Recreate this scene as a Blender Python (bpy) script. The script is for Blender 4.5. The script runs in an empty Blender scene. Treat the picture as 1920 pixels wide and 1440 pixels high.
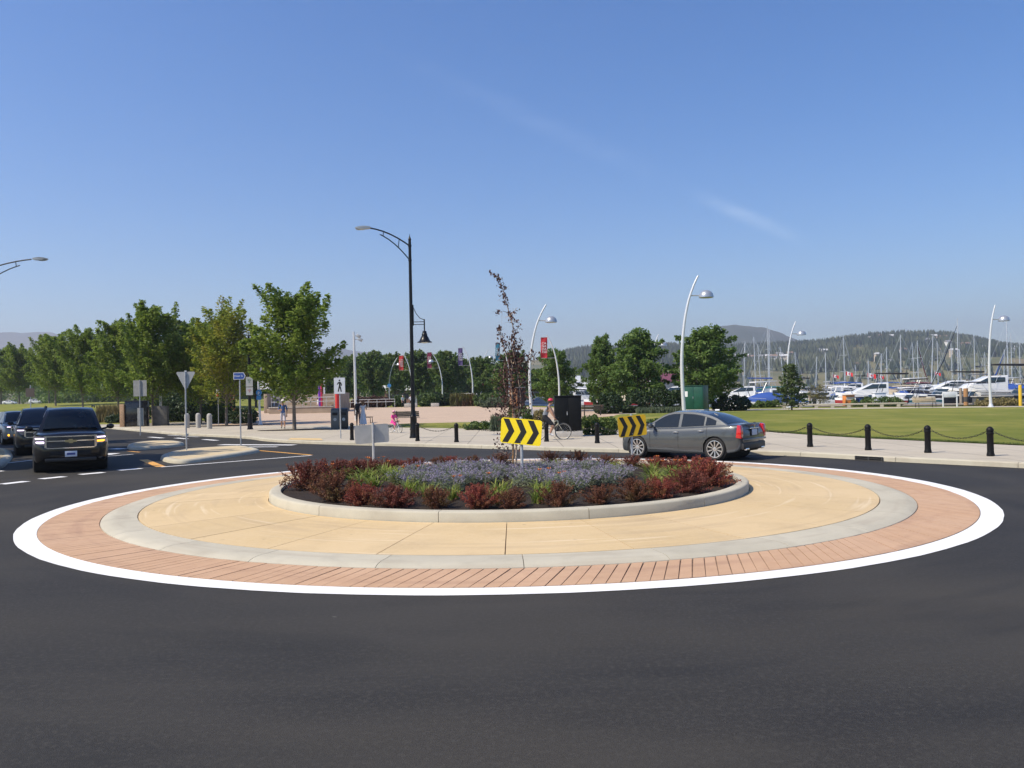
import bpy, bmesh, math, random
import numpy as np
from mathutils import Vector, Matrix
R = math.radians
sc = bpy.context.scene
col = sc.collection
# ------------------------------------------------------------------ camera
EYE = 2.05; FPX = 1569.7; PITCH = 0.012; ROLL = -0.0215
_cp, _sp, _c, _s = math.cos(PITCH), math.sin(PITCH), math.cos(ROLL), math.sin(ROLL)
V_R = Vector((_c, -_s*_sp, _s*_cp)); V_U = Vector((-_s, -_c*_sp, _c*_cp)); V_F = Vector((0, _cp, _sp))
cam = bpy.data.cameras.new('camera'); camo = bpy.data.objects.new('camera', cam); col.objects.link(camo)
cam.sensor_width = 36; cam.sensor_fit = 'HORIZONTAL'; cam.lens = FPX/1920*36
cam.clip_start = 0.1; cam.clip_end = 20000
m = Matrix.Identity(4)
for i in range(3):
    m[i][0] = V_R[i]; m[i][1] = V_U[i]; m[i][2] = -V_F[i]
m[2][3] = EYE
camo.matrix_world = m
sc.camera = camo
HAZE = 0.00024
# ------------------------------------------------------------------ sun + sky
SUN_EL, SUN_AZ = 51.0, 246.0          # azimuth clockwise from +Y
S = Vector((math.cos(R(SUN_EL))*math.sin(R(SUN_AZ)), math.cos(R(SUN_EL))*math.cos(R(SUN_AZ)), math.sin(R(SUN_EL))))
sl = bpy.data.lights.new('sun', 'SUN'); sl.energy = 4.75; sl.angle = R(0.5); sl.color = (1, .90, .73)
so = bpy.data.objects.new('sun', sl); col.objects.link(so); so.rotation_euler = S.to_track_quat('Z', 'Y').to_euler()
w = bpy.data.worlds.new('World'); sc.world = w; w.use_nodes = True
nt = w.node_tree; N = nt.nodes; L = nt.links
bg = N['Background']; bg.inputs[1].default_value = 0.132
sky = N.new('ShaderNodeTexSky'); sky.sky_type = 'NISHITA'; sky.sun_disc = False
sky.sun_elevation = R(SUN_EL); sky.sun_rotation = R(SUN_AZ); sky.altitude = 300
sky.air_density = 1.0; sky.dust_density = 0.55; sky.ozone_density = 2.0
def ray(px, py):
    return V_F + V_R*((px-960)/FPX) + V_U*((720-py)/FPX)
def math_node(op, a=None, b=None, clamp=False):
    n = N.new('ShaderNodeMath'); n.operation = op; n.use_clamp = clamp
    for i, q in enumerate((a, b)):
        if q is None: continue
        if isinstance(q, (int, float)): n.inputs[i].default_value = q
        else: L.new(q, n.inputs[i])
    return n.outputs[0]
tcw = N.new('ShaderNodeTexCoord')
def dotn(v):
    n = N.new('ShaderNodeVectorMath'); n.operation = 'DOT_PRODUCT'; L.new(tcw.outputs['Generated'], n.inputs[0]); n.inputs[1].default_value = v
    return n.outputs['Value']
def mapr(x, a, b, c, d):
    n = N.new('ShaderNodeMapRange'); n.interpolation_type = 'SMOOTHSTEP'; L.new(x, n.inputs[0])
    for i, q in enumerate((a, b, c, d)): n.inputs[i+1].default_value = q
    return n.outputs[0]
def streak(p0, p1, wid, amt, fade):                 # an old vapour trail between two sky directions
    a = ray(*p0).normalized(); b = ray(*p1).normalized(); n = a.cross(b).normalized(); t = n.cross(a).normalized()
    s1 = b.dot(t)
    dn, dt = dotn(n), dotn(t)
    across = mapr(math_node('ABSOLUTE', dn), 0.0, wid, 1.0, 0.0)
    along = math_node('MULTIPLY', mapr(dt, 0, s1*fade, 0, 1), mapr(dt, s1*(1-fade*.8), s1, 1, 0))
    return math_node('MULTIPLY', math_node('MULTIPLY', across, along), amt)
ns = N.new('ShaderNodeTexNoise'); ns.inputs['Scale'].default_value = 22; ns.inputs['Detail'].default_value = 7; ns.inputs['Roughness'].default_value = .62
mpw = N.new('ShaderNodeMapping'); L.new(tcw.outputs['Generated'], mpw.inputs[0]); mpw.inputs['Rotation'].default_value = (0, R(25), 0); mpw.inputs['Scale'].default_value = (.7, 1, 2.6); L.new(mpw.outputs[0], ns.inputs[0])
k = math_node('ADD', streak((640, 60), (1330, 375), .018, .032, .45), streak((1270, 350), (1530, 462), .012, .12, .5))
k = math_node('MULTIPLY', k, mapr(ns.outputs[0], .3, .72, .25, 1.25))
hsv = N.new('ShaderNodeHueSaturation'); hsv.inputs['Hue'].default_value = .509; hsv.inputs['Saturation'].default_value = 1.38; L.new(sky.outputs[0], hsv.inputs['Color'])
mx = N.new('ShaderNodeMix'); mx.data_type = 'RGBA'; L.new(k, mx.inputs[0]); L.new(hsv.outputs[0], mx.inputs[6]); mx.inputs[7].default_value = (8.5, 9.2, 10, 1)
L.new(mx.outputs[2], bg.inputs[0])
sc.view_settings.view_transform = 'Standard'; sc.view_settings.look = 'None'; sc.view_settings.gamma = 1; sc.view_settings.exposure = 0.34
sc.view_settings.use_curve_mapping = False
sc.render.engine = 'CYCLES'
try:
    sc.cycles.use_denoising = True; sc.cycles.denoiser = 'OPENIMAGEDENOISE'
except Exception: pass
sc.cycles.max_bounces = 6; sc.cycles.transparent_max_bounces = 8; sc.cycles.volume_bounces = 0
# ------------------------------------------------------------------ helpers
rng = random.Random(7); nrng = np.random.default_rng(7)
def smooth(a, b, x):
    t = min(1, max(0, (x-a)/(b-a))); return t*t*(3-2*t)
def at(px, py, D):
    d = ray(px, py); t = D/d.y; return Vector((d.x*t, D, EYE + d.z*t))
def X(px, D, py=745): return at(px, py, D).x
def G(px, py, z=0.0):
    d = ray(px, py); t = (z-EYE)/d.z; return Vector((d.x*t, d.y*t, z))
def zt(x, y):
    """height of the land behind the kerb"""
    z = .12 + .0072*min(80, max(0, y-50))*smooth(14, -2, x)
    z += 1.5*smooth(75, 150, y)*smooth(-22, -60, x)
    z += .46*math.exp(-((x-14)/9)**2-((y-53)/12)**2)*smooth(4.5, 8, x)
    return z
def g(px, D):
    x = X(px, D); return Vector((x, D, zt(x, D)))
class MB:
    def __init__(s): s.v = []; s.f = []; s.mi = []; s.m = 0
    def add(s, vs, fs):
        o = len(s.v); s.v += [tuple(p) for p in vs]; s.f += [tuple(i+o for i in f) for f in fs]; s.mi += [s.m]*len(fs); return s
    def box(s, c, d, rz=0, ry=0, taper=1):
        x, y, z = d[0]/2, d[1]/2, d[2]/2; M = Matrix.Rotation(rz, 3, 'Z') @ Matrix.Rotation(ry, 3, 'Y'); c = Vector(c)
        vs = [c + M @ Vector((a*x*(taper if e > 0 else 1), b*y*(taper if e > 0 else 1), e*z)) for e in (-1, 1) for a, b in ((-1, -1), (1, -1), (1, 1), (-1, 1))]
        return s.add(vs, [(3, 2, 1, 0), (4, 5, 6, 7), (0, 1, 5, 4), (1, 2, 6, 5), (2, 3, 7, 6), (3, 0, 4, 7)])
    def tube(s, pts, r, n=8, cap=True):
        pts = [Vector(p) for p in pts]; rs = r if isinstance(r, (list, tuple)) else [r]*len(pts)
        t0 = (pts[1]-pts[0]).normalized(); u = t0.orthogonal().normalized(); vs = []; fs = []
        for i, p in enumerate(pts):
            t = (pts[min(i+1, len(pts)-1)]-pts[max(i-1, 0)]).normalized()
            u = (u - t*u.dot(t)).normalized(); v = t.cross(u)
            vs += [p + (u*math.cos(2*math.pi*k/n)+v*math.sin(2*math.pi*k/n))*rs[i] for k in range(n)]
        for i in range(len(pts)-1):
            fs += [(i*n+k, i*n+(k+1) % n, (i+1)*n+(k+1) % n, (i+1)*n+k) for k in range(n)]
        if cap: fs += [tuple(range(n-1, -1, -1)), tuple(range((len(pts)-1)*n, len(pts)*n))]
        return s.add(vs, fs)
    def lathe(s, prof, n=16, c=(0, 0, 0), ax='z', cap=True):
        c = Vector(c); vs = []; fs = []
        for r, h in prof:
            for k in range(n):
                a = 2*math.pi*k/n; q = (r*math.cos(a), r*math.sin(a), h)
                vs.append(c + Vector(q if ax == 'z' else ((h, q[0], q[1]) if ax == 'x' else (q[1], h, q[0]))))
        for i in range(len(prof)-1):
            fs += [(i*n+k, i*n+(k+1) % n, (i+1)*n+(k+1) % n, (i+1)*n+k) for k in range(n)]
        if cap: fs += [tuple(range(n-1, -1, -1)), tuple(range((len(prof)-1)*n, len(prof)*n))]
        return s.add(vs, fs)
    def ball(s, c, r, n=10, m=6):
        if not isinstance(r, (tuple, list)): r = (r, r, r)
        prof = [(max(1e-4, math.sin(math.pi*i/m)), -math.cos(math.pi*i/m)) for i in range(m+1)]
        o = len(s.v); s.lathe(prof, n)
        for i in range(o, len(s.v)): s.v[i] = tuple(c[k]+s.v[i][k]*r[k] for k in range(3))
        return s
    def grid(s, rows, flip=False):
        n = len(rows[0]); vs = [p for r in rows for p in r]; fs = []
        for i in range(len(rows)-1):
            for j in range(n-1):
                q = (i*n+j, i*n+j+1, (i+1)*n+j+1, (i+1)*n+j); fs.append(q[::-1] if flip else q)
        return s.add(vs, fs)
    def prism(s, poly, fn, w0, w1):
        """poly 2D points extruded from w0 to w1; fn(u,v,w)->xyz"""
        n = len(poly); vs = [fn(u, v, w0) for u, v in poly]+[fn(u, v, w1) for u, v in poly]
        return s.add(vs, [tuple(range(n-1, -1, -1)), tuple(range(n, 2*n))]+[(i, (i+1) % n, n+(i+1) % n, n+i) for i in range(n)])
def XYZ(u, v, w): return (u, v, w)
def XZY(u, v, w): return (u, w, v)
def YZX(u, v, w): return (w, u, v)
def mesh_of(name, mb, mats, smooth_ang=35, bev=0, fix=True):
    me = bpy.data.meshes.new(name); me.from_pydata(mb.v, [], mb.f)
    for mm in (mats if isinstance(mats, (list, tuple)) else [mats]): me.materials.append(mm)
    me.polygons.foreach_set('material_index', mb.mi)
    if bev or fix:
        bm = bmesh.new(); bm.from_mesh(me)
        if fix: bmesh.ops.recalc_face_normals(bm, faces=bm.faces)
        if bev:
            es = [e for e in bm.edges if len(e.link_faces) == 2 and e.calc_face_angle(0) > R(30)]
            bmesh.ops.bevel(bm, geom=es, offset=bev, segments=2, profile=.5, affect='EDGES', clamp_overlap=True)
        bm.to_mesh(me); bm.free()
    if smooth_ang:
        me.polygons.foreach_set('use_smooth', [True]*len(me.polygons)); me.set_sharp_from_angle(angle=R(smooth_ang))
    me.update(); return me
def link(name, data, parent=None, loc=None, rz=0, **p):
    o = bpy.data.objects.new(name, data); col.objects.link(o)
    if parent: o.parent = parent
    if loc is not None: o.location = loc
    if rz: o.rotation_euler = (0, 0, rz)
    for k2, v2 in p.items():
        if v2: o[k2] = v2
    return o
def O(name, mb, mats, parent=None, loc=None, rz=0, smooth_ang=35, bev=0, fix=True, **p):
    return link(name, mesh_of(name, mb, mats, smooth_ang, bev, fix), parent, loc, rz, **p)
def thing(name, label, category, loc=(0, 0, 0), rz=0, group=None):
    return link(name, None, None, loc, rz, label=label, category=category, group=group)
def kids(o): return CH.get(o.name, [])
def copy_tree(src, loc=None, rz=None, label=None, scale=None, parent=None, swap=None):
    c = src.copy(); col.objects.link(c)
    if parent: c.parent = parent
    if loc is not None: c.location = loc
    if rz is not None: c.rotation_euler = (0, 0, rz)
    if scale is not None: c.scale = scale
    if label: c['label'] = label
    for ch in [o for o in bpy.data.objects if o.parent == src]: copy_tree(ch, parent=c)
    return c
ORD = 'first second third fourth fifth sixth seventh eighth ninth tenth eleventh twelfth thirteenth fourteenth fifteenth sixteenth seventeenth eighteenth nineteenth twentieth'.split()
def nth(i):
    if i < 20: return ORD[i]
    return {2: 'twenty-', 3: 'thirty-', 4: 'forty-'}[(i+1)//10] + (ORD[(i+1) % 10 - 1] if (i+1) % 10 else 'last')
# ------------------------------------------------------------------ materials
MC = {}
def mat(name, c, rough=.6, metal=0, var=0, vs=6, bump=0, bs=60, spec=.5, coat=0, emit=0, c2=None, ramp=(.35, .65), det=4):
    """principled; var = colour variation by noise (toward c2 if given), bump = fine relief"""
    if name in MC: return MC[name]
    M = bpy.data.materials.new(name); M.use_nodes = True; t = M.node_tree; b = t.nodes['Principled BSDF']
    b.inputs['Base Color'].default_value = (*c, 1); b.inputs['Roughness'].default_value = rough; b.inputs['Metallic'].default_value = metal
    b.inputs['Specular IOR Level'].default_value = spec; b.inputs['Coat Weight'].default_value = coat; b.inputs['Coat Roughness'].default_value = .04
    if emit: b.inputs['Emission Color'].default_value = (*c, 1); b.inputs['Emission Strength'].default_value = emit
    if var or c2 or bump:
        tc = t.nodes.new('ShaderNodeTexCoord')
    if var or c2:
        n = t.nodes.new('ShaderNodeTexNoise'); n.inputs['Scale'].default_value = vs; n.inputs['Detail'].default_value = det; t.links.new(tc.outputs['Object'], n.inputs[0])
        r = t.nodes.new('ShaderNodeValToRGB'); t.links.new(n.outputs[0], r.inputs[0])
        r.color_ramp.elements[0].position = ramp[0]; r.color_ramp.elements[1].position = ramp[1]
        r.color_ramp.elements[0].color = (*[q*(1-var) for q in c], 1); r.color_ramp.elements[1].color = (*(c2 or [q*(1+var) for q in c]), 1)
        t.links.new(r.outputs[0], b.inputs['Base Color'])
    if bump:
        n2 = t.nodes.new('ShaderNodeTexNoise'); n2.inputs['Scale'].default_value = bs; n2.inputs['Detail'].default_value = 3; t.links.new(tc.outputs['Object'], n2.inputs[0])
        bp = t.nodes.new('ShaderNodeBump'); bp.inputs['Strength'].default_value = bump; bp.inputs['Distance'].default_value = .02
        t.links.new(n2.outputs[0], bp.inputs['Height']); t.links.new(bp.outputs[0], b.inputs['Normal'])
    MC[name] = M; return M
def leafmat(name, c1, c2, c3=None, trans=.35, rough=.55, clump=1.2):
    """leaves: each leaf (mesh island) its own tone between c1 and c2; clumps lean to c3; light passes through"""
    M = bpy.data.materials.new(name); M.use_nodes = True; t = M.node_tree; b = t.nodes['Principled BSDF']; out = t.nodes['Material Output']
    ge = t.nodes.new('ShaderNodeNewGeometry'); m1 = t.nodes.new('ShaderNodeMix'); m1.data_type = 'RGBA'
    t.links.new(ge.outputs['Random Per Island'], m1.inputs[0]); m1.inputs[6].default_value = (*c1, 1); m1.inputs[7].default_value = (*c2, 1); c = m1.outputs[2]
    if c3:
        tc = t.nodes.new('ShaderNodeTexCoord'); n = t.nodes.new('ShaderNodeTexNoise'); n.inputs['Scale'].default_value = clump; n.inputs['Detail'].default_value = 2
        t.links.new(tc.outputs['Object'], n.inputs[0]); mr = t.nodes.new('ShaderNodeMapRange'); t.links.new(n.outputs[0], mr.inputs[0]); mr.inputs[1].default_value = .48; mr.inputs[2].default_value = .66
        m2 = t.nodes.new('ShaderNodeMix'); m2.data_type = 'RGBA'; t.links.new(mr.outputs[0], m2.inputs[0]); t.links.new(c, m2.inputs[6]); m2.inputs[7].default_value = (*c3, 1); c = m2.outputs[2]
    t.links.new(c, b.inputs['Base Color']); b.inputs['Roughness'].default_value = rough; b.inputs['Specular IOR Level'].default_value = .35
    tr = t.nodes.new('ShaderNodeBsdfTranslucent'); t.links.new(c, tr.inputs[0]); ms = t.nodes.new('ShaderNodeMixShader'); ms.inputs[0].default_value = trans
    t.links.new(b.outputs[0], ms.inputs[1]); t.links.new(tr.outputs[0], ms.inputs[2]); t.links.new(ms.outputs[0], out.inputs[0])
    MC[name] = M; return M
BLACK = mat('black_paint', (.008, .008, .009), .45, spec=.3)
WHITEM = mat('white_paint', (.78, .79, .80), .4)
GALV = mat('galvanised_steel', (.46, .47, .48), .5, .35, var=.12, vs=9)
ALUB = mat('sign_back_aluminium', (.44, .44, .43), .5, .35, var=.08, vs=5)
CHROME = mat('chrome', (.8, .8, .82), .12, 1)
TYRE = mat('tyre_rubber', (.018, .018, .019), .8)
GLASSD = mat('dark_car_glass', (.008, .013, .017), .05, spec=.45, coat=.25)
DARK = mat('dark_void', (.008, .008, .009), .8)
CONC = mat('pale_concrete', (.46, .43, .39), .85, var=.10, vs=2.5, bump=.25, bs=90)
CONCG = mat('grey_concrete', (.36, .355, .33), .85, var=.14, vs=1.6, bump=.25, bs=80)
# ------------------------------------------------------------------ ground materials
def layered(name, base, layers, rough=.85, bump=.3, bs=220, bd=.01, aniso=None, island=0):
    """base colour, then [(noise scale, detail, lo, hi, colour, amount)] mixed over it; object coords are metres"""
    M = bpy.data.materials.new(name); M.use_nodes = True; t = M.node_tree; b = t.nodes['Principled BSDF']; b.inputs['Roughness'].default_value = rough
    b.inputs['Specular IOR Level'].default_value = .3
    tc = t.nodes.new('ShaderNodeTexCoord'); c = None
    rgb = t.nodes.new('ShaderNodeRGB'); rgb.outputs[0].default_value = (*base, 1); c = rgb.outputs[0]
    for i, lay in enumerate(layers):
        sca, det, lo, hi, cc, amt = lay[:6]
        n = t.nodes.new('ShaderNodeTexNoise'); n.inputs['Scale'].default_value = sca; n.inputs['Detail'].default_value = det
        mp = t.nodes.new('ShaderNodeMapping'); t.links.new(tc.outputs['Object'], mp.inputs[0]); mp.inputs['Location'].default_value = (i*13.7, i*5.1, 0)
        if aniso and sca < 3: mp.inputs['Scale'].default_value = aniso
        if len(lay) > 6:                                    # scuffs that follow the circle traffic drives
            sb = t.nodes.new('ShaderNodeVectorMath'); sb.operation = 'SUBTRACT'; sb.inputs[1].default_value = (-.1007, 17.4487, 0); t.links.new(tc.outputs['Object'], sb.inputs[0])
            sx = t.nodes.new('ShaderNodeSeparateXYZ'); t.links.new(sb.outputs[0], sx.inputs[0]); at2 = t.nodes.new('ShaderNodeMath'); at2.operation = 'ARCTAN2'; t.links.new(sx.outputs[1], at2.inputs[0]); t.links.new(sx.outputs[0], at2.inputs[1])
            cb = t.nodes.new('ShaderNodeCombineXYZ'); t.links.new(sx.outputs[2], cb.inputs[2]); cx2 = t.nodes.new('ShaderNodeCombineXYZ'); t.links.new(sx.outputs[0], cx2.inputs[0]); t.links.new(sx.outputs[1], cx2.inputs[1]); ln = t.nodes.new('ShaderNodeVectorMath'); ln.operation = 'LENGTH'; t.links.new(cx2.outputs[0], ln.inputs[0])
            for q, (src, kk) in enumerate(((ln.outputs['Value'], lay[6][0]), (at2.outputs[0], lay[6][1]))):
                ml = t.nodes.new('ShaderNodeMath'); ml.operation = 'MULTIPLY'; ml.inputs[1].default_value = kk; t.links.new(src, ml.inputs[0]); t.links.new(ml.outputs[0], cb.inputs[q])
            t.links.new(cb.outputs[0], mp.inputs[0])
        t.links.new(mp.outputs[0], n.inputs[0])
        mr = t.nodes.new('ShaderNodeMapRange'); t.links.new(n.outputs[0], mr.inputs[0]); mr.inputs[1].default_value = lo; mr.inputs[2].default_value = hi; mr.inputs[3].default_value = 0; mr.inputs[4].default_value = amt
        x = t.nodes.new('ShaderNodeMix'); x.data_type = 'RGBA'; t.links.new(mr.outputs[0], x.inputs[0]); t.links.new(c, x.inputs[6]); x.inputs[7].default_value = (*cc, 1); c = x.outputs[2]
    if island:
        oi = t.nodes.new('ShaderNodeObjectInfo'); mr = t.nodes.new('ShaderNodeMapRange'); t.links.new(oi.outputs['Random'], mr.inputs[0]); mr.inputs[3].default_value = 1-island; mr.inputs[4].default_value = 1+island
        h = t.nodes.new('ShaderNodeHueSaturation'); t.links.new(mr.outputs[0], h.inputs['Value']); t.links.new(c, h.inputs['Color']); c = h.outputs[0]
    t.links.new(c, b.inputs['Base Color'])
    n2 = t.nodes.new('ShaderNodeTexNoise'); n2.inputs['Scale'].default_value = bs; n2.inputs['Detail'].default_value = 2; t.links.new(tc.outputs['Object'], n2.inputs[0])
    bp = t.nodes.new('ShaderNodeBump'); bp.inputs['Strength'].default_value = bump; bp.inputs['Distance'].default_value = bd
    t.links.new(n2.outputs[0], bp.inputs['Height']); t.links.new(bp.outputs[0], b.inputs['Normal'])
    MC[name] = M; return M
ASPH = layered('fresh_asphalt', (.0262, 0.0248, 0.0231), [
    (.11, 3, .46, .58, (.047, 0.0414, 0.0326), .95), (.38, 4, .5, .7, (.018, 0.0172, 0.0172), .7), (2.2, 5, .45, .7, (.036, 0.0335, 0.0298), .5),
    (22, 4, .48, .72, (.060, 0.0561, 0.0493), .55), (70, 3, .5, .7, (.010, 0.0098, 0.0102), .6), (110, 2, .58, .72, (.085, 0.0808, 0.0725), .55), (5, 2, .77, .80, (.30, 0.2856, 0.2511), .4), (1, 5, .46, .68, (.052, 0.0473, 0.0400), .5, (1.3, 1.6)), (1, 4, .55, .72, (.016, 0.0158, 0.0158), .45, (2.6, 2.2))], rough=.78, bump=.4, bs=150, bd=.012, aniso=(.55, 1.6, 1))
APRON = layered('buff_concrete', (0.558, 0.416, 0.228), [
    (.35, 4, .4, .7, (0.614, 0.472, 0.288), .8), (1.2, 5, .5, .72, (0.465, 0.346, 0.200), .6), (14, 4, .45, .7, (0.614, 0.486, 0.298), .35), (90, 2, .55, .8, (0.391, 0.299, 0.186), .35), (7, 2, .74, .78, (0.279, 0.206, 0.130), .5), (1, 5, .54, .72, (.40, .30, .19), .5, (3.5, 1.8)), (1, 4, .60, .70, (.72, .60, .42), .5, (9, 2.2))], bump=.18, bs=140, island=.035)
BRICK = layered('red_paver', (0.498, 0.318, 0.200), [
    (.5, 4, .42, .68, (0.526, 0.351, 0.233), .8), (4, 4, .5, .75, (0.404, 0.247, 0.153), .5), (30, 3, .5, .75, (0.526, 0.366, 0.251), .4), (120, 2, .6, .8, (0.235, 0.133, 0.093), .4), (1, 5, .50, .70, (.36, .22, .15), .55, (3.0, 3.0))], bump=.3, bs=120, island=.035)
KERBM = layered('kerb_concrete', (0.458, 0.425, 0.337), [
    (.7, 4, .42, .7, (0.520, 0.480, 0.382), .8), (3, 4, .5, .75, (0.354, 0.325, 0.259), .5), (40, 3, .5, .75, (0.520, 0.480, 0.391), .4), (1, 5, .52, .70, (.36, .31, .24), .5, (4.0, 4.0))], bump=.25, bs=110, island=.05)
PAINT = layered('road_paint_white', (.80, .80, .79), [(5, 4, .6, .85, (.62, .61, .59), .45), (60, 3, .6, .8, (.66, .65, .63), .4)], rough=.6, bump=.2, bs=150)
ORANGE = mat('road_paint_yellow', (.72, .36, .07), .6, var=.15, vs=8)
SIDEW = layered('sidewalk_concrete', (.45, .425, .385), [(.25, 3, .4, .7, (.50, .475, .44), .8), (1.5, 4, .5, .75, (.40, .375, .335), .5), (50, 3, .5, .8, (.5, .48, .44), .4)], bump=.2, bs=90)
GRASS = layered('mown_grass', (.185, .205, .024), [(.12, 4, .4, .65, (.31, .29, .055), .9), (.7, 5, .45, .7, (.125, .165, .018), .75), (5, 4, .45, .7, (.25, .26, .045), .6), (40, 3, .45, .7, (.10, .125, .015), .6), (.30, 4, .56, .72, (.38, .33, .10), .6)], rough=.9, bump=.9, bs=45, bd=.06)
MULCH = layered('dark_mulch', (.030, .021, .016), [(6, 4, .45, .7, (.055, .038, .028), .8), (60, 3, .5, .7, (.085, .060, .045), .6), (40, 3, .5, .7, (.012, .009, .008), .6)], rough=.95, bump=1, bs=45, bd=.05)
def slabbed(name, base, size, dark, offs=.5):
    """paving too far away to pick slabs apart: joints by a brick texture over a noisy concrete"""
    M = layered(name, base, [(.3, 3, .4, .7, tuple(q*1.1 for q in base), .8), (2, 4, .5, .75, tuple(q*.87 for q in base), .5), (40, 3, .5, .8, tuple(q*1.1 for q in base), .4)], bump=.2, bs=90)
    t = M.node_tree; b = t.nodes['Principled BSDF']; tc = t.nodes.new('ShaderNodeTexCoord'); br = t.nodes.new('ShaderNodeTexBrick'); t.links.new(tc.outputs['Object'], br.inputs[0])
    src = b.inputs['Base Color'].links[0].from_socket
    br.offset = offs; br.inputs['Scale'].default_value = 1; br.inputs['Brick Width'].default_value = size[0]; br.inputs['Row Height'].default_value = size[1]; br.inputs['Mortar Size'].default_value = size[2]
    br.inputs['Color1'].default_value = (1, 1, 1, 1); br.inputs['Color2'].default_value = (.93, .93, .93, 1); br.inputs['Mortar'].default_value = (dark, dark, dark, 1)
    x = t.nodes.new('ShaderNodeMix'); x.data_type = 'RGBA'; x.blend_type = 'MULTIPLY'; x.inputs[0].default_value = 1; t.links.new(src, x.inputs[6]); t.links.new(br.outputs[0], x.inputs[7]); t.links.new(x.outputs[2], b.inputs['Base Color'])
    return M
SIDEW = slabbed('sidewalk_slabs', (.455, .405, .325), (1.8, 1.8, .02), .55, 0)
PLAZA = slabbed('plaza_pavers', (.50, .375, .275), (.6, .3, .012), .75)
# ------------------------------------------------------------------ ground sheets
def sheet(name, poly, m, off, step=4, zf=zt, **p):
    bm = bmesh.new(); vs = [bm.verts.new((q[0], q[1], 0)) for q in poly]; f = bm.faces.new(vs)
    if f.normal.z < 0: f.normal_flip()
    bmesh.ops.triangulate(bm, faces=bm.faces[:])
    if step:
        for ax in (0, 1):
            lo = min(q[ax] for q in poly); hi = max(q[ax] for q in poly); q = math.ceil(lo/step)*step
            while q < hi:
                co = [0, 0, 0]; no = [0, 0, 0]; co[ax] = q; no[ax] = 1
                bmesh.ops.bisect_plane(bm, geom=bm.verts[:]+bm.edges[:]+bm.faces[:], plane_co=co, plane_no=no); q += step*(1 if abs(q) < 120 else 4)
    for v in bm.verts: v.co.z = zf(v.co.x, v.co.y)+off
    bmesh.ops.recalc_face_normals(bm, faces=bm.faces[:])
    if sum(f.normal.z for f in bm.faces) < 0: bmesh.ops.reverse_faces(bm, faces=bm.faces[:])
    me = bpy.data.meshes.new(name); bm.to_mesh(me); bm.free(); me.materials.append(m); me.shade_smooth()
    return link(name, me, kind=p.pop('kind', 'structure'), **p)
flat0 = lambda x, y: 0.0
sheet('ground', [(-6000, -400), (6000, -400), (6000, 7000), (-6000, 7000)], mat('lake_bed_soil', (.12, .11, .09), .9), -1.3, 0, flat0)
sheet('road', [(-160, -70), (90, -70), (90, 12), (17, 24), (-8, 45), (-60, 110), (-160, 225)], ASPH, 0, 5, lambda x, y: zt(x, y)-.12 if x < 0 else 0)
# the outer kerb line, from far up the street to beyond the right edge
KL = [Vector(q) for q in [(-150, 212, 0), (-100, 148, 0), (-60, 98.5, 0), (-43, 77.8, 0), (-30.7, 63.3, 0), (-21.1, 51.6, 0), (-16.0, 46.2, 0), (-13.6, 43.4, 0), (-12.3, 41.2, 0), (-10.4, 38.9, 0), (-8.6, 37.3, 0), (-6.9, 36.0, 0),
      (-3.5, 33.65, 0), (-.8, 31.6, 0), (2.5, 29.0, 0), (5.6, 27.0, 0), (7.9, 25.7, 0), (8.9, 24.6, 0), (9.9, 23.1, 0), (10.85, 21.9, 0), (12.3, 20.15, 0), (14.5, 17.2, 0), (18.5, 13.2, 0), (26, 8, 0), (45, 0, 0)]]
def catmull(P, n):
    out = []
    for i in range(len(P)-1):
        a, b, c, d = P[max(i-1, 0)], P[i], P[i+1], P[min(i+2, len(P)-1)]
        for k in range(n):
            t = k/n; out.append(.5*((2*b)+(c-a)*t+(2*a-5*b+4*c-d)*t*t+(3*b-a-3*c+d)*t**3))
    return out+[P[-1]]
def resample(P, d):
    out = [P[0]]; acc = 0
    for a, b in zip(P, P[1:]):
        s = (b-a).length; t = d-acc
        while t <= s: out.append(a+(b-a)*(t/s)); t += d
        acc = (acc+s) % d
    return out
KC = resample(catmull(KL, 8), .75)
def side(P, i):
    t = (P[min(i+1, len(P)-1)]-P[max(i-1, 0)]).normalized(); return Vector((-t.y, t.x, 0))      # points away from the roundabout
SHORE = [(150, 20), (95, 46), (62, 66), (45, 73), (36, 79), (26, 89), (14, 101), (4, 110), (-8, 122), (-25, 165), (-60, 300), (-200, 600)]
land = [(p.x+side(KC, i).x*.1, p.y+side(KC, i).y*.1) for i, p in enumerate(KC)][::3]
sheet('land', land+[(160, -30)]+SHORE+[(-900, 900), (-600, 300), (-250, 330)], GRASS, -.03, 4)
back = [(-16.5, 49.5), (-14, 47.2), (-3.3, 50.9), (1.1, 45.6), (6.4, 41.9), (10.9, 36.4), (11.9, 33.6), (13.04, 30.8), (14.2, 28.6), (15.7, 25.75), (18.5, 21.5), (24, 16.5), (34, 11), (50, 4)]
walk = [(p.x+side(KC, i).x*.14, p.y+side(KC, i).y*.14) for i, p in enumerate(KC)][::2]
sheet('sidewalk', walk+[(50, 4), (34, 11), (24, 16.5), (18.5, 21.5), (15.7, 25.75), (14.2, 28.6), (13.04, 30.8), (11.9, 33.6), (10.9, 36.4), (6.4, 41.9), (3.5, 45), (3, 62), (-24, 66), (-23.5, 61), (-27, 63.5), (-33.5, 69.8), (-46, 82), (-63, 101.5), (-103, 151), (-153, 215)], SIDEW, .004, 1.5)
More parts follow.
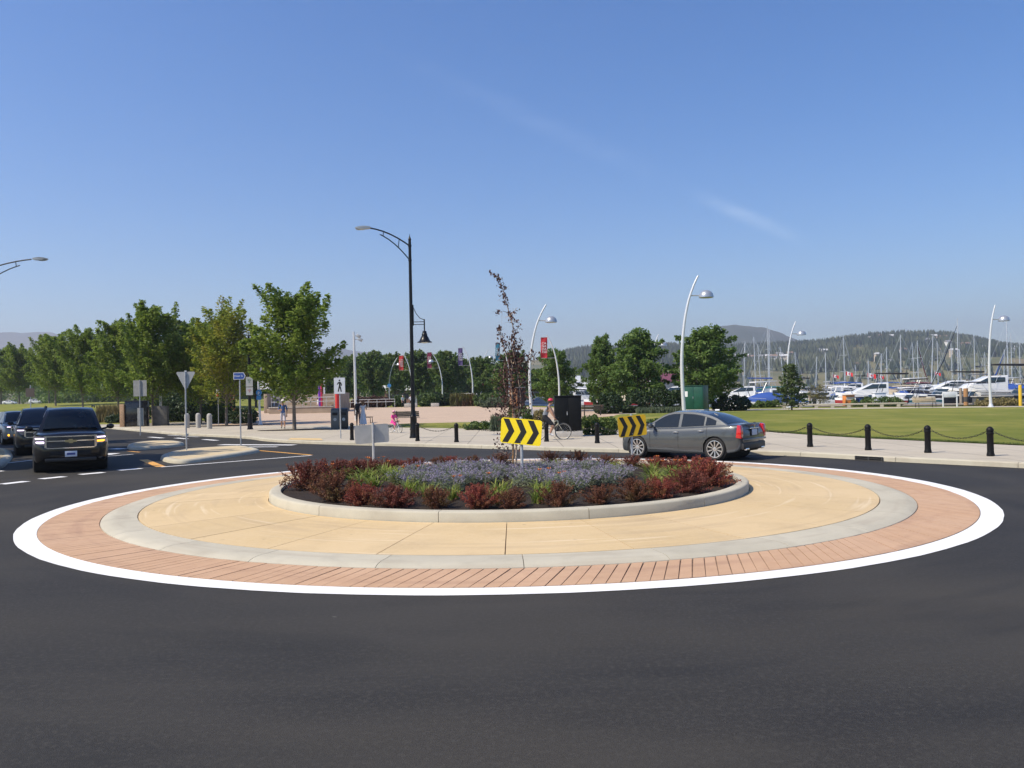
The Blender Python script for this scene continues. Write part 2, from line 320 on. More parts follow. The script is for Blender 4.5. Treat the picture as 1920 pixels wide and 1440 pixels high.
# plaza, paths, lawns laid over it
sheet('plaza', [(-22, 60.5), (-13, 58), (-6.3, 55.8), (-2.6, 59), (9.5, 60), (8.3, 78), (7, 96), (-2, 108), (-12, 113), (-28, 118), (-33, 100)], PLAZA, .008, 4)
sheet('lawn_strip', [g(700, 53).xy[:], g(760, 57.5).xy[:], g(880, 57.5).xy[:], g(1000, 52).xy[:], g(1010, 46).xy[:], (-1.2, 46.5), (-4.2, 49.6)], GRASS, .012, 3)
sheet('lawn', [(3.4, 45.2), (6.4, 42.05), (10.9, 36.5), (11.95, 33.7), (13.1, 30.9), (14.25, 28.7), (15.8, 25.85), (18.6, 21.6), (24.1, 16.6), (34, 11.2), (52, 4), (90, 30), (58, 58), (44, 65.2), (38, 68.2), (31, 71.5), (24, 74), (15, 73), (8.5, 66), (7.2, 59.5), (3.4, 59.5)], GRASS, .028, 1.5)
sheet('waterfront_path', [(120, 28), (90, 30.2), (58, 58.2), (44, 65.4), (38, 68.4), (31, 71.7), (24, 74.2), (15, 73.2), (8.7, 66.2), (8.2, 79), (7, 92), (14, 88), (24, 79.5), (33, 76), (41, 71.5), (48, 68), (62, 61.5), (95, 34)], SIDEW, .008, 3)
sheet('verge', [G(x, y, .13).xy[:] for x, y in ((185, 799), (240, 798), (330, 795), (400, 792.5), (408, 789), (330, 789.5), (185, 791))], GRASS, .02, 2)
sheet('side_path', [g(150, 66).xy[:], g(330, 60).xy[:], g(405, 60).xy[:], g(405, 62).xy[:], g(330, 62.5).xy[:], g(150, 69).xy[:]], SIDEW, .014, 3)
sheet('lake', [(-2500, 60), (6000, 60), (6000, 1000), (-2500, 1000)], None or (lambda M: M)(mat('lake_water', (.035, .06, .07), .12, bump=.5, bs=.8)), -.55, 0, flat0)
sw = MB(); pts = [Vector((x, y, 0)) for x, y in SHORE]; sp = resample(pts, 4)
sw.grid([[(p.x, p.y, zt(p.x, p.y)+.02) for p in sp], [(p.x, p.y+.4, zt(p.x, p.y)-.1) for p in sp], [(p.x, p.y+1.6, -1.2) for p in sp]])
O('sea_wall', sw, CONCG, kind='structure')
for nm, c, rx, ry in (('tree_bed', g(551, 51.2), 2.4, .95), ('tree_bed', g(425, 60.5), 3.2, 1.2)):
    sheet(nm, [(c.x+rx*math.cos(a*.4), c.y+.3+ry*math.sin(a*.4)) for a in range(16)], MULCH, .016, 1)
# ------------------------------------------------------------------ kerb, each stone a piece
kerb = link('kerb', None, kind='structure')
KN = [side(KC, i) for i in range(len(KC))]
prof = [(0, -.05), (.012, .105), (.045, .128), (.30, .132), (.30, -.05)]
for i in range(0, len(KC)-4, 4):
    if KC[i].y > 130 or KC[i].x > 30: continue
    mb = MB(); rows = []
    for u, z in prof:
        r = []
        for k in range(5):
            t = (KC[i+1]-KC[i]).normalized()*(.006 if k == 0 else (-.006 if k == 4 else 0)); q = KC[i+k]+KN[i+k]*u+t; r.append((q.x, q.y, z+max(0, zt(q.x, q.y)-.12)))
        rows.append(r)
    n = len(prof); mb.grid(rows); mb.f += [tuple(j*5 for j in range(n)), tuple(j*5+4 for j in range(n))[::-1]]; mb.mi += [0, 0]
    O('kerb_stone', mb, KERBM, kerb)
# ------------------------------------------------------------------ the roundabout
CX, CY = -.1007, 17.4487; R1, R2, R3, R4, R5 = 8.878, 8.555, 7.653, 7.062, 4.802
def pol(r, a, z): return (CX+r*math.cos(a), CY+r*math.sin(a), z)
def ring(prof, a0, a1, n, skew=0, mb=None, ends=True):
    """profile [(r,z)] swept from angle a0 to a1; skew turns the inner end by that angle"""
    mb = mb or MB(); r0 = prof[0][0]; r1 = prof[-2][0] if ends else prof[-1][0]; rm = max(p[0] for p in prof); rr = rm-min(p[0] for p in prof) or 1
    o = len(mb.v)
    mb.grid([[pol(r, a0+(a1-a0)*k/n+skew*(rm-r)/rr, z) for k in range(n+1)] for r, z in prof])
    if ends:
        mb.add([], []); m = len(prof); mb.f += [tuple(o+j*(n+1) for j in range(m)), tuple(o+j*(n+1)+n for j in range(m))[::-1]]; mb.mi += [mb.m]*2
    return mb
wl = ring([(R2+.004, .006), (R1, .006)], 0, 2*math.pi, 180, ends=False)
for i, (x, y, z) in enumerate(wl.v):                     # brushed edge: not a perfect circle
    rr = math.hypot(x-CX, y-CY); a = math.atan2(y-CY, x-CX)
    if rr > R2+.1: q = 1+.0004*math.sin(a*37)+.0003*math.sin(a*83+1); wl.v[i] = (CX+(x-CX)*q, CY+(y-CY)*q, z)
O('white_edge_line', wl, PAINT, kind='structure')
apron = link('roundabout_apron', None, kind='structure')
O('joint_bed', ring([(R2, .002), (R3-.02, .008), (R3-.05, .012), (R4, .045), (R5+.02, .10)], 0, 2*math.pi, 140, ends=False), mat('joint_dirt', (.24, .165, .115), .95, var=.2, vs=12), apron)
NB = 330; order = sorted(range(NB), key=lambda i: math.sin(2*math.pi*i/NB)); stuff = MB()
for q, i in enumerate(order):
    a0 = 2*math.pi*i/NB; a1 = a0+2*math.pi/NB; d = math.degrees(a0)-270
    if d < -180: d += 360
    sk = R(min(4.8, max(.6, 2.2+.085*d))) if abs(d) < 120 else R(1.5)
    gp = .0042/8.1; dz = rng.uniform(-.0022, .0022)
    z1, z0 = .011+dz, .021+dz; j1, j2 = rng.uniform(-.0004, .0004), rng.uniform(-.0004, .0004)
    pr = [(R2-.004, .0), (R2-.006, z1), (R3+.006, z0), (R3+.004, .004)]
    mb = ring(pr, a0+gp+j1, a1-gp+j2, 1, -sk if False else sk, stuff if q >= 300 else None)
    if q < 300: O('brick', mb, BRICK, apron, smooth_ang=0)
O('brick_course', stuff, BRICK, apron, smooth_ang=0, kind='stuff')
NSL = 27; A0 = R(-90.25); da = 2*math.pi/NSL; gs = .007/7
for i in range(NSL):
    a0 = A0+i*da; z = rng.uniform(-.001, .001)
    O('slab', ring([(R4-.006, .03), (R4-.010, .066+z), (R5+.9, .104+z), (R5+.02, .122+z), (R5+.015, .06)], a0+gs, a0+da-gs, 6), APRON, apron, smooth_ang=0)
    O('kerb_band', ring([(R3-.004, .0), (R3-.010, .022), (R3-.09, .050), (R3-.2, .064), (R3-.36, .062), (R4+.01, .066), (R4+.004, .02)], a0+.004/7+.03, a0+da-.004/7+.03, 6), KERBM, apron, smooth_ang=50)
pk = link('planter_kerb', None, kind='structure')
for i in range(13):
    a0 = R(-102.8)+i*2*math.pi/13; e = .005/4.8
    O('kerb_stone', ring([(R5+.005, .07), (R5, .255), (R5-.02, .278), (R5-.05, .284), (R5-.19, .286), (R5-.215, .28), (R5-.22, .15)], a0+e, a0+2*math.pi/13-e, 10), KERBM, pk, smooth_ang=50)
soil = MB(); rows = []
for j in range(26):
    r = (R5-.21)*j/25; rows.append([pol(max(r, .01), 2*math.pi*k/90, .225+.07*(1-(r/4.6)**2)+(rng.uniform(-.022, .022) if j < 25 else 0)) for k in range(91)])
for r in rows: r[-1] = r[0]
soil.grid(rows, flip=True); O('mulch_bed', soil, MULCH, kind='structure')
def soilz(x, y):
    r = math.hypot(x-CX, y-CY); return .225+.07*(1-(r/4.6)**2)
# ------------------------------------------------------------------ markings
def gq(pts, z=.006): return [tuple(G(x, y, 0).xy)+(z,) for x, y in pts]
def stripe(a, b, wd, m, name, z=.006):
    p, q = G(*a), G(*b); t = (q-p).normalized(); n = Vector((-t.y, t.x, 0))*wd/2; up = Vector((0, 0, z))
    O(name, MB().add([p-n+up, q-n+up, q+n+up, p+n+up], [(0, 1, 2, 3)]), m, kind='structure', smooth_ang=0)
for a, b in (((-46, 913), (-2, 907.5)), ((2, 908.2), (50, 902.7)), ((76, 898.3), (121, 893.8)), ((150, 890), (194, 886)), ((222.6, 882), (264, 878.5)), ((84, 881), (92, 880)), ((-30, 886), (5, 883))):
    stripe(a, b, .34, PAINT, 'yield_line_dash')
stripe((269, 862), (302, 875.5), .28, ORANGE, 'yellow_line'); stripe((486, 845), (584, 853.5), .16, ORANGE, 'yellow_line', .007); stripe((240, 846), (262, 848), .14, ORANGE, 'yellow_line')
for a, b, wd in (((302, 876), (584, 854.2), .16), ((184, 852), (218, 851.2), .8), ((196, 856), (250, 852), .14), ((20, 846), (62, 842), .14), ((0, 870), (60, 863), .14), ((190, 808.5), (373, 819.5), .15), ((330, 821.3), (350, 823), .3), ((382, 824), (407, 826), .3), ((280, 819.5), (305, 821.5), .3), ((200, 813), (226, 815), .3), ((413, 834), (552, 834.5), .5), ((400, 838.5), (520, 838), .3), ((210, 841.5), (232, 842), .5)):
    stripe(a, b, wd, PAINT, 'lane_marking', .0065)
# pinkish paved crossing between the kerb ramp and the island
O('kerb_ramp', MB().add([(p.x, p.y, .1385) for p in [Vector(G(x, y, .1385)) for x, y in ((540, 824.4), (606, 825.4), (602, 821.8), (545, 821))]], [(0, 1, 2, 3)]), mat('yellow_tactile', (.62, .45, .22), .8, var=.1, vs=6), kind='structure')
# splitter islands: rounded kerb ring with a buff top
BUFF = mat('buff_infill', (.55, .44, .27), .85, var=.08, vs=2, bump=.2)
def island(px):
    P = [G(x, y, .0) for x, y in px]; k0 = len(P); P = catmull(P[-2:]+P+P[:2], 6)[12:12+k0*6]; P = resample(P+[P[0]], .22)[:-1]; c = sum(P, Vector())/len(P); ar = sum(P[i].x*P[i-1].y-P[i-1].x*P[i].y for i in range(len(P)))
    root = link('traffic_island', None, kind='structure', loc=c)
    n = len(P); N2 = []
    for i in range(n):
        t = (P[(i+1) % n]-P[i-1]).normalized(); q = Vector((t.y, -t.x, 0)); N2.append(q if ar > 0 else -q)
    for _ in range(3): N2 = [(N2[i-1]+N2[i]*2+N2[(i+1) % n]).normalized() for i in range(n)]
    rows = [[tuple(P[i % n]-c+N2[i % n]*u+Vector((0, 0, z))) for i in range(n+1)] for u, z in ((0, -.02), (.02, .06), (.06, .108), (.14, .128), (.26, .128), (.28, .11))]
    O('kerb_ring', MB().grid(rows), KERBM, root, smooth_ang=50)
    top = MB(); top.add([tuple(P[i]-c+N2[i]*.27+Vector((0, 0, .122))) for i in range(n)], [tuple(range(n))]); O('paved_top', top, BUFF, root, smooth_ang=0)
    return root
island([(302, 858), (312, 867), (350, 869), (420, 859.5), (480, 849.5), (484, 846), (455, 841), (400, 843), (340, 848)])
island([(238, 839), (248, 844), (290, 842), (335, 837), (346, 834), (325, 830.5), (280, 831), (248, 835)])
island([(-60, 884), (-2, 880), (16, 868), (24, 854), (8, 845), (-60, 845)])
# storm drain in the kerb face
i = min(range(len(KC)), key=lambda k: (KC[k]-Vector((9.95, 22.95, 0))).length); t = (KC[i+1]-KC[i-1]).normalized(); n = side(KC, i)
dr = thing('storm_drain', 'twin dark slots of the storm drain inlet in the kerb face below the bollards', 'drain', tuple(KC[i]-n*.012), math.atan2(t.y, t.x))
for s in (-1, 1): O('slot', MB().box((s*.2, .008, .055), (.36, .03, .085)), DARK, dr)
fr = MB()
for c, d in (((0, 0, .105), (.82, .05, .016)), ((0, 0, .006), (.82, .05, .012)), ((0, 0, .055), (.035, .05, .083)), ((-.4, 0, .055), (.03, .05, .083)), ((.4, 0, .055), (.03, .05, .083)), ((-.2, 0, .055), (.36, .046, .012)), ((.2, 0, .055), (.36, .046, .012))): fr.box(c, d)
O('frame', fr, mat('cast_iron', (.05, .05, .05), .6), dr)
# ------------------------------------------------------------------ leaves: many small faces spread through the crown
def leaf_mesh(name, C, Dr, Nn, ln, wd, m):
    """diamond leaves: centres C, long axes Dr, normals Nn, length ln, width wd (numpy)"""
    Dr = Dr/np.linalg.norm(Dr, axis=1, keepdims=True); W = np.cross(Nn, Dr); W /= np.linalg.norm(W, axis=1, keepdims=True)+1e-9
    n = len(C); ln = np.asarray(ln).reshape(-1, 1); wd = np.asarray(wd).reshape(-1, 1)
    V = np.empty((n, 4, 3), np.float32); V[:, 0] = C-Dr*ln*.5; V[:, 1] = C-Dr*ln*.02+W*wd*.5; V[:, 2] = C+Dr*ln*.5; V[:, 3] = C-Dr*ln*.02-W*wd*.5
    me = bpy.data.meshes.new(name); me.vertices.add(n*4); me.vertices.foreach_set('co', V.ravel()); me.loops.add(n*4); me.loops.foreach_set('vertex_index', np.arange(n*4, dtype=np.int32))
    me.polygons.add(n); me.polygons.foreach_set('loop_start', np.arange(0, n*4, 4, dtype=np.int32)); me.polygons.foreach_set('loop_total', np.full(n, 4, np.int32))
    me.materials.append(m); me.update(); me.validate(); return me
def rnd_dirs(r, n):
    v = r.normal(size=(n, 3)); return v/np.linalg.norm(v, axis=1, keepdims=True)
LEAF = {
    'maple': leafmat('maple_leaves', (.11, .18, .028), (.27, .36, .06), (.22, .28, .045), .52, clump=.9),
    'gold': leafmat('maple_leaves_turning', (.13, .185, .024), (.31, .36, .045), (.33, .31, .045), .52, clump=.7),
    'dark': leafmat('dark_green_leaves', (.075, .145, .032), (.19, .285, .068), (.13, .20, .042), .46, clump=.9),
    'mid': leafmat('park_tree_leaves', (.060, .122, .03), (.155, .235, .058), (.165, .21, .048), .44, clump=.35),
    'pine': leafmat('young_pine_needles', (.06, .11, .036), (.16, .20, .07), None, .35),
    'yellow': leafmat('yellow_bush_leaves', (.10, .10, .022), (.22, .19, .045), None, .3)}
BARK = mat('grey_bark', (.19, .155, .125), .9, var=.3, vs=9, bump=.5, bs=30)
BARKD = mat('dark_bark', (.075, .055, .042), .9, var=.3, vs=9, bump=.5, bs=30)
def tree_meshes(kind, seed, H=10., base=.22, rad=.30, nb=60, npl=170, ll=.21, el=(45, 78), env='oval', spike=.55, droop=0, m=None, bark=None, thick=.016):
    """trunk, limbs and crown of one tree form; limbs grow from the trunk to an uneven envelope and carry the leaves"""
    r = np.random.default_rng(seed); tr = MB(); zz = [0, .1, .3, .5, .7, .9]
    wob = [r.normal(0, .012*H, 2)*(q > .15) for q in zz]
    P = [Vector((wob[i][0]*q, wob[i][1]*q, q*H)) for i, q in enumerate(zz)]
    tr.tube([P[0]-Vector((0, 0, .15))]+P, [thick*H*1.35]+[thick*H*(1.15, 1, .8, .55, .3, .08)[i] for i in range(6)], 9)
    C = []; Dd = []
    for b in range(nb):
        f = (b+.5)/nb; t0 = base+(.86-base)*f**1.1; az = b*2.39996+r.normal(0, .25); e = R(r.uniform(*el)*(.8+.35*f) if env != 'cone' else r.uniform(*el))
        o = P[0].lerp(P[-1], 0); o = Vector((0, 0, t0*H)); 
        d = Vector((math.cos(az)*math.cos(e), math.sin(az)*math.cos(e), math.sin(e)))
        zc = t0+.12
        if env == 'oval': reach = rad*H*(max(.03, 1-((t0-.22)/.76)**2))**.9/max(.27, math.cos(e))*.92
        elif env == 'round': reach = rad*H*min(1, (1.03-t0)/.66)**.85*(1 if t0 > .24 else .86)/max(.45, math.cos(e))*.9
        else: reach = rad*H*(1.02-t0)**.85/max(.4, math.cos(e))
        reach = min(reach, (1.0-t0)*H/max(.2, math.sin(e)))*r.uniform(.72, 1.10)
        if spike and r.random() < .28: reach *= 1.12
        bend = Vector((0, 0, (spike*.25 if el[0] > 30 else 0)-droop))
        pts = []; q0 = o.copy()
        for k in range(6):
            s = k/5; pts.append(o+d*reach*s+bend*reach*s*s+Vector(r.normal(0, .012*H, 3)*s))
        tr.tube(pts, [thick*H*.42*(1-t0*.7)*(1-.86*k/5) for k in range(6)], 5)
        n = int(npl*(.45+.75*reach/(rad*H))); s = 1-(1-.16)*r.random(n)**1.25 if False else .16+.84*r.random(n)**.75
        A = np.array([list(p) for p in pts]); idx = np.minimum((s*5).astype(int), 4); fr = (s*5-idx)[:, None]
        c = A[idx]*(1-fr)+A[idx+1]*fr
        sp = (.105*H*rad/.3*(1-.84*s**1.5))[:, None]
        off = r.normal(size=(n, 3)); off /= np.linalg.norm(off, axis=1, keepdims=True); off *= (r.random((n, 1))**.45)*sp*np.array([1, 1, .85]); C.append(c+off)
        Dd.append(np.array(list(d))[None]*.5+off/np.maximum(np.linalg.norm(off, axis=1, keepdims=True), 1e-6)*.8+r.normal(0, .5, (n, 3))+np.array([0, 0, -.25-droop*1.6]))
    C = np.concatenate(C); Dd = np.concatenate(Dd); n = len(C)
    ax = C.copy(); ax[:, 2] = C[:, 2]-.5*H; ax /= np.linalg.norm(ax, axis=1, keepdims=True)+1e-6
    Nn = ax*.5+rnd_dirs(r, n)*.75+np.array([0, 0, .45])
    lf = ll*r.uniform(.65, 1.3, n)
    return leaf_mesh(kind+'_crown', C, Dd, Nn, lf, lf*r.uniform(.55, .85, n), m), mesh_of(kind+'_trunk', tr, bark, 60, fix=False)
FORMS = {}
for k in range(4): FORMS['maple', k] = tree_meshes('maple', 10+k, m=LEAF['maple'], bark=BARK, nb=80, npl=230, ll=.20, base=.18, el=(30, 72), thick=.010, spike=1.1)
for k in range(2): FORMS['gold', k] = tree_meshes('gold', 20+k, m=LEAF['gold'], bark=BARK, nb=78, npl=205, ll=.19, base=.19, el=(34, 74), thick=.010, spike=1.1)
for k in range(3): FORMS['dark', k] = tree_meshes('dark', 30+k, m=LEAF['dark'], bark=BARKD, base=.14, rad=.40, nb=76, npl=190, ll=.30, el=(12, 48), env='round', spike=.3, droop=.16)
for k in range(3): FORMS['mid', k] = tree_meshes('mid', 40+k, m=LEAF['mid'], bark=BARKD, base=.17, rad=.38, nb=60, npl=110, ll=.42, el=(25, 62), env='round', spike=.4)
FORMS['pine', 0] = tree_meshes('pine', 50, m=LEAF['pine'], bark=BARKD, base=.08, rad=.30, nb=64, npl=90, ll=.30, el=(8, 38), env='cone', spike=0, thick=.012)
FORMS['yellow', 0] = tree_meshes('yellow', 60, m=LEAF['yellow'], bark=BARK, base=.06, rad=.42, nb=40, npl=70, ll=.3, el=(20, 65), env='cone', spike=.2, thick=.01)
def extent(kind, k):
    me = FORMS[kind, k][0]; c = np.empty(len(me.vertices)*3, np.float32); me.vertices.foreach_get('co', c); c = c.reshape(-1, 3)
    return np.percentile(np.abs(c[:, 0]), 98.5), c[:, 2].max()
EXT = {k: extent(*k) for k in FORMS}
def tree(kind, k, x, y, h, w, label, group, rz=0, name=None, lean=0):
    ew, eh = EXT[kind, k]; t = thing(name or {'pine': 'young_conifer', 'yellow': 'yellow_bush'}.get(kind, {'maple': 'maple_tree', 'gold': 'maple_tree'}.get(kind, 'park_tree')), label, 'bush' if kind == 'yellow' else 'tree', (x, y, zt(x, y)), 0, group)
    for nm, me in (('crown', FORMS[kind, k][0]), ('trunk', FORMS[kind, k][1])):
        o = link(nm, me, t, rz=rz); o.scale = (w/2/ew, w/2/ew, h/eh)
    return t
def tree_px(kind, k, px, D, cl, cr, top, label, group, rz=0, name=None, wf=1):
    x = X(px, D); h = at(px, top, D).z-zt(x, D); w = (cr-cl)/FPX*D*wf
    return tree(kind, k, x, D, h, w, label, group, rz, name)
GS = 'street trees along the kerb'
TL = [('maple', 0, 551, 51.5, 457, 626, 527, 'tall maple with open spiky crown beside the man walking', .4),
      ('gold', 0, 424, 61, 333, 466, 553, 'maple with yellowing leaves, just behind the blue street name sign', 1.2),
      ('maple', 1, 376, 66, 300, 400, 590, 'dark green maple half hidden behind the yellowing maple', 2),
      ('maple', 2, 286, 64.5, 238, 348, 562, 'tall narrow maple behind the triangular sign seen from the back', 3),
      ('maple', 3, 222, 83, 170, 276, 585, 'maple with a pale trunk standing behind the black SUV', 4),
      ('maple', 0, 155, 104, 112, 200, 608, 'maple over the roof of the dark SUV, next along the street row', 5),
      ('maple', 1, 104, 125, 70, 150, 616, 'maple in the street row above the parked white wagon', 1),
      ('maple', 2, 92, 150, 40, 108, 626, 'far maple of the street row, above the silver SUV', 2.5),
      ('maple', 3, 36, 165, -5, 74, 640, 'far maple of the street row, near the mountain gap', 3.2),
      ('maple', 0, 2, 180, -40, 36, 645, 'farthest maple of the street row, cut by the picture edge', .8),
      ('mid', 0, 340, 118, 296, 420, 600, 'dark park tree seen between two street maples', .5),
      ('mid', 1, 255, 130, 205, 305, 640, 'dark park tree low behind the street maples', 1.5)]
for kd, k, px, D, cl, cr, top, lb, rz in TL: tree_px(kd, k, px, D, cl, cr, top, lb, GS, rz)
# three more of the row stand out of the picture and shade the approach road
for i, (x, y, h) in enumerate(((-21.4, 26.8, 12.5), (-25.7, 33.2, 13), (-30.2, 40, 13))):
    tree('maple', i, x, y, h, 6.2, ['near', 'middle', 'far'][i]+' maple on the near side of the approach road, outside the view', 'maples on the near side of the road', i*1.7)
GP = 'park trees behind the plaza'
for i, (k, px, D, cl, cr, top, rz) in enumerate(((1, 652, 150, 624, 676, 668, 0), (0, 700, 128, 668, 730, 655, 1), (2, 742, 150, 716, 772, 657, 2), (1, 783, 132, 752, 815, 653, 3), (0, 840, 128, 805, 874, 655, 4), (2, 905, 125, 872, 934, 664, 5),
      (1, 955, 112, 915, 995, 656, .6), (0, 820, 175, 780, 850, 660, 1.6), (2, 672, 190, 640, 712, 660, 2.6), (1, 1012, 140, 985, 1045, 690, 3.6), (0, 735, 185, 700, 770, 662, 4.2), (2, 885, 180, 850, 925, 668, 1.9), (1, 610, 160, 570, 640, 672, 5.3), (0, 480, 120, 430, 520, 655, 2.2))):
    tree_px('mid', k, px, D, cl, cr, top, 'leafy dark green park tree behind the plaza, %s from the left' % nth(sorted([652, 700, 742, 783, 840, 905, 955, 820, 672, 1012, 735, 885, 610, 480]).index(px)), GP, rz)
GD = 'dark trees at the lawn edge'
tree_px('dark', 0, 1043, 82, 1002, 1084, 650, 'round dark green tree behind the black utility cabinet', GD, .3)
tree_px('dark', 1, 1131, 80, 1098, 1166, 624, 'narrower dark tree with a two-pronged top, beside the white boathouse', GD, 1.3)
tree_px('dark', 2, 1198, 75, 1142, 1254, 611, 'pointed dark tree in the middle of the waterfront three', GD, 2.3)
tree_px('dark', 0, 1326, 74, 1260, 1388, 606, 'broad dark tree over the green utility box', GD, 4.3)
tree_px('pine', 0, 1484, 71, 1456, 1511, 679, 'young pine alone on the lawn', None, 1)
tree_px('yellow', 0, 1537, 84, 1516, 1556, 718, 'yellow-green bush beside the young pine', None, 2)
# a far wood round the bay, one mass
def far_wood():
    r = np.random.default_rng(5); C = []
    for i in range(95):
        px = r.uniform(60, 1100); D = r.uniform(230, 330); x = X(px, D); h = r.uniform(7, 11)*(1 if px < 950 else .75); w = h*r.uniform(.35, .55)
        n = 420; p = rnd_dirs(r, n)*r.random((n, 1))**.35*np.array([w, w, h*.5])+np.array([x, D, h*.52]); C.append(p)
    for i in range(46):
        px = r.uniform(-80, 430); D = r.uniform(325, 400); x = X(px, D); h = r.uniform(11, 17); w = h*r.uniform(.38, .55)
        n = 420; C.append(rnd_dirs(r, n)*r.random((n, 1))**.35*np.array([w, w, h*.5])+np.array([x, D, zt(x, D)+h*.48]))
    C = np.concatenate(C); n = len(C); l = r.uniform(.6, 1.2, n)
    link('far_wood', leaf_mesh('far_wood', C, rnd_dirs(r, n), rnd_dirs(r, n)+np.array([0, 0, .5]), l, l*.8, LEAF['mid']), kind='stuff')
far_wood()
# ------------------------------------------------------------------ planting bed of the roundabout
BARB = [leafmat('barberry_leaves', (.11, .030, .024), (.29, .088, .060), (.20, .105, .045), .35, clump=3), leafmat('barberry_leaves_red', (.17, .038, .031), (.44, .115, .078), (.26, .12, .05), .35, clump=3), leafmat('barberry_leaves_brown', (.11, .042, .027), (.26, .105, .055), (.18, .115, .045), .35, clump=3)]
TWIG = mat('red_brown_twigs', (.09, .045, .03), .8)
def barberry(seed, m):
    r = np.random.default_rng(seed); st = MB(); C = []; Dd = []; W = r.uniform(.28, .35); H = r.uniform(.46, .56)
    for i in range(64):
        az = r.uniform(0, 6.28); e = R(r.uniform(18, 88)); L_ = H*r.uniform(.80, 1.06); d = Vector((math.cos(az)*math.cos(e), math.sin(az)*math.cos(e), math.sin(e)))
        L_ = min(L_, W*1.12/max(.2, math.cos(e)))*(1.08 if r.random() < .15 else 1)
        o = Vector((r.normal(0, .06), r.normal(0, .06), 0)); arch = Vector((d.x, d.y, -.25))*L_*.22
        pts = [o+d*L_*s+arch*s*s for s in (0, .35, .7, 1)]; st.tube(pts, [.007, .006, .004, .002], 3, False)
        n = 125; s = .12+.88*r.random(n)**.7; A = np.array([list(p) for p in pts]); q = np.interp(s, [0, .35, .7, 1], [0, 1, 2, 3]); ix = np.minimum(q.astype(int), 2); fr = (q-ix)[:, None]
        C.append(A[ix]*(1-fr)+A[ix+1]*fr+r.normal(0, .024, (n, 3))*(1.3-s[:, None]*.7)); Dd.append(np.array(list(d))[None]*.5+r.normal(0, .7, (n, 3)))
    C = np.concatenate(C); n = len(C); l = r.uniform(.018, .036, n)
    return leaf_mesh('barberry_foliage', C, np.concatenate(Dd), rnd_dirs(r, n)+np.array([0, 0, .5]), l, l*.62, m), mesh_of('barberry_twigs', st, TWIG, 0, fix=False)
BF = [barberry(100+i, BARB[i % 3]) for i in range(6)]
LEAVG = leafmat('catmint_leaves', (.15, .18, .11), (.26, .29, .20), None, .3); LEAVP = leafmat('catmint_flowers', (.30, .25, .37), (.49, .43, .56), None, .3)
DAYG = leafmat('daylily_blades', (.11, .175, .028), (.27, .33, .06), (.40, .36, .10), .4, clump=2); DAYO = mat('daylily_flower_orange', (.62, .17, .03), .6); DAYS = mat('daylily_stalk', (.20, .17, .06), .7)
def catmint(seed):
    r = np.random.default_rng(seed); n = 2300; az = r.uniform(0, 6.28, n); rr = .46*np.sqrt(r.random(n)); z = .50*np.sqrt(np.maximum(0, 1-(rr/.5)**2))*r.random(n)**.5
    C = np.stack([rr*np.cos(az), rr*np.sin(az), z+.02], 1); l = r.uniform(.03, .06, n)
    fol = leaf_mesh('catmint_foliage', C, rnd_dirs(r, n)+np.array([0, 0, .4]), rnd_dirs(r, n)+np.array([0, 0, .6]), l, l*.55, LEAVG)
    st = MB(); P = []; Dd = []
    for i in range(105):
        a = r.uniform(0, 6.28); q = .42*math.sqrt(r.random()); o = Vector((q*math.cos(a), q*math.sin(a), .30*math.sqrt(max(0, 1-(q/.5)**2)))); d = Vector((math.cos(a)*q*1.5+r.normal(0, .18), math.sin(a)*q*1.5+r.normal(0, .18), 1)).normalized(); L_ = r.uniform(.16, .36)
        st.tube([o, o+d*L_], [.003, .002], 3, False); k = 15; s = r.uniform(.35, 1.02, k)[:, None]
        P.append(np.array(list(o))+np.array(list(d))*L_*s+r.normal(0, .010, (k, 3))); Dd.append(np.array(list(d))[None]*.4+r.normal(0, .6, (k, 3)))
    P = np.concatenate(P); n = len(P); l = r.uniform(.018, .034, n)
    return fol, leaf_mesh('catmint_flower', P, np.concatenate(Dd), rnd_dirs(r, n), l, l*.7, LEAVP), mesh_of('catmint_stem', st, mat('catmint_stems', (.20, .22, .15), .8), 0, fix=False)
CM = [catmint(200+i) for i in range(4)]
def daylily(seed, flowers):
    r = np.random.default_rng(seed); mb = MB()
    for i in range(64):
        a = r.uniform(0, 6.28); L_ = r.uniform(.42, .78); e = R(r.uniform(48, 84)); w = r.uniform(.009, .016); hx, hy = math.cos(a), math.sin(a); o = Vector((r.normal(0, .07), r.normal(0, .07), 0)); rows = []
        for s in (0, .3, .55, .8, 1):
            ang = e-s*s*R(r.uniform(70, 105)); q = o+Vector((hx*math.cos(e)*L_*s+hx*.25*L_*s*s, hy*math.cos(e)*L_*s+hy*.25*L_*s*s, L_*(math.sin(e)*s-.42*s*s*s))); ww = w*(1-.9*s**3); rows.append([q+Vector((-hy*ww, hx*ww, 0)), q+Vector((hy*ww, -hx*ww, 0))])
        mb.grid(rows)
    fol = mesh_of('daylily_blades', mb, DAYG, 60, fix=False); st = MB(); fl = MB(); FL = []
    for i in range(flowers):
        a = r.uniform(0, 6.28); t = Vector((math.cos(a)*.22, math.sin(a)*.22, r.uniform(.52, .70))); st.tube([(0, 0, .05), t*.6+Vector((0, 0, .1)), t], [.006, .005, .004], 4, False)
        for k in range(6):
            b = k*1.047; d = Vector((math.cos(b), math.sin(b), .7)); n2 = Vector((-math.sin(b), math.cos(b), 0))*.018; fl.add([t, t+d*.035+n2, t+d*.075, t+d*.035-n2], [(0, 1, 2, 3)])
        FL.append(mesh_of('daylily_flower', fl, DAYO, 0, fix=False)); fl = MB()
    return fol, (mesh_of('daylily_stalk', st, DAYS, 60, fix=False), FL) if flowers else None
DL = [daylily(300+i, [2, 0, 1, 0][i % 4]) for i in range(6)]
used = {}
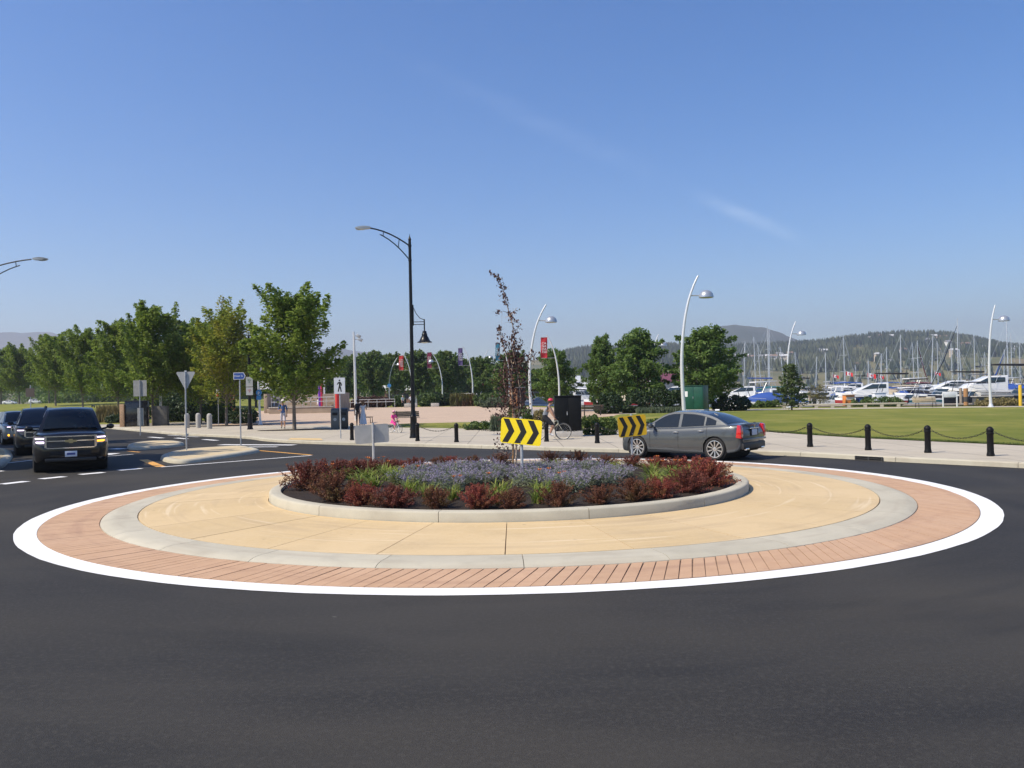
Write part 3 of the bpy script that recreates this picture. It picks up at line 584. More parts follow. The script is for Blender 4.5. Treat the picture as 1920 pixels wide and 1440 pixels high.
def bed_plant(kind, x, y, i, sc_, rz, label, group):
    z = soilz(x, y)-.02
    if kind == 'b':
        t = thing('barberry_shrub', label, 'shrub', (x, y, z), rz, group); f, s = BF[i % 6]; parts = (('foliage', f), ('twigs', s))
    elif kind == 'c':
        t = thing('catmint_clump', label, 'flower', (x, y, z), rz, group); f, p, s = CM[i % 4]; parts = (('foliage', f), ('flower_spikes', p), ('stems', s))
    else:
        t = thing('daylily_clump', label, 'plant', (x, y, z), rz, group); f, q = DL[i % 6]; parts = (('blades', f),)+((('stalk', q[0]),)+tuple(('orange_flower', f2) for f2 in q[1]) if q else ())
    for nm, me in parts: link(nm, me, t)
    t.scale = (sc_[0], sc_[0], sc_[1]); return t
PB = random.Random(11)
# barberry ring: pixel of the plant's foot, size, tone
front = [(553, 915, 1.12, 0), (604, 938, .95, 2), (652, 946, 1.0, 1), (722, 950, 1.05, 0), (806, 953, .85, 2), (890, 955, .92, 1), (960, 954, .8, 2), (1058, 950, .95, 2), (1147, 945, .85, 2), (1207, 937, .92, 2), (1268, 932, .95, 1), (1318, 921, .9, 0), (1352, 908, 1.0, 1)]
backr = [(556, 896, 1.05, 0), (584, 887, 1.05, 0), (622, 881, .95, 0), (662, 877, .9, 0), (684, 874, .8, 1), (728, 871, .95, 0), (790, 868, .8, 2), (820, 867, .85, 1), (874, 866, .85, 2), (938, 866, .95, 2), (1036, 866, .98, 2), (1090, 867, .95, 2), (1142, 869, .85, 2), (1196, 871, .9, 0), (1246, 874, .95, 1), (1290, 878, .95, 0), (1330, 883, 1.0, 1), (1360, 893, 1.0, 0)]
fn = ['wine-red', 'bright red', 'brownish red']
for lst, where in ((front, 'along the front kerb of the planter'), (backr, 'along the back rim of the planter')):
    lst.sort()
    for i, (px, py, s, t) in enumerate(lst):
        s *= 1.22 if px < 615 or px > 1310 else .96
        p = G(px, py, .27); d = Vector((p.x-CX, p.y-CY, 0)); r_ = d.length; lim = 4.08
        if r_ > lim: d *= lim/r_
        bed_plant('b', CX+d.x, CY+d.y, t+3*(i % 2), (s*PB.uniform(.80, .95), s*PB.uniform(.78, .95)*(.88 if lst is backr else 1)), PB.uniform(0, 6), '%s barberry shrub, %s from the left %s' % (fn[t], nth(i), where), 'barberry shrubs in the planter')
cat = []
for px, py in ((762, 900), (795, 904), (838, 899), (875, 906), (915, 901), (786, 889), (826, 886), (866, 885), (905, 887), (940, 891), (840, 914), (1010, 905), (1045, 902), (1082, 906), (1122, 903), (1022, 889), (1060, 886), (1103, 887), (1143, 889), (1055, 916), (985, 895)):
    cat.append((px, py))
cat.sort()
for i, (px, py) in enumerate(cat):
    p = G(px, py, .33); bed_plant('c', p.x+PB.uniform(-.08, .08), p.y+PB.uniform(-.1, .1), i, (PB.uniform(.74, .98), PB.uniform(.50, .68)), PB.uniform(0, 6), 'purple flowering catmint clump in the planter centre, %s from the left' % nth(i), 'catmint clumps in the planter')
day = [(668, 906), (700, 910), (730, 898), (745, 905), (690, 896), (640, 893), (615, 898), (740, 893), (770, 925), (800, 930), (850, 932), (930, 938), (936, 925), (1008, 938), (1065, 918), (1225, 912), (1250, 905), (1232, 898), (1275, 900), (1300, 896), (1222, 888), (1150, 880), (1040, 876), (1020, 925), (1260, 890), (720, 886), (655, 886), (1310, 888)]
day.sort()
for i, (px, py) in enumerate(day):
    p = G(px, py, .30); bed_plant('d', p.x, p.y, i, (PB.uniform(.62, .88), PB.uniform(.60, .84)), PB.uniform(0, 6), 'green strappy daylily clump in the planter, %s from the left' % nth(i), 'daylily clumps in the planter')
# ------------------------------------------------------------------ the young staked tree with a dead brown crown
D0 = 20.6
yt = thing('young_tree', 'spindly young tree with withered brown leaves tied to a wooden stake in the planter', 'tree', (X(966, D0), D0, soilz(X(966, D0), D0)-.03))
o0 = yt.location.copy(); y_r = np.random.default_rng(77); tk = MB()
def yp(px, py, dy=0):
    q = at(px, py, D0+dy); return Vector((q.x-o0.x, q.y-o0.y, q.z-o0.z))
stems = [([(966, 893), (968, 850), (966, 800), (962, 760), (958, 715), (960, 690), (956, 660), (949, 640)], .030, 0), ([(960, 690), (966, 665), (964, 630), (960, 605), (953, 580), (946, 555), (940, 535), (933, 521), (918, 510)], .016, .05), ([(958, 715), (953, 680), (944, 650), (938, 630), (936, 612)], .012, -.15),
         ([(966, 800), (976, 760), (973, 720), (968, 690), (962, 660), (958, 630)], .017, -.1), ([(962, 760), (948, 735), (944, 700), (948, 670)], .010, .2), ([(968, 850), (952, 820), (946, 790), (950, 750), (955, 720)], .011, .15), ([(964, 630), (970, 620), (972, 600)], .006, -.1), ([(966, 665), (975, 650), (976, 630)], .005, .2), ([(958, 690), (975, 682), (990, 672), (1000, 668)], .005, -.2), ([(962, 660), (972, 672), (976, 690)], .004, .1)]
Cc = []; Dc = []
for pl, rr, dy in stems:
    pts = catmull([yp(x, y, dy*(i/len(pl))) for i, (x, y) in enumerate(pl)], 3); tk.tube(pts, [rr*(1-.8*i/len(pts)) for i in range(len(pts))], 6)
    A = np.array([list(p) for p in pts])
    for q in range(len(pts)-1):
        zz = A[q, 2]; px_ = 0
        n = int(y_r.poisson(7 if zz > 3 else (13 if zz > .9 else 5)))
        if not n: continue
        wob = .04 if zz > 2.9 else .12
        Cc.append(A[q]+(A[q+1]-A[q])*y_r.random((n, 1))+y_r.normal(0, wob, (n, 3))*np.array([1, 1, .8])); Dc.append(y_r.normal(0, .5, (n, 3))+np.array([0, 0, -.8]))
TW = []
for px, py, n, s in ((947, 541, 9, .04), (942, 555, 7, .05), (935, 520, 4, .03), (934, 585, 10, .045), (946, 566, 8, .04), (938, 617, 10, .05), (965, 583, 6, .05), (955, 590, 6, .05), (960, 600, 6, .05), (945, 630, 8, .06), (970, 650, 5, .05), (992, 672, 9, .05), (1000, 668, 4, .03), (955, 745, 60, .28), (975, 735, 50, .25), (948, 770, 55, .25), (985, 715, 25, .18), (945, 705, 30, .18), (970, 765, 40, .25), (955, 690, 20, .15), (945, 825, 45, .18), (940, 850, 30, .15), (952, 800, 30, .2)):
    c = np.array(list(yp(px, py, y_r.uniform(-.2, .2)))); TW.append(c); n = int(n*(1.8 if s >= .15 else 1.2)); Cc.append(c+y_r.normal(0, s*.75, (n, 3))); Dc.append(y_r.normal(0, .5, (n, 3))+np.array([0, 0, -.8]))
Cc = np.concatenate(Cc); n = len(Cc); l = y_r.uniform(.045, .09, n)
SP_ = np.array(tk.v)
for c in TW:
    a = SP_[((SP_-c)**2).sum(1).argmin()]+np.array([0, 0, -.08]); tk.tube([Vector(a), Vector((a+c)/2)+Vector((0, 0, .03)), Vector(c), Vector(c+(c-a)*.6)], [.008, .006, .004, .002], 4)
    for _ in range(4): tk.tube([Vector(a+(c-a)*.6), Vector(c+y_r.normal(0, .10, 3))], [.004, .002], 3)
O('trunk', tk, mat('young_bark', (.38, .29, .22), .85, var=.3, vs=14), yt, smooth_ang=60, fix=False)
link('crown', leaf_mesh('withered_crown', Cc, np.concatenate(Dc), rnd_dirs(y_r, n), l, l*.6, leafmat('withered_leaves', (.055, .026, .024), (.14, .065, .05), None, .25)), yt)
stk = MB(); stk.tube([yp(962, 893, .12), yp(962, 770, .12), yp(961, 705, .12)], .024, 6); O('stake', stk, mat('stake_wood', (.42, .24, .11), .8, var=.15, vs=20), yt)
tie = MB(); tie.lathe([(.05, -.012), (.06, 0), (.05, .012)], 10, tuple(yp(964, 800, .06)), cap=False); O('tie', tie, mat('green_tie', (.05, .12, .05), .8), yt)
# ------------------------------------------------------------------ hedges, grasses and bushes round the plaza
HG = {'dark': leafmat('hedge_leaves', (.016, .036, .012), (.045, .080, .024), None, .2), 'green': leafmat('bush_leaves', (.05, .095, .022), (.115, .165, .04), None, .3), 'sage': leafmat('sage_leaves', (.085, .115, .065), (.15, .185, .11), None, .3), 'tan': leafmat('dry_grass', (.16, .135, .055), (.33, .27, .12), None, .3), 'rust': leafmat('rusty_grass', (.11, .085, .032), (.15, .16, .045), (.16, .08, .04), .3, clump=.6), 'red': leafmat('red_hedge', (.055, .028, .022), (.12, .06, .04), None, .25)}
def bush(name, px0, px1, D, top, base, kind, label, group=None, depth=None, cat_='bush', blades=False, n=None):
    r = np.random.default_rng(int(px0*7+D)); a = X(px0, D, base); b = X(px1, D, base); z0 = zt((a+b)/2, D)-.02 if D < 80 or (a+b)/2 < 5 else at((px0+px1)/2, base, D).z-.1; h = at((px0+px1)/2, top, D).z-z0; w = (b-a)/2; dp = (depth or max(.6, min(2.2, w)))/2
    n = n or int(min(7000, 700+900*w*h)); l = r.uniform(.6, 1.3, n)*(.0028*D+.03)
    if blades:
        C = np.stack([r.uniform(-w, w, n), r.uniform(-dp, dp, n), h*r.uniform(.1, .62, n)], 1); Dd = np.stack([r.normal(0, .22, n), r.normal(0, .22, n), np.ones(n)], 1); l = h*r.uniform(.5, .95, n); wd = l*0+.0016*D+.008
    else:
        p = rnd_dirs(r, n); s = r.random((n, 1))**.3; C = p*s*np.array([w, dp, h*.55])+np.array([0, 0, h*.45])
        for k in range(4): C[:, 2] += h*.09*np.sin(C[:, 0]*(1.1+k)*3/max(w, 1)+k*2)*(C[:, 2] > h*.3)
        C[:, 0] = np.sign(C[:, 0])*np.abs(C[:, 0]/w)**.75*w; C[:, 2] = np.maximum(C[:, 2], .03); Dd = rnd_dirs(r, n)+np.array([0, 0, .35]); wd = l*.6
    nn = rnd_dirs(r, n)+np.array([0, -.15, .6])
    t = thing(name, label, cat_, ((a+b)/2, D+dp*.5, z0), 0, group); link('foliage', leaf_mesh(name+'_leaves', C, Dd, nn, l, wd, HG[kind]), t)
    st = MB()
    for k in range(5): q = r.uniform(-w*.7, w*.7); st.tube([(q*.9, r.uniform(-dp, dp)*.5, -.05), (q, 0, h*.6)], [.03, .012], 5)
    O('stem', st, BARKD, t)
    return t
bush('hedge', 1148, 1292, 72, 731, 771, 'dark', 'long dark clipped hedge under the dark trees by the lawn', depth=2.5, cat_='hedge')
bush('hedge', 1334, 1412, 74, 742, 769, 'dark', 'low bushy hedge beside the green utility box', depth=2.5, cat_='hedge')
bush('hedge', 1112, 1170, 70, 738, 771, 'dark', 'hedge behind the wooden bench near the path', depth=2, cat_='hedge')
bush('grass_tuft', 1195, 1280, 68, 762, 774, 'sage', 'low sage ground planting in front of the long dark hedge', depth=1, blades=True, cat_='grass')
bush('ornamental_grass', 845, 888, 112, 736, 763, 'rust', 'rusty ornamental grass beside the white lamp post at the plaza edge', blades=True, cat_='grass')
bush('ornamental_grass', 886, 948, 108, 738, 764, 'green', 'green ornamental grass bed at the plaza edge behind the young tree', depth=3, cat_='grass')
bush('shrub', 898, 962, 100, 746, 766, 'sage', 'grey-green shrub at the plaza edge, in front of the ornamental grass', depth=2)
bush('shrub', 782, 824, 116, 738, 761, 'green', 'round green shrub between two white lamp posts at the plaza back', depth=2.5)
bush('shrub', 733, 760, 118, 742, 760, 'green', 'small bright green shrub behind the far woman walking', depth=2)
bush('hedge', 640, 736, 116, 744, 761, 'red', 'low reddish hedge along the railing at the plaza back', depth=2, cat_='hedge')
bush('shrub', 815, 846, 118, 738, 760, 'dark', 'dark shrub beneath a curved white lamp post at the plaza back', depth=2)
bush('ornamental_grass', 921, 945, 44, 776, 807, 'sage', 'tall feathery sage grass by the chevron sign', blades=True, cat_='grass', n=900)
bush('shrub', 942, 1000, 45, 762, 806, 'green', 'leafy green shrub behind the bright yellow chevron sign', depth=2)
bush('shrub', 868, 932, 46, 791, 809, 'green', 'low green edging plants on the lawn strip by a bollard', depth=1.2)
bush('shrub', 1000, 1022, 45, 768, 800, 'tan', 'yellow flowering shrub behind the cyclist', depth=1)
bush('shrub', 1090, 1128, 38, 779, 815, 'green', 'bright green shrub next to the black utility cabinet', depth=1)
bush('shrub', 1124, 1160, 37.5, 782, 816, 'green', 'bright green shrub beside the shaded chevron sign', depth=1)
bush('shrub', 1212, 1246, 40, 786, 808, 'green', 'low green shrub beyond the bonnet of the grey saloon car', depth=1)
bush('ornamental_grass', 182, 234, 74, 757, 792, 'tan', 'pale dry ornamental grass beside the dark monument wall', blades=True, cat_='grass')
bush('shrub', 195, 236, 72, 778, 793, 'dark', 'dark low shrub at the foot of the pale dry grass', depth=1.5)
bush('shrub', 378, 432, 66, 752, 793, 'green', 'tall green shrub behind the granite bollards', depth=2)
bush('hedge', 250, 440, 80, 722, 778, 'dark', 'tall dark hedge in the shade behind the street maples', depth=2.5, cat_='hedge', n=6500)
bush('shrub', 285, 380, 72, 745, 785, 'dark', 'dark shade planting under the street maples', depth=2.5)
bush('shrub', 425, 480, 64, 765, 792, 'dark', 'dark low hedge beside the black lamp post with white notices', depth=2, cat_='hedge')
bush('grass_tuft', 1405, 1468, 86, 752, 765, 'green', 'strip of green shore plants between the path and the blue covered boat', depth=1.5, cat_='grass')
bush('shrub', 1600, 1700, 82, 744, 763, 'green', 'shore plants along the water behind the path, near the orange kiosk', depth=2, n=1500)
bush('shrub', 1835, 1920, 72, 746, 763, 'tan', 'dry shore planting behind the white lamp post', depth=2, n=1200)
# grass edge tufts along the lawn front, one mass
tf = np.random.default_rng(9); E_ = [Vector((x, y, 0)) for x, y in [(6.4, 42.1), (10.9, 36.55), (11.95, 33.75), (13.1, 30.95), (14.25, 28.75), (15.8, 25.9), (18.6, 21.7)]]
EC = catmull(E_, 40); C = []
for p in EC:
    n = 26; C.append(np.array([p.x, p.y, zt(p.x, p.y)+.035])+tf.normal(0, 1, (n, 3))*np.array([.10, .10, .006])+np.abs(tf.normal(0, .1, (n, 1)))*np.array([1, .6, 0]))
C = np.concatenate(C); n = len(C)
link('edge_grass', leaf_mesh('edge_grass', C, np.stack([tf.normal(0, .4, n), tf.normal(0, .4, n), np.ones(n)], 1), rnd_dirs(tf, n), tf.uniform(.05, .10, n), np.full(n, .012), HG['green']), kind='stuff')
# ------------------------------------------------------------------ lamps, signs, bollards, benches, cabinets
LAMPW = mat('lamp_white_metal', (.70, .71, .72), .35, .25)
LAMPH = mat('lamp_head_metal', (.50, .52, .54), .3, .6)
LENS = mat('lamp_lens', (.62, .62, .58), .25)
BKGL = mat('black_gloss', (.006, .006, .007), .35, spec=.3)
def text_mesh(body, size, extr=.002, align='CENTER', spacing=1.0, line=1.0):
    cu = bpy.data.curves.new('lettering', 'FONT'); cu.body = body; cu.size = size; cu.extrude = extr; cu.align_x = align; cu.align_y = 'CENTER'; cu.space_character = spacing; cu.space_line = line
    o = bpy.data.objects.new('lettering_tmp', cu); col.objects.link(o); dg = bpy.context.evaluated_depsgraph_get(); me = bpy.data.meshes.new_from_object(o.evaluated_get(dg)); bpy.data.objects.remove(o); bpy.data.curves.remove(cu); return me
def lettering(body, size, m, parent, loc, rot=(math.pi/2, 0, 0), **k):
    me = text_mesh(body, size, **k); me.materials.clear(); me.materials.append(m); o = link('lettering', me, parent, loc); o.rotation_euler = rot; return o
# black double street lamp: roadway arm on one side, hanging bell lamp on the other
def black_lamp(loc, h, arm_dx, label, rz=0, bell=True, arm_rise=.9, arm=True):
    t = thing('street_lamp', label, 'street lamp', loc, rz)
    p = MB(); p.lathe([(.19, 0), (.19, .05), (.165, .10), (.15, .35), (.17, .40), (.145, .48), (.135, .95), (.15, 1.0), (.11, 1.08), (.098, 1.2), (.088, 3.2), (.066, h-.1), (.062, h)], 16); O('pole', p, BKGL, t)
    p = MB(); p.lathe([(.07, h-.32), (.085, h-.31), (.085, h-.24), (.07, h-.22)], 12).lathe([(.07, h-.99), (.085, h-.98), (.085, h-.92), (.07, h-.90)], 12).lathe([(.066, h), (.075, h+.03), (.04, h+.12), (.012, h+.2), (.012, h+.27)], 12); O('collar', p, BKGL, t)
    s = 1 if arm_dx > 0 else -1; A = abs(arm_dx); a = MB()
    if not arm: return t
    up = [(s*A*q, 0, h-.28+arm_rise*(1-(1-q)**1.9)) for q in (0, .12, .25, .4, .55, .7, .82)]; a.tube(up, .033, 8)
    lo = [(s*A*q, 0, h-.95+(arm_rise+.42)*(1-(1-q/.78)**1.7)) for q in (0, .1, .2, .32, .44, .56, .62)]; a.tube(lo, .026, 8)
    for q, b in ((.22, .24), (.545, .555)):
        z1 = h-.28+arm_rise*(1-(1-q)**1.9); z0 = h-.95+(arm_rise+.42)*(1-(1-min(1, b/.78))**1.7); a.tube([(s*A*q, 0, z1), (s*A*b, 0, z0)], .02, 6)
    O('arm', a, BKGL, t)
    hd = MB(); zt_ = h-.28+arm_rise; e = s*A
    hd.prism([(-.42, .02), (-.30, .075), (-.05, .10), (.2, .08), (.36, .045), (.40, .02), (.36, -.02), (.1, -.05), (-.3, -.03)], lambda u, v, w_: (e-s*.06+s*u*.95, w_*(1-.35*(abs(u)/.42)**2), zt_-.03+v), -.13, .13)
    O('lamp_head', hd, mat('cobra_head_grey', (.42, .43, .43), .4, .5), t, bev=.01)
    O('lens', MB().ball((e+s*.06, 0, zt_-.08), (.22, .10, .035), 10, 6), LENS, t)
    if bell:
        b = MB(); zb = h*.655; x = -s*.10; o2 = -s*.60
        b.box((x*.95, 0, zb-.33), (.05, .07, .95)); b.box(((x+o2)/2, 0, zb-.64), (abs(o2-x), .03, .03)); b.box(((x+o2)/2, 0, zb-.76), (abs(o2-x)+.06, .03, .03))
        b.tube([(x, 0, zb+.05), (x+(o2-x)*.25, 0, zb-.25), (x+(o2-x)*.6, 0, zb-.47), (o2, 0, zb-.55)], .016, 6); b.tube([(o2, 0, zb-.52), (o2, 0, zb-1.08)], .03, 8); O('bracket', b, BKGL, t)
        c = MB(); z0 = zb-1.05; c.lathe([(.03, z0), (.09, z0-.03), (.11, z0-.14), (.13, z0-.17), (.125, z0-.22), (.20, z0-.36), (.25, z0-.47), (.34, z0-.53), (.34, z0-.55), (.24, z0-.50)], 20, (o2, 0, 0), cap=False); O('bell_shade', c, BKGL, t)
        O('globe', MB().ball((o2, 0, z0-.50), (.19, .19, .09), 12, 6), LENS, t)
    return t
LX = X(774, 38.6); black_lamp((LX, 38.6, zt(LX, 38.6)), 9.15, -2.2, 'tall black street lamp with curved road arm and hanging bell lamp beside the bollards')
black_lamp((X(-25, 42), 42, 0), 9.12, 2.85, 'black street lamp whose curved arm reaches in over the farthest maples', bell=False, arm_rise=.52)
x = X(468, 53.5); bl2 = black_lamp((x, 53.5, zt(x, 53.5)), 5.9, -1.3, 'black lamp post with two white notices, between the yellowing and the tall maple', rz=.3, arm=False)
nb = MB(); nb.box((0, -.13, 3.05), (.42, .015, .62)); O('notice', nb, WHITEM, bl2); nb = MB(); nb.box((0, -.13, 2.45), (.42, .015, .5)); O('notice', nb, WHITEM, bl2)
def notice_print(t, z, body, m, size=.1):
    lettering(body, size, m, t, (0, -.1395, z), line=.9)
NT = mat('print_green', (.05, .22, .10), .6); RED = mat('print_red', (.65, .04, .05), .6)
notice_print(bl2, 3.08, '2hr\nP', NT, .16); notice_print(bl2, 2.45, 'NO\nP', RED, .13)
# curved white plaza lamps
def curve_lamp(px, base_py, px_top, top_py, D, label, head=True, banner=None, mir=1, hidden_h=None):
    x = X(px, D, base_py); z0 = zt(x, D); top = at(px_top, top_py, D); h = top.z-z0; dx = top.x-x
    t = thing('plaza_lamp', label, 'street lamp', (x, D, z0), 0, 'curved white plaza lamps'); p = MB()
    prof = [(0, 0), (-.03, .12), (-.06, .28), (-.05, .42), (.03, .56), (.17, .69), (.40, .82), (.72, .93), (1.0, 1.0)]
    pts = [(dx*(a if a > 0 else a*1.2), 0, h*b) for a, b in prof]; pts = catmull([Vector(q) for q in pts], 3)
    s = h/8.5; p.tube(pts, [(.125-.075*i/len(pts))*s for i in range(len(pts))], 12); O('pole', p, LAMPW, t)
    b = MB(); b.lathe([(.25*s, 0), (.25*s, .05), (.17*s, .12), (.13*s, .3)], 12); O('base_flange', b, LAMPW, t)
    sg = 1 if dx > 0 else -1
    if head:
        k = next(q for q in pts if q.z > h*.835); a = MB(); a.tube([k, k+Vector((sg*.62*s, 0, -.02))], .035*s, 6); O('arm', a, GALV, t)
        hx = k+Vector((sg*.98*s, 0, -.08)); q = MB(); r = .45*s
        rows = []
        q.lathe([(r, -.06*s), (r*.98, .03*s), (r*.9, .15*s), (r*.72, .27*s), (r*.42, .36*s), (.02, .40*s)], 18, hx); 
        O('lamp_head', q, LAMPH, t); O('lens', MB().lathe([(r*.9, -.08*s), (r*.9, -.065*s)], 16, hx), LENS, t)
    if banner:
        mcol, body, px0, px1, ty, by_ = banner; a0 = at(px0, ty, D); a1 = at(px1, by_, D); w_ = abs(a1.x-a0.x); hh = a0.z-a1.z; cx = (a0.x+a1.x)/2-x; z1 = a0.z-z0; z2 = a1.z-z0
        bt = thing('street_banner', {'r': 'red', 'm': 'maroon', 'v': 'violet', 't': 'teal', 's': 'scarlet'}[banner[0][0]]+' cloth banner with white lettering hung from '+banner[0][2:], 'banner', (x, D, z0), 0, 'cloth banners on the plaza lamps')
        rows = [[(cx-w_/2+w_*i/4+.05*j/8*sg, .05*math.sin(i*1.3+j*.7), z1+(z2-z1)*j/8) for i in range(5)] for j in range(9)]; cl = MB().grid(rows); cl.grid([[(a, b_+.012, c) for a, b_, c in r_] for r_ in rows], flip=True)
        cm = {'r': (.42, .015, .025), 's': (.48, .03, .03), 'm': (.16, .01, .05), 'v': (.075, .05, .16), 't': (.02, .15, .24)}[banner[0][0]]
        O('cloth', cl, mat('banner_'+banner[0][0], cm, .75), bt, fix=False, smooth_ang=60)
        rd = MB(); 
        for zz in (z1+.02, z2-.02):
            kx = min(pts, key=lambda q: abs(q.z-zz)); rd.tube([(kx.x, 0, zz), (cx-w_/2*(1 if cx < kx.x else -1), 0, zz)], .02, 5)
        O('banner_rod', rd, GALV, bt)
        lettering(body, w_*.52, mat('banner_white', (.8, .8, .8), .7), bt, (cx+.02*sg, -.075, (z1+z2)/2), line=.85)
    return t
curve_lamp(1283, 779, 1309, 517, 51, 'tall curved white lamp at the front of the lawn, above the grey saloon car')
curve_lamp(997, 785, 1024, 571, 62.6, 'curved white lamp beside the black utility cabinet, leaning over its dome head')
curve_lamp(1858, 766, 1866, 572, 69, 'curved white lamp on the waterfront path near the yellow post')
curve_lamp(1479, 767, 1492, 603, 82, 'curved white lamp rising behind the young pine')
curve_lamp(1222, 765, 1235, 627, 97, 'curved white lamp top showing above the two middle dark trees')
curve_lamp(903, 765, 915, 656, 128, 'curved white lamp top showing left of the withered young tree')
CAN = 'CA\nNA\nDA\n150'
curve_lamp(1048, 772, 1025, 628, 76, 'white lamp bowed toward a red banner behind the black cabinet', head=False, banner=('r the lamp behind the black cabinet', CAN, 1014, 1027, 633, 671))
curve_lamp(886, 764, 868, 650, 117, 'white lamp with a violet banner at the rusty ornamental grass', head=False, banner=('v the lamp by the rusty ornamental grass', CAN, 859, 868, 653, 685))
curve_lamp(829, 762, 811, 664, 125, 'white lamp with a maroon banner and a small dome head', banner=('m the lamp above the dark shrub', CAN, 801, 810, 661, 690))
curve_lamp(772, 760, 756, 664, 128, 'white lamp with a red banner half hidden behind the tall black lamp', head=False, banner=('s the lamp hidden by the tall black one', CAN, 748, 757, 667, 694))
curve_lamp(731, 758, 745, 671, 130, 'curved white lamp with a small blue sign at the plaza back')
curve_lamp(955, 768, 940, 640, 110, 'white lamp with a teal banner behind the withered young tree', head=False, banner=('t the lamp behind the withered young tree', CAN, 929, 938, 643, 676))
curve_lamp(300, 787, 271, 640, 65.0, 'curved white lamp among the street maples, dome head showing in the leaves')
c4 = curve_lamp(488, 788, 503, 642, 61, 'curved white lamp with a blue sign between the two nearest maples')
bs = MB(); bs.lathe([(.0, -.02), (.21, -.02), (.21, .02), (0, .02)], 16, (-.02, -.16, 2.35), 'y', cap=False); bs.box((-.02, -.16, 1.98), (.34, .04, .3)); O('blue_sign', bs, mat('sign_blue', (.04, .22, .50), .5), c4)
lettering('P', .3, WHITEM, c4, (-.02, -.20, 2.3))
fp = thing('floodlight_pole', 'straight white pole with two floodlights standing behind the couple', 'lamp post', g(667, 65)); hp = at(664, 622, 65).z-fp.location.z
p = MB(); p.tube([(0, 0, 0), (-.02, 0, hp*.5), (-.06, 0, hp)], [.12, .10, .08], 12); O('pole', p, LAMPW, fp)
for i, z in enumerate((.35, .62)):
    p = MB(); p.box((.32+.12*i, -.05, hp-z), (.32, .3, .24), ry=.5); p.tube([(-.05, 0, hp-z+.05), (.25, 0, hp-z)], .03, 6); O('floodlight', p, GALV, fp, bev=.02)
ib = MB(); ib.box((0, -.05, 2.5), (.35, .03, .35)); 
# ------------------------------------------------------------------ bollards and chains
BOLM = mat('bollard_black', (.007, .007, .008), .5, spec=.22, var=.2, vs=20, bump=.15, bs=40)
bp = [(660, 825, 'beside the pedestrian crossing sign'), (783, 827, 'at the foot of the tall black street lamp'), (856, 829, 'alone before the lawn strip'), (1025, 828, 'in front of the woman cyclist'), (1120, 831, 'in front of the bright green shrubs'), (1216, 833, 'behind the shaded chevron sign'), (1416, 834, 'showing over the boot of the grey saloon car'), (1519, 838, 'next beyond the grey saloon car along the chain'), (1628, 844, 'nearest the storm drain, on its far side'), (1740, 849, 'second from the end of the chain, past the storm drain'), (1857.5, 855, 'last of the chain, by the picture edge'), (2010, 865, 'beyond the picture edge')]
def bollard_mesh():
    b = MB(); b.lathe([(.125, 0), (.125, .06), (.112, .10), (.105, .16), (.102, .70), (.118, .72), (.118, .755), (.102, .77), (.102, .82), (.118, .835), (.118, .86), (.10, .90), (.065, .945), (.02, .965)], 18); return mesh_of('bollard_body', b, BOLM, 40)
BM_ = bollard_mesh(); ey = MB(); ey.lathe([(.03, -.01), (.03, .01)], 8, (.118, 0, .79), 'y').lathe([(.03, -.01), (.03, .01)], 8, (-.118, 0, .79), 'y'); EY = mesh_of('chain_eye', ey, BOLM)
BPOS = []
for px, py, lb in bp:
    q = G(px, py, .125); t = thing('bollard', 'black iron bollard '+lb, 'bollard', (q.x, q.y, zt(q.x, q.y)), 0, 'black bollards along the kerb')
    o = link('post', BM_, t); o.scale = (.80, .80, .82); BPOS.append(t.location.copy())
CHM = mat('chain_dark', (.02, .02, .02), .5, .5)
def chain(a, b, label, sag=.21):
    t = thing('chain', label, 'chain', (a+b)/2, 0, 'chains between the bollards'); c = (a+b)/2; L_ = (b-a).length; n = int(L_/.085); d = (b-a).normalized()
    z0 = .655; pts = []
    for i in range(n+1):
        s = i/n; pts.append(a+(b-a)*s+d*(.1*(1-2*s))+Vector((0, 0, z0-4*sag*s*(1-s)))-c)
    mb = MB()
    for i in range(n):
        m_ = (pts[i]+pts[i+1])/2; u = (pts[i+1]-pts[i]); l = u.length*.72; u.normalize(); v = u.cross(Vector((0, 0, 1))).normalized(); w_ = u.cross(v)
        s1 = v if i % 2 else w_; ring_ = [m_+u*l*math.cos(k*math.pi/4)+s1*.02*math.sin(k*math.pi/4) for k in range(9)]; mb.tube(ring_, .0062, 4, False)
    O('chain_links', mb, CHM, t, smooth_ang=60, fix=False, kind='stuff')
nm = ['from the crossing sign bollard to the lamp bollard', 'from the lamp bollard to the lone bollard', 'across the back of the bright yellow chevron sign', 'in front of the cyclist and black cabinet', 'behind the shaded chevron sign', 'behind the grey saloon car', 'leaving the boot of the grey saloon car', 'in front of the lawn, first full loop past the car', 'above the storm drain', 'nearest the picture edge, before the last bollard', 'running out of the picture edge']
for i in range(1, len(BPOS)-1): chain(BPOS[i], BPOS[i+1], 'dark hanging chain '+nm[i])
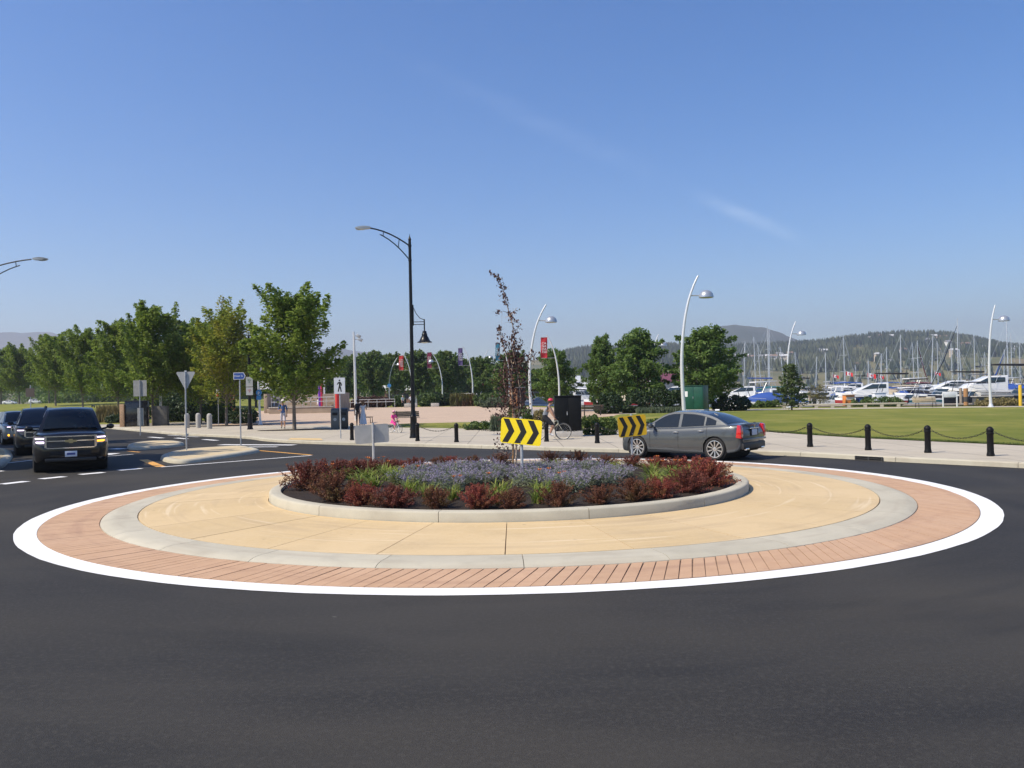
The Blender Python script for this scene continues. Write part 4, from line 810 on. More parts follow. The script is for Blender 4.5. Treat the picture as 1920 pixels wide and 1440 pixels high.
# ------------------------------------------------------------------ signs
SY = mat('sign_yellow', (.92, .70, .008), .5); SYS = mat('sign_yellow_shaded', (.95, .56, .012), .5); SB = mat('sign_black', (.012, .011, .010), .5)  # SYS: the same sign yellow with shade put into its colour
def chevron(px, py, D, boardL, boardR, top, bot, face, label, flip=False, m=SY, yaw=0, tilt=0):
    x = X(px, D, py); z = soilz(x, D)-.03; t = thing('chevron_sign', label, 'road sign', (x, D, z), 0, 'chevron signs in the planter')
    zb = at(px, bot, D).z-z; ztp = at(px, top, D).z-z; cx = at((boardL+boardR)/2, top, D).x-x; w_ = (boardR-boardL)/FPX*D/max(.3, math.cos(yaw)); h = ztp-zb; zc = (zb+ztp)/2
    p = MB(); p.tube([(0, 0, -.1), (0, 0, ztp+.04)], .031, 10); p.box((0, 0, .045), (.24, .2, .05)); O('post', p, GALV, t)
    b = MB(); r = .05; out = [(w_/2-r+r*math.cos(a), h/2-r+r*math.sin(a)) for a in (0, .8, 1.57)]+[(-w_/2+r+r*math.cos(a), h/2-r+r*math.sin(a)) for a in (1.57, 2.36, 3.14)]+[(-w_/2+r+r*math.cos(a), -h/2+r+r*math.sin(a)) for a in (3.14, 3.93, 4.71)]+[(w_/2-r+r*math.cos(a), -h/2+r+r*math.sin(a)) for a in (4.71, 5.5, 6.28)]
    M = Matrix.Rotation(yaw, 3, 'Z'); s = -1 if face else 1; ct, st_ = math.cos(tilt), math.sin(tilt)
    def fn(dy): return lambda u, v, w2: tuple(M @ Vector((cx+u*ct-v*st_, s*(.045+w2)+dy, zc+u*st_+v*ct)))
    b.prism(out, fn(0), 0, .004); O('board', b, [ALUB], t, smooth_ang=0)
    f = MB(); f.prism(out, fn(s*.0045), 0, .0015); O('sign_face', f, m, t, smooth_ang=0)
    for k in range(3):
        c = MB(); x0 = -w_/2+w_*(.05+.30*k); a, hh = w_*.145, h/2*.92; g_ = w_*.145
        c.prism([(x0, hh), (x0+a, hh), (x0+a+g_, 0), (x0+a, -hh), (x0, -hh), (x0+g_, 0)], fn(s*.0068), 0, .001); O('chevron', c, SB, t, smooth_ang=0)
    q = MB(); q.box((0, s*.036, zc), (.055, .02, h*1.02)); O('clamp', q, GALV, t)
    for zz in (.38, -.38):
        q = MB(); q.lathe([(.012, 0), (.012, .006)], 8, tuple(M @ Vector((cx*0, s*.053, zc+h*zz))), 'y'); O('bolt', q, GALV, t)
    return t
chevron(980, 925, 17.2, 940, 1016, 785, 833, True, 'bright yellow chevron sign facing the camera at the front of the planter', m=SY, yaw=R(-22), tilt=R(-5))
chevron(1186, 888, 20.8, 1156, 1211, 779, 818, True, 'shade-toned yellow chevron sign in front of the bonnet of the grey saloon car', m=SYS, yaw=R(15), tilt=R(4))
chevron(701, 890, 21.9, 666, 728, 796, 831, False, 'chevron sign seen from its plain grey back, in the planter near the pedestrian crossing', m=SY, yaw=R(10), tilt=R(2.5))
def post_sign(name, px, top, D, label, plates, z_off=None, r=.03, cat_='sign', ppx=None):
    x = X(px, D, 800); z = z_off if z_off is not None else zt(x, D); h = at(ppx or px, top, D).z-z; dxt = (X(ppx or px, D, top)-x); t = thing(name, label, cat_, (x, D, z))
    p = MB(); p.tube([(0, 0, -.03), (dxt*0, 0, h)], r, 8); O('post', p, GALV, t)
    return t, (lambda py: at(px, py, D).z-z), D/FPX
t, Z, k = post_sign('road_sign', 263, 712, 48.5, 'tall sign post with two blank grey backs, on the shaded far traffic island', None, .14)
for a, b, w_, nm_ in ((713, 743, 25, 'large_plate'), (765, 798, 11.5, 'small_plate')):
    q = MB(); q.box((0, .045, (Z(a)+Z(b))/2), (w_*k, .006, Z(a)-Z(b))); O(nm_, q, ALUB, t)
t, Z, k = post_sign('yield_sign', 349, 697, 32.8, 'triangular yield sign seen from its grey back on the sunny traffic island', None, .14)
q = MB(); w_ = 35*k/2; z1, z2 = Z(697), Z(728.5); q.prism([(-w_+.03, z1), (w_-.03, z1), (w_, z1-.05), (.05, z2), (-.05, z2), (-w_, z1-.05)], XZY, .036, .042); O('plate', q, ALUB, t, smooth_ang=0)
q = MB(); q.prism([(-w_+.01, z1-.01), (w_-.01, z1-.01), (0, z2+.02)], XZY, .0425, .0445); O('sign_face', q, mat('yield_red', (.6, .03, .03), .5), t, smooth_ang=0)
q = MB(); q.box((0, .03, z1-.2), (.09, .012, .5)); O('bracket', q, GALV, t)
t, Z, k = post_sign('street_name_sign', 451, 699, 35.6, 'small blue street name sign with a pointed end on the sunny traffic island', None, .14)
SBL = mat('street_sign_blue', (.035, .09, .33), .5); w_ = 11*k; z1, z2 = Z(698.5), Z(711.5)
q = MB(); q.prism([(-w_, z1), (w_*.75, z1), (w_*1.05, (z1+z2)/2), (w_*.75, z2), (-w_, z2)], XZY, -.05, -.04); O('plate', q, mat('sign_rim_white', (.7, .72, .75), .5), t, smooth_ang=0)
q = MB(); e = .022; q.prism([(-w_+e, z1-e), (w_*.75-e*.6, z1-e), (w_*1.05-e*1.5, (z1+z2)/2), (w_*.75-e*.6, z2+e), (-w_+e, z2+e)], XZY, -.053, -.0505); O('sign_face', q, SBL, t, smooth_ang=0)
lettering('Water St', .105, WHITEM, t, (-.04, -.0545, (z1+z2)/2), extr=.0008)
t, Z, k = post_sign('pedestrian_crossing_sign', 638.5, 706, 39.6, 'pedestrian crossing sign with a black walking figure on white', None)
w_ = 21*k; z1, z2 = Z(708), Z(738.5); hh = z1-z2
q = MB(); q.box((0, -.05, (z1+z2)/2), (w_, .006, hh)); O('plate', q, ALUB, t)
q = MB(); q.box((0, -.0545, (z1+z2)/2), (w_*.97, .002, hh*.97)); O('sign_face', q, mat('sign_white', (.66, .68, .72), .5), t, smooth_ang=0)
fig = MB(); U = lambda u, v: (u*w_*.5, (z1+z2)/2+v*hh*.5)
def seg(mb, a, b, wd): 
    a, b = Vector((*U(*a), 0)), Vector((*U(*b), 0)); d = (b-a).normalized(); n = Vector((-d.y, d.x, 0))*wd*w_; mb.prism([(p_.x, p_.y) for p_ in (a-n, b-n, b+n, a+n)], XZY, -.0585, -.056)
hd = MB(); c_ = U(.0, .66); hd.prism([(c_[0]+.075*w_*math.cos(a*.5236), c_[1]+.075*w_*math.sin(a*.5236)) for a in range(12)], XZY, -.0585, -.056)
body = [(-.18, .46), (.12, .5), (.24, .40), (.20, -.05), (.08, -.1), (-.12, -.08), (-.10, .25)]
fig.prism([U(*q_) for q_ in body], XZY, -.0585, -.056)
for a, b, wd in (((-.12, .42), (-.42, .16), .045), ((.16, .42), (.38, .14), .04), ((.38, .14), (.34, -.02), .035), ((-.04, -.08), (-.24, -.72), .055), ((.1, -.1), (.30, -.74), .055)): seg(fig, a, b, wd)
o = O('walking_figure', MB().add(fig.v+hd.v, fig.f+[tuple(i+len(fig.v) for i in f) for f in hd.f]), SB, t, smooth_ang=0)
t, Z, k = post_sign('parking_sign', 410, 728, 62, 'slim pole with a small white and red parking notice before the dark hedge', None, r=.025)
q = MB(); q.box((0, -.04, Z(737)), (.25, .01, .75)); O('plate', q, WHITEM, t); q = MB(); q.box((0, -.048, Z(741)), (.2, .004, .3)); O('red_panel', q, RED, t)
t, Z, k = post_sign('info_sign', 731.5, 720, 119, 'small blue sign on a thin grey pole at the plaza back', None, r=.05)
q = MB(); q.lathe([(.0, -.02), (.28, -.02), (.28, .02), (0, .02)], 14, (0, -.08, Z(723)), 'y', cap=False); O('plate', q, mat('sign_blue', (.04, .22, .5), .5), t)
t, Z, k = post_sign('brown_sign', 58, 722, 92, 'brown square sign on a post among the far street maples', None, r=.05)
q = MB(); q.box((0, -.07, Z(736)), (.95, .02, .95)); O('plate', q, mat('sign_brown', (.085, .065, .05), .6), t)
# ------------------------------------------------------------------ bins, benches, cabinets, monument, stone bollards
bn = thing('waste_bin', 'pair of joined waste bins, one grey and one black, at the plaza edge', 'waste bin', (X(637, 51.5, 795), 51.5, zt(X(637, 51.5), 51.5)), R(8)); kk = 51.5/FPX; H_ = 1.2
for nm_, x_, w_, m_ in (('recycling_side', -.26, .50, mat('bin_grey', (.085, .10, .105), .5)), ('rubbish_side', .26, .50, mat('bin_black', (.016, .02, .024), .45))):
    b = MB(); b.box((x_, 0, H_*.46), (w_, .62, H_*.92)); b.prism([(-.31, 0), (.31, 0), (.26, .12), (.08, .18), (-.26, .10)], lambda u, v, ww: (x_+ww, u, H_*.923+v), -w_/2+.01, w_/2-.01); O(nm_, b, m_, bn, bev=.02)
    q = MB(); q.box((x_, -.315, H_*.78), (w_*.62, .02, .17)); O('flap', q, DARK, bn); q = MB(); q.lathe([(.0, 0), (.10, 0), (.10, .006), (0, .006)], 14, (x_, -.322, H_*.5), 'y', cap=False); O('emblem', q, mat('bin_emblem', (.30, .34, .36), .5), bn)
def bench(x, y, z, rz, label, w_=1.75, m_=None, back=True):
    t = thing('bench', label, 'bench', (x, y, z), rz); wood = m_ or mat('dark_bench_wood', (.10, .085, .06), .75, var=.25, vs=15)
    for i in range(4): O('seat_slat', MB().box((0, -.20+.13*i, .44), (w_, .11, .035)), wood, t, bev=.008)
    for i in range(3): O('back_slat', MB().box((0, .28+.045*i, .56+.125*i), (w_, .035, .11)), wood, t, bev=.008)
    for s in (-.36, .36):
        p = MB(); p.tube([(s*w_, -.22, 0), (s*w_, -.2, .42), (s*w_, .26, .42), (s*w_, .40, .90)], .028, 6); p.tube([(s*w_, .36, 0), (s*w_, .26, .42)], .028, 6); O('leg', p, mat('bench_iron', (.05, .045, .04), .5, .5), t)
    return t
# seen from behind: the back turned to the camera
q = g(762, 57); bench(q.x, q.y, q.z+.0, math.pi, 'dark slatted bench seen from behind, between the girl on a bicycle and the black lamp')
q = g(1110, 66); bench(q.x, q.y, q.z, math.pi, 'dark bench seen from behind near the black utility cabinet')
q = g(1736, 72.5); bench(q.x, q.y, q.z, .05, 'pale wooden bench on the waterfront path', 2.1, mat('pale_bench_wood', (.50, .40, .25), .7, var=.2, vs=12))
q = g(690, 60); bench(q.x, q.y, q.z, math.pi/2, 'dark bench end beside the couple', 1.2)
def cabinet(px0, px1, top, base, D, label, m_, plinth, depth, rz=0, lid=.05):
    a, b = X(px0, D, base), X(px1, D, base); x = (a+b)/2; z = zt(x, D)-.01; H2 = at(px0, top, D).z-z; w_ = b-a; t = thing('utility_cabinet', label, 'utility cabinet', (x, D+depth/2, z), rz)
    O('plinth', MB().box((0, 0, plinth/2-.05), (w_*1.03, depth*1.05, plinth+.1)), CONC, t, bev=.01)
    O('body', MB().box((0, 0, (plinth+H2-lid)/2+.005), (w_*.97, depth, H2-plinth-lid)), m_, t, bev=.012)
    O('lid', MB().box((0, 0, H2-lid/2), (w_, depth*1.06, lid)), m_, t, bev=.012)
    for s in (-1, 1):
        O('door', MB().box((s*w_*.235, -depth/2-.008, (plinth+H2-lid)/2), (w_*.45, .022, (H2-plinth)*.88)), m_, t, bev=.006)
    O('handle', MB().box((-.05, -depth/2-.03, plinth+(H2-plinth)*.5), (.03, .03, .16)), CHROME if False else GALV, t)
    return t
CBK = mat('cabinet_black', (.007, .008, .009), .6, spec=.15, var=.2, vs=4); CGR = mat('cabinet_green', (.006, .072, .043), .45, var=.12, vs=3)
cabinet(1041, 1092, 742, 820, 36.6, 'large black utility cabinet on a concrete plinth behind the cyclist', CBK, .27, .9)
cg = cabinet(1292, 1329, 723, 771, 64, 'green utility box on a concrete plinth at the lawn edge', CGR, .26, 1.5, R(-28))
O('notice_plate', MB().box((-.62, -.78, 1.45), (.32, .012, .42)), WHITEM, cg)
# dark monument wall with a tan brick end pier, left
a, b = X(236, 63), X(277, 63); mt = thing('monument_wall', 'dark polished monument wall with a tan brick pier, under the street maples', 'monument', ((a+b)/2, 63, zt((a+b)/2, 63)))
w_ = b-a; O('panel', MB().box((0, 0, .95), (w_, .5, 1.9)), mat('polished_dark_stone', (.014, .015, .018), .15, var=.3, vs=3), mt, bev=.02)
O('cap', MB().box((0, 0, 1.93), (w_+.1, .6, .06)), mat('dark_cap', (.03, .03, .03), .5), mt)
pr = MB(); pr.box((-w_/2-.17, -.05, .85), (.33, .6, 1.7)); O('pier', pr, mat('tan_brick', (.42, .27, .16), .85, var=.2, vs=12, bump=.4, bs=30), mt, bev=.01)
w2 = MB(); w2.box((w_/2+.75, .5, .75), (1.1, .4, 1.5)); O('side_wall', w2, mat('grey_stone_shaded', (.10, .095, .085), .85, var=.2, vs=4), mt, bev=.02)  # side wall stone darkened: shade under the maples is in its colour
GRN = mat('granite', (.40, .385, .36), .8, var=.15, vs=30, bump=.2, bs=60); gb = MB(); gb.lathe([(.17, 0), (.17, .85), (.155, .93), (.11, 1.0), (.04, 1.03)], 14); GBM = mesh_of('granite_bollard', gb, GRN)
for i, (px, D, lb) in enumerate(((350, 58, 'granite post hidden partly by the triangular sign post'), (371, 58, 'middle granite post in front of the tall green shrub'), (392, 56, 'granite post nearest the parking notice'))):
    q = g(px, D); t = thing('stone_bollard', 'round-topped '+lb, 'bollard', q, 0, 'granite posts'); link('post', GBM, t)
# orange panel kiosk behind the young tree
q = g(970, 84); ok = thing('info_kiosk', 'information kiosk with an orange picture panel and a dark side at the plaza edge', 'kiosk', q, R(20)); kk = 84/FPX; h = at(970, 727, 84).z-q.z
O('orange_panel', MB().box((-.42, -.05, h*.5), (.75, .12, h)), mat('orange_panel', (.62, .20, .06), .5, c2=(.85, .50, .28), vs=2.5, det=3), ok, bev=.01)
O('dark_panel', MB().box((.40, .08, h*.5), (.85, .12, h)), mat('dark_panel', (.035, .03, .035), .5), ok, bev=.01); O('cap', MB().box((0, 0, h+.03), (1.7, .3, .06)), GALV, ok)
# low concrete seat walls at the plaza back
for px0, px1, D, lb in ((757, 782, 112, 'low concrete seat wall behind the far walkers'), (808, 823, 112, 'short concrete seat block before the maroon banner lamp'), (982, 1012, 70, 'low concrete wall beside the curved white lamp')):
    a, b = X(px0, D), X(px1, D); O('seat_wall', MB().box((0, 0, .25), (b-a, .6, .5)), CONC, None, ((a+b)/2, D, zt((a+b)/2, D)), bev=.03, label=lb, category='seat wall')
# ------------------------------------------------------------------ stage terrace: retaining wall, steps, railing, banner columns, pavilion
TAN = mat('terrace_tan', (.34, .265, .195), .85, var=.12, vs=1.5); DT = 96
st = thing('stage_steps', 'broad tan terrace steps behind the plaza, beyond the walking man', 'steps', (X(565, DT), DT, zt(X(565, DT), DT))); kk = DT/FPX
for i in range(6): O('step', MB().box((0, 1.2*i, .25+.32*i), (7.6-.25*i, 1.25, .5+.02)), TAN, st, bev=.02)
for s in (-1, 1): O('side_wall', MB().box((s*4.0, 3.2, 1.1), (.4, 7.2, 2.2)), TAN, st, bev=.03)
a, b = X(505, 92), X(624, 92); rw = thing('retaining_wall', 'low tan retaining wall with a pale cap in front of the terrace steps', 'wall', ((a+b)/2, 92, zt((a+b)/2, 92)))
O('wall_body', MB().box((0, 0, .3), (b-a, .5, .66)), TAN, rw); O('cap', MB().box((0, 0, .69), (b-a+.1, .6, .09)), CONC, rw, bev=.01)
rl = thing('railing', 'grey metal railing along the terrace top', 'railing', ((a+b)/2, 92.7, zt((a+b)/2, 92)+.73)); W2 = (b-a)
for z in (1.0, .55): O('rail', MB().tube([(-W2/2, 0, z), (W2/2, 0, z)], .035, 6), GALV, rl)
for i in range(9): O('railing_post', MB().tube([(-W2/2+W2*i/8, 0, 0), (-W2/2+W2*i/8, 0, 1.0)], .03, 6), GALV, rl)
a2 = X(740, 113); a1 = X(640, 113); rl2 = thing('railing', 'grey metal railing over the reddish hedge at the plaza back', 'railing', ((a1+a2)/2, 113, zt((a1+a2)/2, 113)))
for z in (1.15, .8): O('rail', MB().tube([(-(a2-a1)/2, 0, z), ((a2-a1)/2, 0, z)], .04, 6), GALV, rl2)
for i in range(7): O('railing_post', MB().tube([(-(a2-a1)/2+(a2-a1)*i/6, 0, 0), (-(a2-a1)/2+(a2-a1)*i/6, 0, 1.15)], .035, 6), GALV, rl2)
for px, D, top, wpx, cc, lb in ((433, 90, 737, 5, (.50, .03, .16), 'pink column banner beside the dark hedge'), (439, 92, 741, 4, (.55, .03, .04), 'red column banner next to the pink one'), (599, 94, 724, 4.5, (.20, .04, .42), 'purple column banner at the end of the terrace steps'), (603, 96, 720, 4, (.55, .03, .06), 'red column banner behind the purple one'), (632, 88, 738, 7, (.55, .03, .03), 'red column banner behind the pedestrian crossing sign')):
    q = g(px, D); h = at(px, top, D).z-q.z; t = thing('column_banner', lb, 'banner', q, 0, 'coloured column banners'); w_ = wpx*D/FPX
    O('sleeve', MB().lathe([(w_/2, .25), (w_/2*1.02, h*.5), (w_/2, h)], 12), mat('banner_sleeve_%d' % px, cc, .7), t); O('post', MB().tube([(0, 0, 0), (0, 0, h+.1)], .05, 8), WHITEM, t)
q = g(622, 105); pv = thing('pavilion', 'small open pavilion with a pale sloping roof behind the tall maple', 'pavilion', q); h = at(622, 697, 105).z-q.z
O('roof', MB().prism([(-1.5, h), (1.0, h+.55), (1.0, h+.70), (-1.5, h+.15)], XZY, -1.4, 1.4), mat('pavilion_roof', (.42, .40, .38), .6), pv)
O('soffit', MB().prism([(-1.3, h-.12), (.8, h-.02), (.8, h+.35), (-1.3, h-.02)], XZY, -1.2, 1.2), mat('soffit_wood', (.30, .16, .08), .7), pv)
for s in (-.9, .6): O('column', MB().tube([(s, 0, 0), (s, 0, h+.1)], .1, 8), WHITEM, pv)
# basketball hoop seen between the maples
q = g(498, 97); bh = thing('basketball_hoop', 'basketball hoop with a pale backboard showing under the tall maple', 'basketball hoop', q); h = at(498, 722, 97).z-q.z
O('backboard', MB().box((-.1, -.5, h), (1.3, .05, 1.0)), WHITEM, bh); O('pole', MB().tube([(.9, .3, 0), (.9, .2, h*.7), (.3, -.1, h-.1), (0, -.45, h-.1)], .06, 8), WHITEM, bh)
rg = MB(); rg.tube([(-.1+.22*math.cos(i*.524), -.78+.22*math.sin(i*.524), h-.35) for i in range(13)], .015, 5, False); O('rim', rg, mat('hoop_orange', (.6, .15, .03), .5), bh)
# ------------------------------------------------------------------ vehicles
def car_paint(name, c, metal=.5, rough=.28, coat=.7, spec=.4): return mat(name, c, rough, metal, coat=coat, spec=spec, var=.04, vs=2)
def curve_fn(T):
    return lambda x: interp_s(T, x)
def interp_s(T, x):
    if x <= T[0][0]: return T[0][1]
    if x >= T[-1][0]: return T[-1][1]
    for i in range(len(T)-1):
        if x <= T[i+1][0]:
            x0, y0 = T[i]; x1, y1 = T[i+1]; t = (x-x0)/(x1-x0)
            m0 = ((y1-T[i-1][1])/(x1-T[i-1][0]) if i > 0 else (y1-y0)/(x1-x0))*(x1-x0); m1 = ((T[i+2][1]-y0)/(T[i+2][0]-x0) if i+2 < len(T) else (y1-y0)/(x1-x0))*(x1-x0)
            h = (y1-y0); 
            if h == 0: m0 = m1 = 0
            else: m0 = max(0, min(3, m0/h))*h; m1 = max(0, min(3, m1/h))*h
            return (2*t**3-3*t*t+1)*y0+(t**3-2*t*t+t)*m0+(-2*t**3+3*t*t)*y1+(t**3-t*t)*m1
SEDAN = dict(L=4.66, W=1.82, top=[(-2.33, .80), (-2.30, .97), (-2.15, 1.03), (-1.5, 1.01), (0, .94), (1.0, .91), (1.55, .86), (2.0, .76), (2.25, .66), (2.33, .52)], bot=[(-2.33, .42), (-2.2, .30), (-1.85, .22), (1.8, .19), (2.2, .22), (2.33, .30)],
    wid=[(-2.33, .70), (-2.27, .80), (-2.1, .865), (-1.6, .905), (0, .91), (1.5, .905), (1.95, .85), (2.2, .74), (2.33, .58)], roof=[(-1.86, 1.02), (-1.35, 1.25), (-.85, 1.375), (-.3, 1.425), (.15, 1.42), (.5, 1.35), (.9, 1.15), (1.32, .90)],
    fa=1.44, ra=-1.335, wr=.335, rim=.255, gw=.80, rw=.58, spokes=10)
SUV = dict(L=5.55, W=2.04, top=[(-2.775, 1.0), (-2.75, 1.24), (0, 1.24), (1.15, 1.20), (2.0, 1.17), (2.45, 1.13), (2.62, 1.08), (2.72, .99), (2.765, .87), (2.775, .78)], bot=[(-2.775, .5), (-2.5, .36), (2.4, .33), (2.7, .36), (2.775, .45)],
    wid=[(-2.775, .93), (-2.6, 1.0), (2.1, 1.015), (2.4, .985), (2.58, .93), (2.70, .84), (2.775, .70)], roof=[(-2.74, 1.25), (-2.66, 1.6), (-2.4, 1.83), (-1.5, 1.89), (0, 1.90), (.45, 1.87), (.75, 1.78), (1.1, 1.52), (1.45, 1.19)],
    fa=1.72, ra=-1.60, wr=.41, rim=.29, gw=.90, rw=.64, spokes=6)
def scaled(S, sx, sy, sz):
    d = dict(S); d['L'] = S['L']*sx; d['W'] = S['W']*sy
    for k in ('top', 'bot', 'roof'): d[k] = [(a*sx, b*sz) for a, b in S[k]]
    d['wid'] = [(a*sx, b*sy) for a, b in S['wid']]; d['fa'] = S['fa']*sx; d['ra'] = S['ra']*sx; d['gw'] = S['gw']*sy; d['rw'] = S['rw']*sy; d['wr'] = S['wr']*sz; d['rim'] = S['rim']*sz
    return d
def car(name, label, S, paint, loc, rz, glass=GLASSD, detail=2, group=None, trim=CHROME, open_ws=False, cat_='car'):
    trim = mat('window_chrome', (.45, .46, .47), .35, .6)
    t = thing(name, label, cat_, loc, rz, group); h = S['L']/2; wr = S['wr']
    top, bot, wid = (lambda x: interp_s(S['top'], x)), (lambda x: interp_s(S['bot'], x)), (lambda x: interp_s(S['wid'], x))
    xs = sorted(set([round(-h+S['L']*i/34, 3) for i in range(35)]+[round(a+wr*1.14*math.cos(k*math.pi/8), 3) for a in (S['fa'], S['ra']) for k in range(9)]))
    PT = [(0, .93), (.06, .965), (.2, .985), (.40, 1.0), (.62, 1.0), (.80, .985), (.92, .955), (1, .90)]
    def zb(x):
        z = bot(x)
        for a in (S['fa'], S['ra']):
            if abs(x-a) < wr*1.139: z = max(z, wr+math.sqrt((wr*1.14)**2-(x-a)**2))
        return z
    def shell(x, v):
        zB, zT = zb(x), top(x); z0 = bot(x); z = zB+(zT-zB)*v; q = (z-z0)/(zT-z0); f = interp_s(PT, q); return wid(x)*f, z
    rows = []
    VV = (0, .07, .2, .38, .56, .74, .86, .95, 1)
    for v in VV: rows.append([(x,)+shell(x, v) for x in xs])
    CR = ((.80, .018), (.55, .035), (.28, .046), (0, .05))
    for f, dz in CR: rows.append([(x, wid(x)*f, top(x)+dz*S['W']/1.8) for x in xs])
    b = MB(); b.grid(rows); b.grid([[(x, -y, z) for x, y, z in r] for r in rows], flip=True)
    for e in (0, -1):
        q = [r[e] for r in rows]; b.grid([q, [(x, -y, z) for x, y, z in q]], flip=(e == 0))
    body = mesh_of('car_body', b, paint, 0, fix=True); bm = bmesh.new(); bm.from_mesh(body); bmesh.ops.remove_doubles(bm, verts=bm.verts, dist=.002); bmesh.ops.recalc_face_normals(bm, faces=bm.faces); bm.to_mesh(body); bm.free(); body.shade_smooth(); body.set_sharp_from_angle(angle=R(48)); link('body', body, t)
    # cabin
    rf = S['roof']; x0, x1 = rf[0][0], rf[-1][0]; zm = max(z for _, z in rf); gx = [x0+(x1-x0)*i/30 for i in range(31)]
    def rz_(x): return interp_s(rf, x)
    def gy(x, z):
        zb_ = top(x); k = (z-zb_)/(zm-zb_); base = min(S['gw'], wid(x)*.93); return base+(S['rw']-base)*max(0, k)**.9
    g_ = MB(); rws = []
    for k in (0, .3, .6, .85, 1): rws.append([(x, gy(x, top(x)-.03+(max(rz_(x), top(x)-.03)-top(x)+.03)*k), top(x)-.03+(max(rz_(x), top(x)-.03)-top(x)+.03)*k) for x in gx])
    for f in (.85, .6, .3, 0): rws.append([(x, gy(x, rz_(x))*f, max(rz_(x), top(x)-.03)+.04*(1-f*f)) for x in gx])
    ws = next(x for x in [x1-.02*i for i in range(90)] if rz_(x) > zm-.055)
    if open_ws:
        iw = next(i for i, x in enumerate(gx) if x > ws)
        for fl in (False, True):
            q = [[(x, -y if fl else y, z) for x, y, z in r] for r in rws]; g_.grid(q[:6], flip=fl); g_.grid([r[:iw+1] for r in q[5:]], flip=fl)
        O('interior', MB().box((.2, 0, 1.1), (.1, S['gw']*1.7, 1.0)).box((1.15, 0, 1.14), (.5, S['gw']*1.6, .06)), DARK, t)
    else: g_.grid(rws); g_.grid([[(x, -y, z) for x, y, z in r] for r in rws], flip=True)
    O('cabin', g_, paint, t, smooth_ang=50)
    # windscreen and back window: patches on the cabin's top surface
    def patch(nm, xa, xb, f0, m_, off=.007, n=8):
        mb = MB(); mb.grid([[(x, gy(x, rz_(x))*f, rz_(x)+.04*(1-f*f)+off) for f in [f0-2*f0*j/8 for j in range(9)]] for x in [xa+(xb-xa)*i/n for i in range(n+1)]]); return O(nm, mb, m_, t, smooth_ang=60)
    ws = next(x for x in [x1-.02*i for i in range(90)] if rz_(x) > zm-.055); bw = next(x for x in [x0+.02*i for i in range(90)] if rz_(x) > zm-(.09 if S['roof'][1][1] < 1.3 else .30))
    patch('windscreen', ws, x1-.07, .90, GLASST if open_ws else glass); patch('rear_window', x0+.06, bw, .86, glass)
    def win(nm, xa, xb, sd, lo=.035, hi=.065, m_=None, off=.007):
        mb = MB(); n = 8; r0, r1 = [], []
        for i in range(n+1):
            x = xa+(xb-xa)*i/n; z0 = top(x)+lo; z1 = max(z0+.004, rz_(x)-hi); r0.append((x, sd*(gy(x, z0)+off), z0)); r1.append((x, sd*(gy(x, z1)+off), z1))
        rm = [tuple((a+b_)/2 for a, b_ in zip(p, q)) for p, q in zip(r0, r1)]; rm = [(x, sd*(gy(x, z)+off), z) for x, y, z in rm]; mb.grid([r0, rm, r1]); return O(nm, mb, m_ or glass, t, smooth_ang=0)
    for sd in (-1, 1):
        for a, c in S.get('wins', ((x1-.40, x1-1.22), (x1-1.32, x1-2.06), (x1-2.12, x1-2.45))): win('side_window', a, c, sd)
        tr = MB(); pts = [(x, sd*(gy(x, max(rz_(x)-.045, top(x)+.03))+.012), max(rz_(x)-.045, top(x)+.03)) for x in gx[3:-4]]; tr.tube(pts, .006, 4); O('window_trim', tr, trim, t)
        m2 = MB(); xm = x1-.42; m2.ball((xm, sd*(wid(xm)+.12), top(xm)+.10), (.075, .12, .085), 10, 7); m2.tube([(xm, sd*wid(xm)*.86, top(xm)+.02), (xm, sd*(wid(xm)+.06), top(xm)+.07)], .03, 6); O('mirror', m2, paint, t, smooth_ang=60)
        if detail > 1:
            for xd in (x1-1.20, x1-2.02):
                zd = top(xd)-.12; O('door_handle', MB().ball((xd, sd*(wid(xd)+.006), zd), (.10, .018, .018), 8, 5), trim, t)
            for xd in (x1-.30, x1-1.27, x1-2.2):
                sm = MB(); rr = [(xd-.0, sd*(shell(xd, v)[0]+.002), shell(xd, v)[1]) for v in (.1, .3, .5, .7, .85, .96)]; sm.grid([[(x-.006, y, z) for x, y, z in rr], [(x+.006, y, z) for x, y, z in rr]]); O('door_seam', sm, DARK, t, smooth_ang=0)
            sk = MB(); xa, xb = S['ra']+wr*1.25, S['fa']-wr*1.25; sk.grid([[(x, sd*(shell(x, .13)[0]+.012), shell(x, .13)[1]) for x in (xa, (xa+xb)/2, xb)], [(x, sd*(shell(x, .2)[0]+.016), shell(x, .2)[1]) for x in (xa, (xa+xb)/2, xb)]]); O('sill_strip', sk, paint, t, smooth_ang=0)
    # wheels
    RIM = mat('alloy_rim', (.62, .62, .62), .28, .9)
